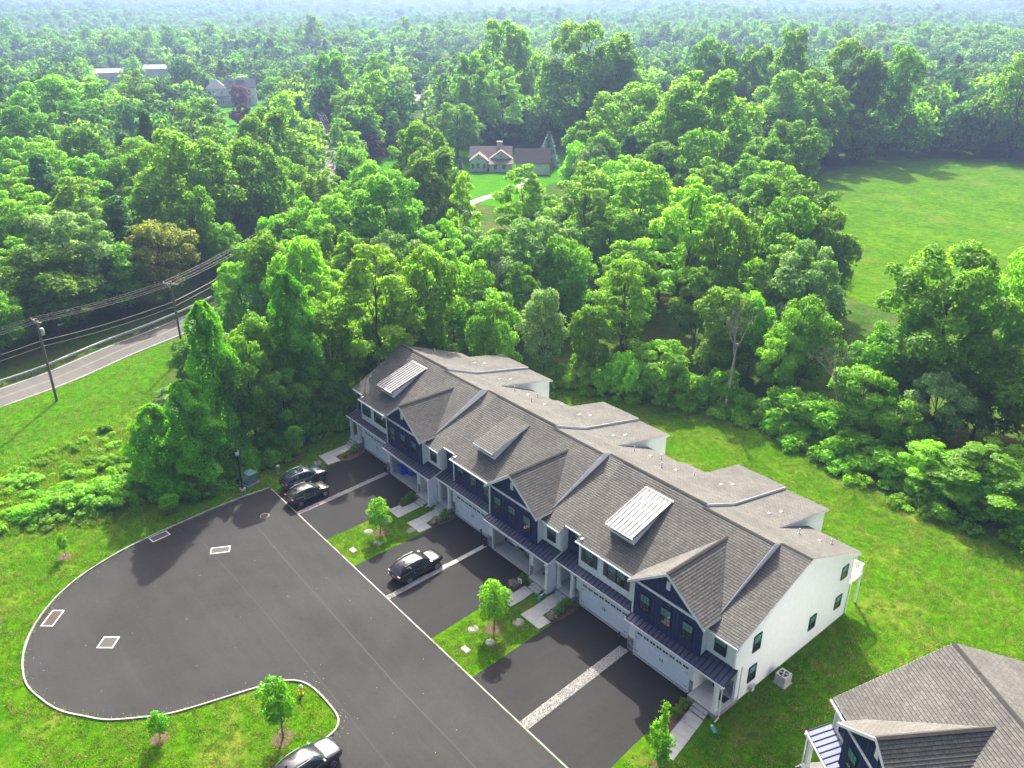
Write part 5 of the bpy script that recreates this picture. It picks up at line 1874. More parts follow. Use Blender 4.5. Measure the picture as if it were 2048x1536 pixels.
mb = MB(); mb.box(-3, 0, -4.56, -4.51, 0, 2.4); mb.build('door', MAT['trim'], gg)
mb = MB(); mb.box(1.5, 4.5, -4.56, -4.51, 0, 2.4); mb.build('door', MAT['trim'], gg)

def low_building(x, y, rot, w, d, h, lab):
    r = thing('low_building', lab, 'building', (x, y, hgt(x, y)), rot, 'low buildings beyond the woods')
    gable_block(r, -w / 2, w / 2, -d / 2, d / 2, h, h + 2.5, MAT['cream'], MAT['concrete'], 'x')
    n = int(w / 5)
    for i in range(n): far_window(r, -w / 2 + w * (i + .5) / n, -d / 2 - .03, 1.2, 2.0, 1.6)
low_building(-596, 149, radians(70), 20, 12, 6, 'long low pale building at the clearing edge behind the feathery trees')
low_building(-592, 182, radians(60), 17, 12, 7, 'pale roofed house glimpsed between far trees')
low_building(-640, 232, radians(75), 34, 12, 6, 'longest low grey-roofed building, in the far trees behind the white house')
low_building(-300, 215, radians(60), 12, 10, 4, 'small pale house half hidden by trees beside the road')
low_building(-70, 292, radians(75), 14, 9, 5, 'white house glimpsed through trunks behind the meadow')

cz = hgt(-533, 1239) 
ch = thing('church', 'far pale church with slender white spire above the trees', 'church', (-533, 1239, cz), radians(25))
gable_block(ch, -42, -12, -9, 9, 15, 22, MAT['cream'], MAT['greyroof'], 'x')
mb = MB(); mb.box(-3, 3, -3, 3, 0, 24); mb.build('tower', MAT['trim'], ch)
mb = MB(); mb.lathe([(3.4, 24), (2.4, 29), (0.1, 50)], n=8); mb.build('spire', MAT['trim'], ch)
for x in (-38, -30, -22): far_window(ch, x, -9.03, 8, 2, 4)

def far_car(label, x, y, rot, paint):
    r = thing('far_car', label, 'car', (x, y, hgt(x, y) + 0.03), rot, 'cars far along the road')
    mb = MB()
    prof = [(-2.2, .35, .9), (-1.9, .3, 1.0), (-1.0, .3, 1.05), (1.0, .3, 1.0), (2.0, .32, .85), (2.2, .4, .7)]
    mb.loft([[(-.88, y_, a), (.88, y_, a), (.88, y_, b - .1), (.7, y_, b), (-.7, y_, b), (-.88, y_, b - .1)] for y_, a, b in prof], 0)
    mb.build('body', PAINT[paint], r)
    mb = MB(); mb.loft([[(-.8, -1.9, 1.0), (.8, -1.9, 1.0), (.8, 1.0, 1.0), (-.8, 1.0, 1.0)], [(-.62, -1.4, 1.5), (.62, -1.4, 1.5), (.62, .3, 1.5), (-.62, .3, 1.5)]], 0, False); mb.build('cabin', MAT['car_glass'], r)
    for s in (-1, 1):
        for yy in (-1.35, 1.35):
            mb = MB(); mb.tube((s * .72, yy, .32), (s * .92, yy, .32), .32, n=10); mb.build('wheel', MAT['rubber'], r)
far_car('dark car driving on the far stretch of road', -164, 94.5, radians(64), 'black')
far_car('dark car waiting at the far road junction', -318, 166, radians(60), 'graphite')
far_car('white car in the car park before the white house', -333, 150, radians(20), 'white')
far_car('red car in the car park before the white house', -345, 157, radians(20), 'red')
far_car('black car in the car park before the white house', -356, 163, radians(20), 'black')

# ------------------------------------------------------------------ vegetation meshes
def leaves(name, c, nrm, size, rnd, mat, rs, asp=0.62):
    """every leaf spray is a folded kite; one mesh"""
    N = len(c)
    nrm = nrm / (np.linalg.norm(nrm, axis=1, keepdims=True) + 1e-9)
    a = np.cross(nrm, rs.normal(size=(N, 3)))
    a /= (np.linalg.norm(a, axis=1, keepdims=True) + 1e-9)
    b = np.cross(nrm, a)
    s = size[:, None]
    V = np.empty((N, 4, 3))
    V[:, 0] = c - a * s
    V[:, 1] = c + b * s * asp - nrm * s * 0.22
    V[:, 2] = c + a * s
    V[:, 3] = c - b * s * asp - nrm * s * 0.22
    me = bpy.data.meshes.new(name)
    me.vertices.add(N * 4)
    me.vertices.foreach_set('co', V.reshape(-1).astype(np.float32))
    me.loops.add(N * 4)
    me.loops.foreach_set('vertex_index', np.arange(N * 4, dtype=np.int32))
    me.polygons.add(N)
    me.polygons.foreach_set('loop_start', np.arange(0, N * 4, 4, dtype=np.int32))
    me.polygons.foreach_set('loop_total', np.full(N, 4, dtype=np.int32))
    me.materials.append(mat)
    at = me.attributes.new('leaf', 'FLOAT', 'FACE')
    at.data.foreach_set('value', np.clip(rnd, 0, 1).astype(np.float32))
    me.update(calc_edges=True)
    return me

def lobes(rs, H, R, kind):
    out = []
    if kind == 'round': M, zlo, zhi, lr0, lr1, flat = 44, 0.20, 0.93, 0.19, 0.35, 0.80
    elif kind == 'biground': M, zlo, zhi, lr0, lr1, flat = 84, 0.18, 0.94, 0.13, 0.26, 0.85
    elif kind == 'tall': M, zlo, zhi, lr0, lr1, flat = 50, 0.16, 0.95, 0.20, 0.35, 0.95
    elif kind == 'open': M, zlo, zhi, lr0, lr1, flat = 44, 0.30, 0.97, 0.16, 0.29, 0.50
    elif kind == 'cone': M, zlo, zhi, lr0, lr1, flat = 34, 0.10, 0.96, 0.25, 0.40, 0.9
    elif kind == 'shrub': M, zlo, zhi, lr0, lr1, flat = 30, 0.12, 0.80, 0.17, 0.34, 0.8
    elif kind == 'sapling': M, zlo, zhi, lr0, lr1, flat = 30, 0.32, 0.94, 0.24, 0.42, 0.75
    for i in range(M):
        t = (i + rs.uniform(0, 1)) / M
        z = zlo + (zhi - zlo) * t
        if kind in ('round', 'biground', 'shrub'): pr = sin(pi * min(1, 0.20 + 0.66 * t)) ** 0.6
        elif kind == 'tall': pr = (sin(pi * (0.16 + 0.70 * t))) ** 0.6
        elif kind == 'open': pr = (sin(pi * (0.25 + 0.68 * t))) ** 0.8
        elif kind == 'cone': pr = (1 - t) ** 0.75 + 0.08
        else: pr = sin(pi * (0.22 + 0.72 * t)) ** 0.9
        an = i * 2.39996 + rs.normal(0, 0.4)
        rad = R * pr * rs.uniform(0.35, 0.92) * (0.95 if t < 0.88 else 0.75)
        lr = R * rs.uniform(lr0, lr1) * (0.55 + 0.45 * pr)
        if kind in ('round', 'biground', 'tall', 'open'):
            g = rs.uniform()
            if g < 0.12: continue
            if g > 0.84: rad, lr, z = rad * 1.16, lr * 0.85, z + 0.015
        out.append((rad * cos(an), rad * sin(an), z * H, lr, flat))
    return np.array(out)

def crown(name, seed, H, R, kind, n, size, mat):
    rs = np.random.default_rng(seed)
    lb = lobes(rs, H, R, kind)
    w = lb[:, 3] ** 2
    idx = rs.choice(len(lb), size=int(n * 1.7), p=w / w.sum())
    d = rs.normal(size=(len(idx), 3))
    d /= np.linalg.norm(d, axis=1, keepdims=True)
    keep = d[:, 2] > rs.uniform(-0.9, 0.05, len(d))
    idx, d = idx[keep], d[keep]
    L = lb[idx]
    # ragged shells: small bumps on each lobe
    bump = 1 + 0.16 * np.sin(d[:, 0] * 7 + idx) * np.sin(d[:, 1] * 7 + idx * 2) + 0.10 * np.sin(d[:, 2] * 11 + idx * 3)
    rr = L[:, 3] * bump * rs.uniform(0.72, 1.08, len(d))
    p = L[:, :3] + d * rr[:, None] * np.stack([np.ones(len(d)), np.ones(len(d)), L[:, 4]], 1)
    # leave out sprays buried inside other lobes
    dist = np.full(len(p), 9.0)
    for q in lb:
        e = (p - q[:3]) / np.array([q[3], q[3], q[3] * q[4]])
        dist = np.minimum(dist, np.linalg.norm(e, axis=1))
    k2 = dist > 0.62
    p, d, idx = p[k2], d[k2], idx[k2]
    if len(p) > n:
        p, d, idx = p[:n], d[:n], idx[:n]
    nr = d * 0.75 + rs.normal(size=d.shape) * 0.38 + np.array([0, 0, 0.45])
    sz = size * rs.uniform(0.6, 1.35, len(p))
    lobe_tone = rs.uniform(0, 1, len(lb))
    rnd = 0.30 * lobe_tone[idx] + 0.35 * rs.uniform(0, 1, len(p)) + 0.35 * np.clip(d[:, 2] * 0.5 + 0.5, 0, 1) ** 0.0 * rs.uniform(0, 1, len(p))
    p[:, 2] = np.maximum(p[:, 2], 0.03)
    return leaves(name, p, nr, sz, rnd, mat, rs), lb

def trunk_mesh(name, seed, H, R, lb, r0, mat, top=0.80, nl=12):
    rs = np.random.default_rng(seed + 500)
    mb = MB()
    pts = [Vector((0, 0, -0.3))]
    K = 6
    for i in range(1, K + 1):
        pts.append(Vector((rs.normal(0, 0.03 * R), rs.normal(0, 0.03 * R), H * top * i / K)))
    rad = [r0 * (1 - 0.85 * (i / K)) for i in range(K + 1)]
    rad[0] *= 1.35
    mb.path(pts, rad, 7)
    pick = rs.choice(len(lb), size=min(nl, len(lb)), replace=False)
    for j in pick:
        q = Vector(lb[j][:3])
        zb = max(H * 0.15, q.z - rs.uniform(0.25, 0.5) * R - 0.12 * H)
        f = min(zb / (H * top), 0.98)
        s = pts[min(int(f * K), K - 1)].lerp(pts[min(int(f * K) + 1, K)], f * K - int(f * K))
        mid = s.lerp(q, 0.5) + Vector((0, 0, 0.06 * H))
        rb = r0 * 0.45 * (1 - 0.6 * f)
        mb.path([s, mid, q], [rb, rb * 0.6, rb * 0.2], 5)
    return mb.mesh(name, mat)

def spruce(name, seed, H, R, n, size, mat):
    rs = np.random.default_rng(seed)
    P, Nn, S, Rn = [], [], [], []
    layers = 26
    for i in range(layers):
        t = i / layers
        z = H * (0.05 + 0.93 * t)
        rl = R * (1 - t) ** 0.85 * rs.uniform(0.85, 1.1) + 0.12
        nb = max(6, int(15 * (1 - t * 0.6)))
        for b in range(nb):
            an = 2 * pi * b / nb + i * 0.9 + rs.normal(0, 0.1)
            k = max(5, int(n / layers / nb * (1.5 - t)))
            s = np.sqrt(rs.uniform(0.06, 1, k)) * rl * rs.uniform(0.8, 1.1)
            wdt = rs.normal(0, 0.10, k) * rl
            x = s * cos(an) - wdt * sin(an)
            y = s * sin(an) + wdt * cos(an)
            zz = z - 0.30 * s + 0.10 * s ** 2 / max(rl, .1) + rs.normal(0, 0.06, k)
            P.append(np.stack([x, y, zz], 1))
            Nn.append(np.stack([np.full(k, 0.4 * cos(an)), np.full(k, 0.4 * sin(an)), np.ones(k)], 1) + rs.normal(0, 0.35, (k, 3)))
            S.append(np.full(k, size) * rs.uniform(0.7, 1.2, k))
            Rn.append(np.clip(s / rl, 0, 1) * 0.7 + rs.uniform(0, 0.3, k))
    P = np.concatenate(P)
    P[:, 2] = np.maximum(P[:, 2], 0.05)
    return leaves(name, P, np.concatenate(Nn), np.concatenate(S), np.concatenate(Rn), mat, rs, 0.45)

def ivy(name, seed, H, R, n, size, mat):
    """vine-clad column, lumpy and leafy down to the ground"""
    rs = np.random.default_rng(seed)
    t = rs.uniform(0, 1, n) ** 1.15
    an = rs.uniform(0, 2 * pi, n)
    z = t * H
    prof = R * (0.30 + 0.70 * (1 - t) ** 0.75) * (1 - 0.55 * np.clip((t - 0.93) / 0.07, 0, 1))
    ph = rs.uniform(0, 6, 8)
    lump = 1 + 0.20 * np.sin(an * 3 + z * 0.55 + ph[0]) + 0.16 * np.sin(an * 5 - z * 0.9 + ph[1]) + 0.13 * np.sin(z * 1.7 + an * 2 + ph[2]) + 0.08 * np.sin(an * 9 + z * 2.3 + ph[3])
    rr = prof * lump * rs.uniform(0.80, 1.06, n)
    P = np.stack([rr * np.cos(an) + 0.35 * np.sin(z * 0.35 + ph[4]), rr * np.sin(an) + 0.35 * np.cos(z * 0.3 + ph[5]), z], 1)
    P[:, 2] = np.maximum(P[:, 2], 0.05)
    Nn = np.stack([np.cos(an), np.sin(an), np.full(n, 0.55)], 1) + rs.normal(0, 0.5, (n, 3))
    rnd = 0.5 + 0.25 * (lump - 1) / 0.3 + rs.normal(0, 0.25, n)
    return leaves(name, P, Nn, size * rs.uniform(0.6, 1.3, n), rnd, mat, rs)

PROTO = {}
def proto(key, kind, H, R, n, size, mat, r0, count, top=0.8, bark=BARK):
    for i in range(count):
        seed = abs(hash_(key)) % 1000 + i * 13
        if kind == 'spruce':
            cm, lb = spruce('crown', seed, H, R, n, size, mat), np.array([[0, 0, H * .5, .1, 1]])
            nl = 0
        elif kind == 'ivy':
            cm, lb = ivy('crown', seed, H, R, n, size, mat), np.array([[0, 0, H * .5, .1, 1]])
            nl = 0
        else:
            cm, lb = crown('crown', seed, H, R, kind, n, size, mat)
            nl = 14
        tm = trunk_mesh('trunk', seed, H, R, lb, r0, bark, top, nl) if nl else trunk_mesh('trunk', seed, H, R, lb, r0, bark, 0.9, 0)
        PROTO.setdefault(key, []).append((cm, tm, H, R))
def hash_(s):
    return sum((i + 3) * ord(c) * 31 for i, c in enumerate(s))
proto('big', 'biground', 22, 8, 30000, 0.24, LEAF['M'], 0.42, 2)
proto('round', 'round', 16, 6, 16000, 0.23, LEAF['M'], 0.32, 4)
proto('tall', 'tall', 22, 6, 18000, 0.25, LEAF['T'], 0.34, 3)
proto('open', 'open', 18, 6, 13000, 0.20, LEAF['Y'], 0.24, 3, 0.88)
proto('cone', 'cone', 14, 4, 8000, 0.24, LEAF['K'], 0.25, 2, 0.9)
proto('spruce', 'spruce', 11, 4, 9000, 0.20, LEAF['S'], 0.22, 2)
proto('ivy', 'ivy', 18, 4, 26000, 0.17, LEAF['V'], 0.3, 2)
proto('shrub', 'shrub', 4, 3, 5500, 0.17, LEAF['H'], 0.10, 3, 0.5)
proto('sapling', 'sapling', 4.2, 1.2, 2600, 0.085, LEAF['L'], 0.06, 3, 0.9, BARK_PALE)
proto('bush', 'shrub', 0.8, 0.6, 1100, 0.05, LEAF['H'], 0.02, 3, 0.5)

KIND = {'M': 'round', 'L': 'round', 'G': 'round', 'O': 'round', 'R': 'round', 'P': 'open', 'Y': 'open', 'T': 'tall', 'K': 'cone', 'S': 'spruce', 'V': 'ivy'}
TLAB = {
    'M': ('broad mid-green leafy tree with full rounded crown in the woods', 'rounded woodland trees'),
    'L': ('bright green leafy tree catching the sun at a wood edge', 'bright wood-edge trees'),
    'G': ('grey-green tree flecked with pale blossom', 'pale blossoming trees'),
    'O': ('olive-brown broad tree standing across the road', None),
    'R': ('copper-red leaved ornamental tree by the far houses', 'copper trees'),
    'P': ('pale silvery-green tree with airy open crown', 'pale airy trees'),
    'Y': ('yellow-green feathery tree with open see-through crown', 'feathery yellow-green trees'),
    'T': ('tall green tree with high billowing crown', 'tall woodland trees'),
    'K': ('dark green narrow evergreen tree', 'dark evergreens'),
    'S': ('blue-grey spruce standing on the cottage lawn', 'blue spruces'),
    'V': ('ivy-smothered column of foliage between road and court', 'ivy-clad columns'),
}
_cnt = {}
def plant(name, key, x, y, H, R, mat, label, cat, group, rot=None, lean=0.0):
    if (key == 'round' and R > 6.8) or (key == 'tall' and R > 9): key = 'big'
    lst = PROTO[key]
    k = _cnt.get(key, 0)
    _cnt[key] = k + 1
    cm, tm, H0, R0 = lst[k % len(lst)]
    rot = random.uniform(0, 2 * pi) if rot is None else rot
    root = thing(name, label, cat, (x, y, hgt(x, y)), rot, group)
    root.rotation_euler = (lean * random.uniform(-1, 1), lean * random.uniform(-1, 1), rot)
    root.scale = (R / R0, R / R0, H / H0)
    c = link('crown', cm, root)
    link('trunk', tm, root)
    if cm.materials[0] != mat:
        c.material_slots[0].link = 'OBJECT'
        c.material_slots[0].material = mat
    return root

TREES = [(-61.0, -14.5, 11.5, 4.4, 'L'), (-66.0, -6.0, 13.5, 6.4, 'M'), (-70.0, 4.5, 11.5, 6.4, 'L'), (-70.9, -1.7, 17.4, 7.2, 'G'), (-70.9, 11.9, 13.8, 6.1, 'O'), (-91.8, 24.8, 25.0, 10.4, 'T'), (-117.6, 41.1, 22.0, 7.2, 'P'), (-155.4, 38.8, 22.3, 5.1, 'K'),
(-93.8, 38.7, 22.0, 8.0, 'M'), (-124.5, 55.5, 24.5, 9.5, 'M'), (-264.8, 69.6, 26.3, 10.1, 'P'), (-242.0, 50.6, 24.9, 12.6, 'Y'), (-230.0, 33.5, 27.0, 14.0, 'M'), (-190.5, 17.5, 22.8, 10.0, 'M'), (-147.9, 12.7, 18.1, 8.0, 'Y'), (-121.9, 15.0, 17.7, 7.8, 'M'),
(-121.4, 24.2, 18.1, 6.9, 'M'), (-94.6, -1.6, 18.0, 6.0, 'Y'), (-89.6, 6.3, 18.9, 6.9, 'P'), (-76.3, 7.9, 17.4, 6.0, 'K'), (-79.7, 20.9, 16.8, 4.3, 'M'), (-68.1, 29.9, 12.5, 3.2, 'L'), (-200.0, 69.0, 20.5, 8.6, 'M'), (-123.0, 77.2, 13.8, 5.0, 'M'),
(-171.5, 112.3, 8.3, 3.9, 'R'), (-199.0, 121.0, 20.1, 7.9, 'T'), (-258.2, 146.9, 30.8, 11.0, 'M'), (-269.4, 174.3, 28.5, 8.4, 'Y'), (-91.4, 77.6, 22.4, 8.0, 'M'), (-72.0, 66.0, 20.3, 7.6, 'M'), (-56.3, 46.1, 19.7, 8.2, 'M'), (-66.0, 43.8, 16.6, 6.6, 'M'),
(-159.0, 136.8, 18.1, 9.2, 'M'), (-166.1, 162.0, 30.0, 8.5, 'P'), (-152.6, 188.8, 42.0, 18.4, 'T'), (-199.3, 192.9, 43.0, 13.8, 'T'), (-182.9, 160.8, 31.6, 8.1, 'M'), (-143.4, 195.7, 33.2, 12.5, 'T'), (-90.3, 146.7, 27.2, 13.0, 'M'), (-66.0, 143.9, 32.0, 14.6, 'M'),
(-115.8, 172.8, 11.7, 6.2, 'K'), (-127.4, 148.8, 11.4, 4.2, 'S'), (-123.6, 157.2, 6.8, 2.8, 'S'), (-105.0, 98.3, 10.9, 2.8, 'S'), (-137.7, 241.2, 36.4, 12.3, 'T'), (-118.8, 242.6, 34.6, 10.0, 'T'), (-104.2, 240.5, 40.4, 7.8, 'T'), (-84.9, 242.8, 36.9, 11.6, 'T'),
(-77.8, 200.9, 29.8, 13.0, 'T'), (-72.4, 236.4, 32.6, 8.6, 'T'), (-69.2, 250.1, 35.0, 7.2, 'T'), (-73.2, 218.6, 24.0, 8.1, 'M'), (-42.4, 279.2, 33.1, 8.1, 'T'), (-26.1, 284.1, 31.7, 14.5, 'M'), (-43.2, 149.3, 21.8, 7.6, 'M'), (-44.9, 139.7, 18.6, 6.9, 'M'),
(-8.4, 93.1, 20.3, 9.2, 'M'), (-49.9, 124.0, 21.4, 6.1, 'M'), (-8.5, 69.1, 22.5, 7.4, 'Y'), (-26.8, 79.0, 22.1, 8.1, 'Y'), (-34.6, 73.3, 21.3, 6.9, 'P'), (-43.5, 66.3, 20.3, 6.7, 'Y'), (-46.7, 56.1, 20.0, 3.4, 'Y'), (-29.7, 40.5, 17.6, 4.4, 'Y'),
(-15.7, 19.8, 19.8, 6.8, 'Y'), (-32.5, 18.8, 17.7, 4.4, 'M'), (-41.7, 17.0, 16.4, 4.5, 'T'), (-16.2, 9.2, 18.2, 3.5, 'V'), (-14.0, -1.5, 17.8, 3.1, 'V'), (-10.8, -5.2, 11.5, 3.1, 'V'), (-12.6, -8.6, 9.0, 2.8, 'V'), (-15.0, 26.6, 18.3, 4.7, 'M'),
(-25.7, 29.8, 16.9, 4.8, 'G'), (-10.5, 33.3, 12.3, 3.7, 'L'), (-8.4, 40.4, 12.1, 3.4, 'G'), (-3.4, 43.6, 10.6, 3.0, 'M'), (-3.0, 49.2, 15.9, 4.9, 'Y'), (8.5, 55.5, 13.2, 4.0, 'T'), (5.9, 46.6, 7.4, 3.5, 'M'), (9.5, 60.5, 11.8, 3.3, 'L'),
(16.7, 60.8, 12.8, 4.2, 'M'), (16.4, 56.3, 9.6, 3.2, 'L'), (26.6, 62.2, 12.5, 4.6, 'L'), (30.1, 66.8, 21.0, 8.6, 'M'), (42.0, 67.0, 15.0, 5.6, 'M'), (37.6, 73.4, 22.6, 5.5, 'M'), (34.5, 58.0, 9.5, 3.4, 'G'), (32.0, 55.0, 7.0, 3.2, 'M'),
(-25.4, 52.5, 16.6, 5.7, 'G'), (-18.8, 53.5, 14.7, 4.8, 'M'), (-30.1, 48.2, 13.4, 3.8, 'M'), (-21.2, 38.0, 13.3, 3.5, 'M'), (-18.0, 14.3, 13.9, 4.3, 'M'), (-19.4, 10.8, 12.8, 3.7, 'T'), (-14.2, 12.6, 7.5, 2.8, 'M'), (-1.6, 69.4, 19.3, 5.0, 'M'),
(-1.8, 84.7, 19.3, 5.7, 'M'), (2.8, 88.3, 17.3, 4.8, 'M'), (-19.0, 22.6, 10.6, 4.3, 'L'), (-16.6, 31.6, 9.7, 3.5, 'M'), (-18.3, 5.5, 13.6, 3.1, 'T'), (-14.3, 2.2, 12.8, 3.3, 'M'), (-13.8, 6.0, 8.5, 2.8, 'M'), (-15.0, 9.8, 6.8, 2.8, 'M'),
(-42.0, 13.3, 13.0, 3.7, 'L'), (-24.8, 17.4, 15.0, 3.5, 'Y'), (-293.6, 117.3, 7.2, 3.2, 'R'), (-272.3, 112.4, 10.7, 3.4, 'R'), (-346.6, 141.1, 12.2, 5.4, 'R'), (-304.5, 141.7, 18.2, 7.9, 'M')]

def inpoly(x, y, poly):
    c = False
    n = len(poly)
    j = n - 1
    for i in range(n):
        xi, yi = poly[i]
        xj, yj = poly[j]
        if (yi > y) != (yj > y) and x < (xj - xi) * (y - yi) / (yj - yi) + xi:
            c = not c
        j = i
    return c
def seg_dist(x, y, pts):
    best = 1e9
    for (x0, y0), (x1, y1) in zip(pts[:-1], pts[1:]):
        dx, dy = x1 - x0, y1 - y0
        t = max(0, min(1, ((x - x0) * dx + (y - y0) * dy) / (dx * dx + dy * dy)))
        best = min(best, math.hypot(x - x0 - t * dx, y - y0 - t * dy))
    return best
FIELD = [(-590, 70), (-640, 60), (-720, 80), (-740, 120), (-670, 140), (-600, 110)]
sheet('far_field', catmull([(x, y) for x, y in FIELD], 3), 6.5, MAT['meadow'], 'pale far field at the wood edge') if False else None
CLEAR = [SITE, MEADOW, CAPELAWN, HOUSELAWN]
def growable(x, y, margin):
    for P in CLEAR:
        if inpoly(x, y, P): return False
    d = math.hypot(x - CAM[0], y - CAM[1])
    if d < 700:
        if seg_dist(x, y, ROAD) < (9.0 if y < 16 and x < -45 else 3.0) + margin * 0.6: return False
        if y > 60 and x < -80 and (seg_dist(x, y, [(-90, 92), (-97, 92), (-103, 104), (-107, 118)]) < 3): return False
        for (hx, hy, hr) in ((-376, 150, 17), (-137, 134, 11), (-124, 138, 9), (-338, 123, 6), (-596, 149, 16), (-592, 182, 14), (-640, 232, 20), (-300, 215, 9), (-70, 292, 9)):
            if math.hypot(x - hx, y - hy) < hr: return False
        for P in (SITE, MEADOW, CAPELAWN):
            for dx, dy in ((margin, 0), (-margin, 0), (0, margin), (0, -margin)):
                if inpoly(x + dx, y + dy, P): return False
    return True

def place(x, y):
    if math.hypot(x + 376, y - 150) < 90: return 'near the large white house', 'white house'
    if math.hypot(x + 132, y - 136) < 48: return 'around the tan cottage garden', 'cottage'
    if seg_dist(x, y, MEADOW + MEADOW[:1]) < 16: return 'at the edge of the open meadow', 'meadow'
    rd = seg_dist(x, y, ROAD)
    beyond = (x < -46 and y < 8 and rd < 200 and x < -49 - (y + 10) * 0.3) or (x < -60 and y < 0.55 * (-x) - 2 and rd < 200 and x > -420 and (y - 8) < -0.62 * (x + 57))
    if rd < 11: return 'right beside the road', 'roadside'
    if seg_dist(x, y, SITE + SITE[:1]) < 9 and y > 30: return 'at the back lawn edge behind the townhouses', 'back lawn edge'
    if -30 < x < -6 and -10 < y < 28: return 'between the road verge and the row of townhouses', 'ivy thicket'
    if beyond: return 'in the woods across the road', 'across the road'
    if math.hypot(x, y - 30) < 75: return 'in the wood just behind the townhouses', 'wood behind the row'
    return 'in the deeper woods toward the hazy hills', 'deeper woods'
TDESC = {'M': 'mid-green leafy tree', 'L': 'bright green leafy tree', 'G': 'grey-green pale-blossomed tree', 'O': 'olive-brown spreading tree', 'R': 'copper-red leaved tree', 'P': 'pale silvery-green airy tree',
         'Y': 'yellow-green feathery tree', 'T': 'billowing green tree', 'K': 'dark green narrow evergreen', 'S': 'blue-grey spruce', 'W': 'dull green round-crowned tree', 'V': 'ivy-smothered column of foliage'}
def tree_label(k, x, y, H, R):
    pl, gp_ = place(x, y)
    if k == 'S': size = 'large' if H > 11.2 else ('small' if H < 8 else 'slim')
    else: size = ('low' if H < 9 else 'medium' if H < 14 else 'tall' if H < 21 else 'towering') + (' broad' if R > 6.5 else ' slender' if R < 3.4 else '')
    return '%s %s %s' % (size, TDESC[k], pl), '%s, %s' % (TDESC[k], gp_)
VIEWS = [(-376, 150, 3.0, 14), (-338, 123, 1.0, 3), (-138, 134, 4.6, 5), (-104, 104, 0, 6), (-150, 110, 0, 4), (-171.5, 112.3, 2, 3), (-127.4, 148.8, 1, 4),  (-596, 149, 4, 10), (-592, 182, 4, 8), (12, 112, 0, 12), (-50, 190, 0, 14), (-300, 215, 3, 4)]
def blocks(x, y, H, R):
    """true where a filler tree would stand before a thing the valley view shows"""
    for (tx, ty, tz, hw) in VIEWS:
        vx, vy = tx - CAM[0], ty - CAM[1]
        D = math.hypot(vx, vy)
        s = ((x - CAM[0]) * vx + (y - CAM[1]) * vy) / D
        if s < 20 or s > D: continue
        lat = abs((x - CAM[0]) * vy - (y - CAM[1]) * vx) / D
        if lat < hw * s / D + R * 0.7 and H > CAM[2] + (tz - CAM[2]) * s / D: return True
    return False
for (x, y, H, R, k) in TREES:
    lab, grp = tree_label(k, x, y, H, R)
    plant('spruce' if k == 'S' else ('ivy_column' if k == 'V' else 'tree'), KIND[k], x, y, H, R, LEAF[k], lab, 'ivy' if k == 'V' else 'tree', grp, lean=0.03)

# woodland fill: jittered positions, the nearest as single trees, all others as one forest
cand = []
yaw = radians(140.11)
for r_i in range(400):
    pass
sp = 7.8
for gx in np.arange(-330, 130, sp):
    for gy in np.arange(-110, 400, sp):
        x = gx + rng.uniform(-0.45, 0.45) * sp
        y = gy + rng.uniform(-0.45, 0.45) * sp
        dx, dy = x - CAM[0], y - CAM[1]
        d = math.hypot(dx, dy)
        a = atan2(dy, dx)
        da = abs((a - yaw + pi) % (2 * pi) - pi)
        if da > radians(47) or d > 380: continue
        if -24 < x < -8 and -9 < y < 24: continue
        R = rng.uniform(3.0, 5.6) * (1.0 if d < 180 else 1.15)
        if not growable(x, y, R * 0.55): continue
        if blocks(x, y, R * (3.4 if d < 190 else 4.9), R): continue
        ok = True
        for (tx, ty, tH, tR, tk) in TREES:
            if math.hypot(x - tx, y - ty) < (R + tR) * (0.55 if tk != 'V' else 0.7): ok = False; break
        if ok: cand.append((d, x, y, R, da))
cand.sort()
NEAR = [c for c in cand if c[4] < radians(34.5)][:185]
near_set = set((c[1], c[2]) for c in NEAR)
pal = ['M', 'M', 'M', 'T', 'Y', 'L', 'M', 'P', 'M', 'G', 'T', 'K', 'Y', 'M']
for (d, x, y, R, da) in NEAR:
    k = pal[int(rng.integers(len(pal)))]
    edge_d = min(seg_dist(x, y, SITE + SITE[:1]), 30)
    H = R * rng.uniform(2.6, 3.6) * (0.42 if edge_d < 7 else (0.68 if edge_d < 15 else 1.0))
    lab, grp = tree_label(k, x, y, H, R)
    kd_ = KIND[k]
    if k in 'ML' and rng.uniform() < 0.45: kd_ = 'open' if rng.uniform() < 0.6 else 'tall'
    plant('tree', kd_, x, y, H, R, LEAF[k], lab, 'tree', grp, lean=0.05)

# lighter crowns for the forest beyond
LOD = []
def lod(kind, H, R, n, size, matk, seed):
    return crown('crown', seed, H, R, kind, n, size, LEAF[matk])[0]
specs = [('round', 14, 5.2, 5200, 0.30, 'M'), ('round', 15, 5.4, 5200, 0.30, 'T'), ('tall', 17, 5.0, 5200, 0.31, 'M'), ('open', 15, 5.0, 4400, 0.27, 'P'), ('cone', 15, 3.6, 3000, 0.32, 'K'), ('open', 14, 5.0, 4400, 0.27, 'Y'),
         ('round', 13, 6.0, 1000, 0.62, 'W'), ('round', 13, 6.0, 1000, 0.62, 'W'), ('round', 14, 5.6, 1000, 0.62, 'K'), ('round', 12, 6.0, 1000, 0.60, 'T')]
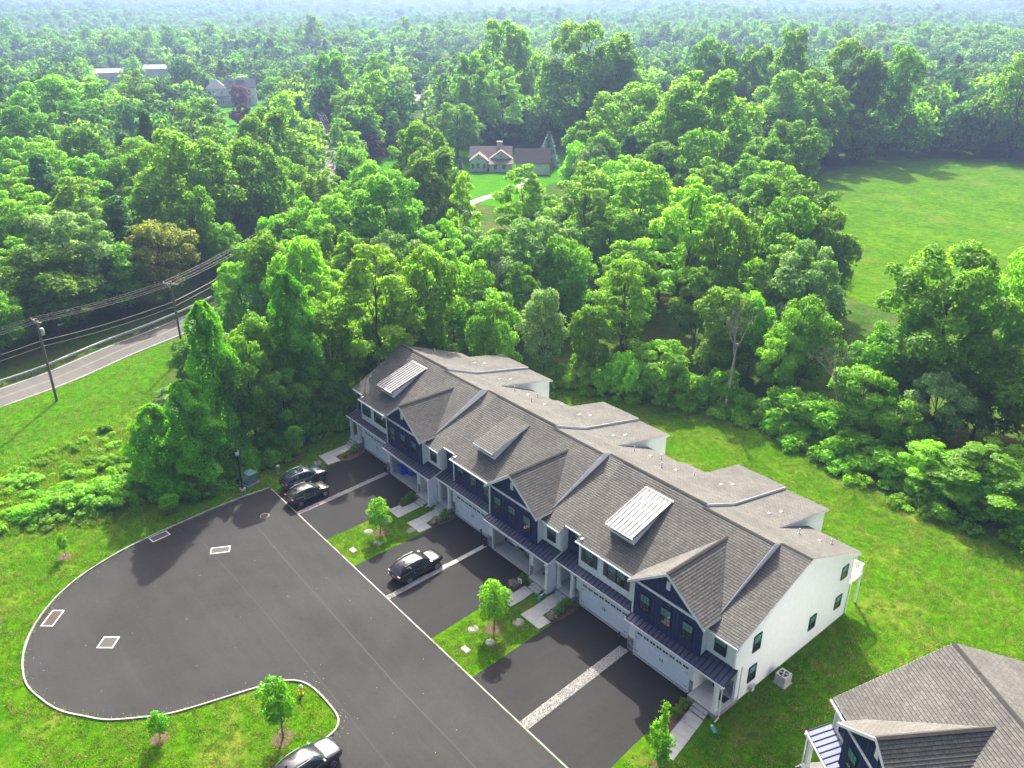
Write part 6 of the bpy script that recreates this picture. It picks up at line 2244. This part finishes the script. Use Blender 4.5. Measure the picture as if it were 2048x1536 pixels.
# each light crown also stands as a tree of its own at the far side of the near woods
far_c = [c for c in cand if (c[1], c[2]) not in near_set and c[4] < radians(30)]
lod_objs = []
for i, (kd, H, R, n, sz, mk) in enumerate(specs):
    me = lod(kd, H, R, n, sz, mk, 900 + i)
    d, x, y, rr_, da = far_c[40 + i * 7]
    near_set.add((x, y))
    lab, grp = tree_label(mk, x, y, H, R)
    root = thing('tree', lab, 'tree', (x, y, hgt(x, y)), rng.uniform(0, 6), grp)
    c = link('crown', me, root)
    mbt = MB(); mbt.tube((0, 0, -0.3), (0, 0, H * 0.6), 0.3, 0.12, 6); mbt.build('trunk', BARK, root)
    lod_objs.append(c)

pts, scl, rotz, idx = [], [], [], []
def add_pt(x, y, s, i, zs=1.0):
    pts.append((x, y, hgt(x, y) - 0.2)); scl.append((s, s, s * zs)); rotz.append(rng.uniform(0, 2 * pi)); idx.append(i)
for (d, x, y, R, da) in cand:
    if (x, y) in near_set: continue
    add_pt(x, y, R / 4.6 * rng.uniform(0.85, 1.2), int(rng.choice([0, 0, 1, 2, 2, 3, 4, 5, 0, 1])), rng.uniform(0.85, 1.25))
r_ = 380.0
while r_ < 5600:
    s = max(9.5, r_ * 0.0062)
    n = int(radians(100) * r_ / s)
    for j in range(n):
        a = yaw + radians(-50) + radians(100) * (j + rng.uniform(-0.4, 0.4)) / n
        rr = r_ + rng.uniform(-0.45, 0.45) * s
        x, y = CAM[0] + rr * cos(a), CAM[1] + rr * sin(a)
        if rr < 750 and (not growable(x, y, 2.0) or inpoly(x, y, FIELD)): continue
        if math.hypot(x + 533, y - 1239) < 48: continue
        near = rr < 800
        st_ = sin(x * 0.011 + 1.3) * cos(y * 0.013) + 0.6 * sin(x * 0.027 - y * 0.021)       # stands of one kind
        gap = sin(x * 0.0063 - 0.4) * sin(y * 0.0057 + 1.1) + 0.4 * sin(x * 0.017 + y * 0.012)
        if rr > 600 and gap > 1.12: continue                                              # clearings
        if near: ii = int(rng.choice([0, 1, 2, 0] if st_ > 0.3 else ([3, 5, 0, 1] if st_ < -0.4 else [0, 1, 2, 3, 0, 1, 4])))
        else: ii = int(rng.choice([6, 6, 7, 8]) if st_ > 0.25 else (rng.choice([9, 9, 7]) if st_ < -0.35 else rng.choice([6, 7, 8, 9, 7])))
        sz_ = rng.choice([0.6, 0.8, 0.95, 1.1, 1.3]) * rng.uniform(0.85, 1.15) * (1.1 if st_ > 0 else 0.95)
        if near: sz_ = min(sz_, 1.15)
        if rr < 750 and blocks(x, y, 15 * s / 7.4 * sz_ + hgt(x, y), 5 * s / 7.4 * sz_): continue
        add_pt(x, y, s / 7.4 * sz_, ii, rng.uniform(0.75, 1.15) * (1.0 if rr < 1500 else 0.75))
    r_ += s * 0.92
me = bpy.data.meshes.new('forest')
me.from_pydata(pts, [], [])
for nm, ty, dat in (('tree_scale', 'FLOAT_VECTOR', np.array(scl, dtype=np.float32).reshape(-1)), ('tree_rot', 'FLOAT', np.array(rotz, dtype=np.float32)), ('tree_idx', 'INT', np.array(idx, dtype=np.int32))):
    at = me.attributes.new(nm, ty, 'POINT')
    at.data.foreach_set('vector' if ty == 'FLOAT_VECTOR' else 'value', dat)
forest = link('forest', me)
tag(forest, 'continuous green forest stretching to the hazy horizon', 'forest', kind='stuff')
def scatter(obj, sources):
    """instances the source crowns on the points of obj (attributes tree_scale, tree_rot, tree_idx)"""
    ng = bpy.data.node_groups.new('forest_scatter', 'GeometryNodeTree')
    ng.interface.new_socket('Geometry', in_out='INPUT', socket_type='NodeSocketGeometry')
    ng.interface.new_socket('Geometry', in_out='OUTPUT', socket_type='NodeSocketGeometry')
    N_, L_ = ng.nodes, ng.links
    gi, go = N_.new('NodeGroupInput'), N_.new('NodeGroupOutput')
    iop = N_.new('GeometryNodeInstanceOnPoints')
    gti = N_.new('GeometryNodeGeometryToInstance')
    for o in sources:
        oi = N_.new('GeometryNodeObjectInfo')
        oi.transform_space = 'ORIGINAL'
        oi.inputs['Object'].default_value = o
        oi.inputs['As Instance'].default_value = False
        L_.new(oi.outputs['Geometry'], gti.inputs[0])
    def attr(nm, ty):
        a = N_.new('GeometryNodeInputNamedAttribute')
        a.data_type = ty
        a.inputs['Name'].default_value = nm
        return a.outputs['Attribute']
    cx = N_.new('ShaderNodeCombineXYZ')
    L_.new(attr('tree_rot', 'FLOAT'), cx.inputs[2])
    e2r = N_.new('FunctionNodeEulerToRotation')
    L_.new(cx.outputs[0], e2r.inputs[0])
    L_.new(gi.outputs[0], iop.inputs['Points'])
    L_.new(gti.outputs[0], iop.inputs['Instance'])
    iop.inputs['Pick Instance'].default_value = True
    L_.new(attr('tree_idx', 'INT'), iop.inputs['Instance Index'])
    L_.new(e2r.outputs[0], iop.inputs['Rotation'])
    L_.new(attr('tree_scale', 'FLOAT_VECTOR'), iop.inputs['Scale'])
    L_.new(iop.outputs[0], go.inputs[0])
    md = obj.modifiers.new('scatter', 'NODES')
    md.node_group = ng
scatter(forest, lod_objs)

def scatter_points(name, label, cat, P, sources, ids=None):
    me = bpy.data.meshes.new(name)
    me.from_pydata([p[:3] for p in P], [], [])
    for nm, ty, dat in (('tree_scale', 'FLOAT_VECTOR', np.array([p[3] for p in P], dtype=np.float32).reshape(-1)), ('tree_rot', 'FLOAT', rng.uniform(0, 6.28, len(P)).astype(np.float32)),
                        ('tree_idx', 'INT', (rng.integers(0, len(sources), len(P)) if ids is None else np.array(ids)).astype(np.int32))):
        at = me.attributes.new(nm, ty, 'POINT')
        at.data.foreach_set('vector' if ty == 'FLOAT_VECTOR' else 'value', dat)
    o = link(name, me)
    tag(o, label, cat, kind='stuff')
    scatter(o, sources)

# shrubs at the wood edge and in the scrub
SHRUBS = [(39.7, 49.2, 5.1, 4.2), (43.7, 49.9, 5.7, 4.3), (46.3, 54.5, 8.3, 3.7), (21.7, 50.9, 7.1, 3.8), (25.6, 51.8, 6.7, 3.7), (19.1, 50.4, 3.8, 2.5), (30.7, 49.4, 4.7, 3.3), (34.3, 48.9, 4.5, 3.2), (30.1, 47.6, 2.9, 2.4), (23.7, 48.8, 2.8, 2.2), (12.8, 49.8, 5.9, 3.0),
          (8.8, 46.8, 5.3, 2.9), (2.8, 44.2, 6.1, 2.7), (1.2, 42.2, 3.8, 2.0), (-2.4, 40.8, 3.5, 1.8), (47.5, 49.7, 3.6, 2.6), (38.9, 47.8, 2.7, 1.8), (-5.6, 39.5, 3.0, 1.8), (15.5, 49.8, 3.2, 2.0), (52.5, 49.5, 4.2, 2.8), (57.5, 50.2, 4.8, 3.0),
          (-14.3, -20.0, 2.6, 1.9), (-13.9, -17.5, 2.9, 1.7), (-12.8, -15.5, 3.2, 2.0), (-12.3, -12.8, 3.4, 2.2), (-13.1, -10.5, 4.0, 2.2), (-12.4, -18.6, 1.6, 1.4), (-19.8, -11.9, 2.3, 1.1), (-20.2, -15.5, 1.4, 1.0), (-19.7, -8.2, 2.4, 1.6), (-15.6, -18.2, 2.1, 1.4),
          (-23.1, -20.5, 1.1, 1.3), (-21.2, -19.0, 1.7, 1.5), (-15.0, -13.3, 2.3, 1.5), (-17.5, -16.5, 1.6, 1.3), (-16.0, -21.5, 1.3, 1.2), (-11.6, 2.6, 2.7, 1.6), (-12.2, 5.7, 2.8, 1.7), (-13.0, 9.2, 2.5, 1.6), (-9.6, -0.5, 2.6, 1.4), (-9.4, -2.7, 2.2, 1.2), (-8.0, -6.6, 2.0, 1.5),
          (-12.6, 11.3, 2.6, 1.5), (-28.4, -9.8, 1.9, 0.8), (-25.5, -13.7, 1.5, 0.6), (-14.2, 15.1, 3.9, 1.8), (-12.8, 7.6, 2.5, 1.6), (-11.5, 4.1, 1.8, 1.3), (-11.4, -9.4, 2.8, 2.2), (-9.0, -8.2, 2.2, 1.6), (-24.0, -10.0, 1.1, 0.9), (-17.0, -11.0, 1.8, 1.2), (-22.0, -13.0, 1.0, 0.8)]
for i, (x, y, H, R) in enumerate(SHRUBS):
    k = 'V' if (-13 < x < -7 and -9.9 < y < 12) else ('L' if x > 0 and i % 3 else 'H')
    if x > 0: lab, grp = 'leafy green shrub at the wood edge above the back lawn', 'wood-edge shrubs'
    elif k == 'V': lab, grp = 'dark green undergrowth shrub at the foot of the ivy columns', 'undergrowth shrubs'
    else: lab, grp = 'bright weedy shrub in the rough grass beside the court', 'weedy shrubs'
    if x < -11 and y < -9.5: H *= 0.62
    if x > 17: y, H = y + 1.2, H * 0.72
    o_ = plant('shrub', 'shrub', x, y, H, R, LEAF[k], lab, 'shrub', grp, lean=0.1)
    o_.scale = (o_.scale[0] * random.uniform(0.75, 1.3), o_.scale[1] * random.uniform(0.75, 1.3), o_.scale[2])

YOUNG = [(-8.9, 4.5, 4.0, 1.05, 'L', 'young bright tree in the grass behind the navy car'), (9.1, 4.1, 3.9, 1.15, 'L', 'young tree on the lawn nearest the blue bin'),
         (26.0, 4.1, 4.8, 1.45, 'L', 'young spreading tree on the lawn before the middle of the row'), (25.2, -13.3, 5.4, 1.35, 'V', 'dense dark green young tree on the grass island'),
         (20.0, -19.6, 2.4, 0.72, 'V', 'small young tree on the island beside its mulch ring'), (-5.8, -19.3, 2.5, 0.55, 'M', 'thin sapling on the slope above the round end'),
         (0.0, -25.8, 2.9, 0.7, 'M', 'thin sapling by the far side of the round end'), (8.4, -28.6, 2.6, 0.8, 'M', 'sapling half out of view below the round end'), (-6.8, -9.7, 2.1, 1.0, 'V', 'low bushy sapling by the kerb below the ivy')]
for (x, y, H, R, k, lab) in YOUNG:
    plant('young_tree', 'sapling', x, y, H, R, LEAF[k], lab, 'tree', 'young planted trees')
    mulch_ring(x + 0.05, y - 0.05, 0.75 if H > 3 else 0.6, 'mulch ring round a young tree')

def column_tree():
    """slim young tree with two leaders of bright leaves"""
    rs = np.random.default_rng(77)
    P, Nn = [], []
    tm = MB()
    for (bx, by, h, r) in ((0, 0, 5.4, 0.34), (-0.45, -0.25, 3.9, 0.40), (0.45, 0.2, 2.6, 0.5), (-0.2, 0.45, 2.2, 0.5), (0.3, -0.5, 2.0, 0.45)):
        tm.path([(0, 0, -0.1), (bx * 0.5, by * 0.5, h * 0.35), (bx, by, h * 0.97)], [0.05, 0.03, 0.01], 6)
        for k in range(int(h * 16)):
            z = h * (0.22 + 0.78 * (k + rs.uniform()) / (h * 16))
            an = rs.uniform(0, 2 * pi)
            rr = r * (1.15 - z / h) * rs.uniform(0.5, 1.1) + 0.06
            c0 = np.array([bx * min(1, z / h + .2) + rr * cos(an), by * min(1, z / h + .2) + rr * sin(an), z])
            q = c0 + rs.normal(0, 0.085, (10, 3))
            P.append(q)
            Nn.append(np.tile([cos(an) * .6, sin(an) * .6, .8], (10, 1)) + rs.normal(0, .5, (10, 3)))
    P = np.concatenate(P)
    return leaves('crown', P, np.concatenate(Nn), 0.085 * rs.uniform(.7, 1.3, len(P)), rs.uniform(0, 1, len(P)), LEAF['L'], rs), tm.mesh('trunk', BARK_PALE)
cm, tm = column_tree()
r = thing('young_tree', 'slim young tree with upright leaders beside the corner walk', 'tree', (42.75, 4.3, 0), 0.4, 'young planted trees')
link('crown', cm, r); link('trunk', tm, r)
mulch_ring(42.75, 4.3, 0.6, 'mulch ring round the slim young tree')

BUSHES = [(-6.0, 9.9, .7, .5, 'M', 'dark green bush by the wooded end porch'), (-5.6, 8.7, .5, .4, 'Y', 'yellow-green low bush by the wooded end porch'), (6.2, 9.4, 1.0, .5, 'M', 'green bush beside the blue bin porch'), (6.4, 8.6, .7, .45, 'M', 'low green bush beside the blue bin walk'),
          (11.1, 10.0, .9, .55, 'M', 'green bush beside the walk of the middle navy townhouse'), (11.1, 9.0, .75, .6, 'F', 'pinkish flowering bush beside the walk of the middle navy townhouse'), (23.1, 9.5, .9, .45, 'M', 'green bush behind the yard sign'), (23.0, 8.6, .65, .55, 'F', 'pink flowering bush by the yard sign walk'),
          (27.7, 10.2, .9, .5, 'M', 'green bush next to the step of the white shuttered porch'), (27.8, 9.5, .75, .5, 'G', 'white flowering bush, first along the shuttered porch walk'), (27.9, 8.9, .7, .5, 'G', 'white flowering bush in the middle of the shuttered porch walk'),
          (28.0, 8.4, .65, .5, 'F', 'pink flowering bush at the end of the shuttered porch walk'), (40.6, 9.3, .75, .4, 'M', 'round green bush close to the corner porch'), (40.75, 8.3, .9, .45, 'M', 'round green bush beside the corner walk')]
for (x, y, H, R, k, lab) in BUSHES:
    plant('bush', 'bush', x, y, H, R, LEAF[k], lab, 'bush', 'bushes beside the porches')

# low growth that nobody could count: along the wood edge and in the rough grass
bush_src = [o for o in scene.objects if o.name.startswith('crown') and o.parent and o.parent.name.startswith('bush') and o.material_slots[0].link == 'DATA'][:0]
def source(key, i, mat, x, y, H, R, lab, nm, cat, grp):
    root = plant(nm, key, x, y, H, R, mat, lab, cat, grp)
    return [c for c in root.children if c.name.startswith('crown')][0]
wsrc = []
for i, (mk, x, y) in enumerate((('H', -18.6, -19.6), ('M', -24.6, -17.0), ('Y', -16.2, -9.6), ('L', -27.0, -12.4))):
    cm_, _lb = crown('crown', 300 + i, 0.9, 0.7, 'shrub', 420, 0.085, LEAF[mk])
    root = thing('weed_clump', 'knee-high clump of weeds in the rough grass', 'weeds', (x, y, 0), i, 'weed clumps')
    wsrc.append(link('crown', cm_, root))
    mbw = MB(); mbw.tube((0, 0, -0.05), (0, 0, 0.4), 0.02, 0.01, 5); mbw.build('stem', BARK, root)
P = []
for k in range(5200):
    x, y = rng.uniform(-32, 60), rng.uniform(-26, 60)
    d = seg_dist(x, y, SITE + SITE[:1])
    inside = inpoly(x, y, SITE)
    edge_ok = (not inside and d < 5.5 and (y > 30 or x < -8) and not (x < -34)) or (inside and d < 0.9 and y > 36)
    if inpoly(x, y, SCRUB):
        s = rng.uniform(0.25, 0.9) ** 1.5 * 1.3
        if rng.uniform() < 0.75: P.append((x, y, 0, (s * rng.uniform(.8, 1.4), s * rng.uniform(.8, 1.4), s * rng.uniform(.5, 1.1))))
    elif edge_ok and seg_dist(x, y, ROAD) > 5:
        s = rng.uniform(0.6, 2.0)
        P.append((x, y, 0, (s, s, s * rng.uniform(.6, 1.2))))
scatter_points('undergrowth', 'tangled weeds and brambles along the wood edge and rough grass', 'weeds', P, wsrc)

# short grass standing on the lawns
def tuft_mesh(seed, n, h, spread, mk='B'):
    rs = np.random.default_rng(seed)
    V, F, A = [], [], []
    for i in range(n):
        x, y = rs.normal(0, spread, 2)
        a = rs.uniform(0, 2 * pi)
        w = rs.uniform(0.012, 0.022)
        hh = h * rs.uniform(0.5, 1.2)
        tx, ty = rs.normal(0, hh * 0.6, 2)
        o = len(V)
        V += [(x - w * cos(a), y - w * sin(a), 0), (x + w * cos(a), y + w * sin(a), 0), (x + tx, y + ty, hh)]
        F.append((o, o + 1, o + 2))
        A.append(rs.uniform())
    me = bpy.data.meshes.new('tuft')
    me.from_pydata(V, [], F)
    me.materials.append(LEAF[mk])
    at = me.attributes.new('leaf', 'FLOAT', 'FACE')
    at.data.foreach_set('value', A)
    return me
gsrc = []
for i, (x, y) in enumerate(((-21.0, -22.0), (-23.5, -15.0), (-18.0, -12.0))):
    root = thing('grass_tuft', 'knee-high tuft of long grass in the rough ground', 'grass', (x, y, 0), 0, 'long grass tufts')
    root.scale = (2.2, 2.2, 2.6)
    gsrc.append(link('blade', tuft_mesh(40 + i, 26, 0.13, 0.13), root))
root = thing('grass_tuft', 'straw-coloured dry tuft of long grass in the rough ground', 'grass', (-25.5, -20.0, 0), 0)
root.scale = (2.2, 2.2, 2.6)
gsrc.append(link('blade', tuft_mesh(47, 26, 0.12, 0.14, 'D'), root))
def inpoly_np(X, Y, poly):
    c = np.zeros(len(X), bool)
    j = len(poly) - 1
    for i in range(len(poly)):
        xi, yi = poly[i][:2]
        xj, yj = poly[j][:2]
        if yi != yj:
            c ^= ((yi > Y) != (yj > Y)) & (X < (xj - xi) * (Y - yi) / (yj - yi) + xi)
        j = i
    return c
NG = 100000
X, Y = rng.uniform(-52, 75, NG), rng.uniform(-32, 50, NG)
ok = inpoly_np(X, Y, catmull(SITE, 3)) & ~inpoly_np(X, Y, court_poly)
for (a, b, c_, d) in ((-8.9, 43.1, 9.0, 30.3), (-4.9, 6.95, -0.6, 9.5), (11.5, 24.0, -0.6, 9.5), (28.4, 41.2, -0.6, 9.5), (-7.7, -5.0, 6.2, 11), (6.3, 8.3, 6.4, 11), (9.1, 11.7, 6.6, 11), (23.0, 25.0, 6.6, 11), (25.8, 28.5, 6.6, 11), (41.0, 43.2, 4.6, 11)):
    ok &= ~((X > a) & (X < b) & (Y > c_) & (Y < d))
ok &= ~inpoly_np(X, Y, [(48.0, 12.0), (52, 8.5), (75, -8), (85, 5), (60, 28)])
vis = np.abs((np.arctan2(Y - CAM[1], X - CAM[0]) - yaw + pi) % (2 * pi) - pi) < radians(40)
X, Y = X[ok & vis], Y[ok & vis]
rough = inpoly_np(X, Y, SCRUB)
sg = rng.uniform(0.8, 1.5, len(X)) * np.where(rough, 2.0, 1.0)
P = [(float(x), float(y), 0.0, (float(s_), float(s_), float(s_ * (0.8 if not r0 else 1.2)))) for x, y, s_, r0 in zip(X, Y, sg, rough)]
dryf = np.sin(X * 0.55 + 1.3 * np.sin(Y * 0.31)) * np.sin(Y * 0.47 + 1.1 * np.sin(X * 0.23)) + 0.5 * np.sin(X * 1.7 + Y * 1.1) * np.sin(Y * 1.9 - X * 0.8)
back = np.where((Y > 18) | (X < -2) | (Y < -14), 0.0, 0.5)
ids = np.where(dryf + rng.normal(0, 0.22, len(X)) > 0.62 + back, 3, rng.integers(0, 3, len(X)))
# the instance list is joined in reverse order of linking, so the straw tuft sits at either end
scatter_points('lawn_grass', 'short grass blades standing on the lawns', 'grass', P, gsrc, ids)

# windblown bits lying along the kerb and on the asphalt
n_l = 420
ti = rng.integers(0, len(edge) - 1, n_l)
lp = np.array([(edge[i][0], edge[i][1], 0.02) for i in ti]) + np.stack([rng.normal(0, 0.5, n_l), rng.normal(0, 0.5, n_l), np.zeros(n_l)], 1)
inside_c = inpoly_np(lp[:, 0], lp[:, 1], court_poly)
far_l = np.stack([rng.uniform(2, 44, 140), rng.uniform(-22, 9, 140), np.full(140, 0.022)], 1)
keep_l = inpoly_np(far_l[:, 0], far_l[:, 1], court_poly)
lp = np.concatenate([lp[inside_c], far_l[keep_l]])
me_l = leaves('leaf_litter', lp, np.tile([0, 0, 1.0], (len(lp), 1)) + rng.normal(0, 0.25, (len(lp), 3)), rng.uniform(0.015, 0.05, len(lp)), rng.uniform(0, 1, len(lp)), LEAF['D'], rng)
tag(link('leaf_litter', me_l), 'scattered dry leaf litter on the asphalt', 'litter', kind='stuff')

# dead trees at the wood edge
def snag(x, y, H, seed, lab, lean):
    rs = random.Random(seed)
    r = thing('dead_tree', lab, 'dead tree', (x, y, 0))
    mb = MB()
    def grow(p, d, L, rad, depth):
        q = p + d * L
        mid = p.lerp(q, .5) + Vector((rs.uniform(-1, 1), rs.uniform(-1, 1), 0)) * L * 0.06
        mb.path([p, mid, q], [rad, rad * .8, rad * .55], 5)
        if depth == 0: return
        for k in range(3 if depth > 1 else 4):
            nd = (d + Vector((rs.uniform(-1, 1), rs.uniform(-1, 1), rs.uniform(-.2, .7))) * .75).normalized()
            grow(q if k else mid, nd, L * rs.uniform(.5, .7), rad * .5, depth - 1)
    d0 = Vector((lean[0], lean[1], 1)).normalized()
    p1 = d0 * H * .62
    mb.path([Vector((0, 0, -.2)), p1 * .5 + Vector((.1, .05, 0)), p1], [.2, .16, .11], 7)
    t = mb.build('trunk', BARK_PALE, r)
    mb = MB()
    for k in range(5):
        d = (d0 + Vector((rs.uniform(-1, 1), rs.uniform(-1, 1), rs.uniform(-.1, .5))) * .6).normalized()
        grow(p1 * rs.uniform(.75, 1.0), d, H * .17, .06, 3)
    mb.build('branch', BARK_PALE, r)
snag(14.8, 48.3, 15, 3, 'bare dead tree with pale trunk rising straight at the back lawn edge', (0.02, 0.08))
snag(27.0, 53.0, 14, 8, 'leaning bare dead tree with twiggy top in the wood edge', (-0.15, -0.1))
snag(-24.0, 44.0, 15, 12, 'bare grey dead tree deep among the feathery trees', (0.05, 0.0))

# ------------------------------------------------------------------ haze
mb = MB()
mb.box(-8150, 8190, -8150, 8190, -22, 150)
hz = mb.build('haze', [])
m, n, l = new_mat('haze_air')
pv = n.new('ShaderNodeVolumePrincipled')
pv.inputs['Color'].default_value = (0.19, 0.265, 0.46, 1)
pv.inputs['Density'].default_value = 0.00048
pv.inputs['Anisotropy'].default_value = 0.25
o = n.new('ShaderNodeOutputMaterial')
l.new(pv.outputs[0], o.inputs['Volume'])
hz.data.materials.append(m)
tag(hz, 'pale blue summer haze filling the air over the woods', 'haze', kind='stuff')
hz.display_type = 'WIRE'
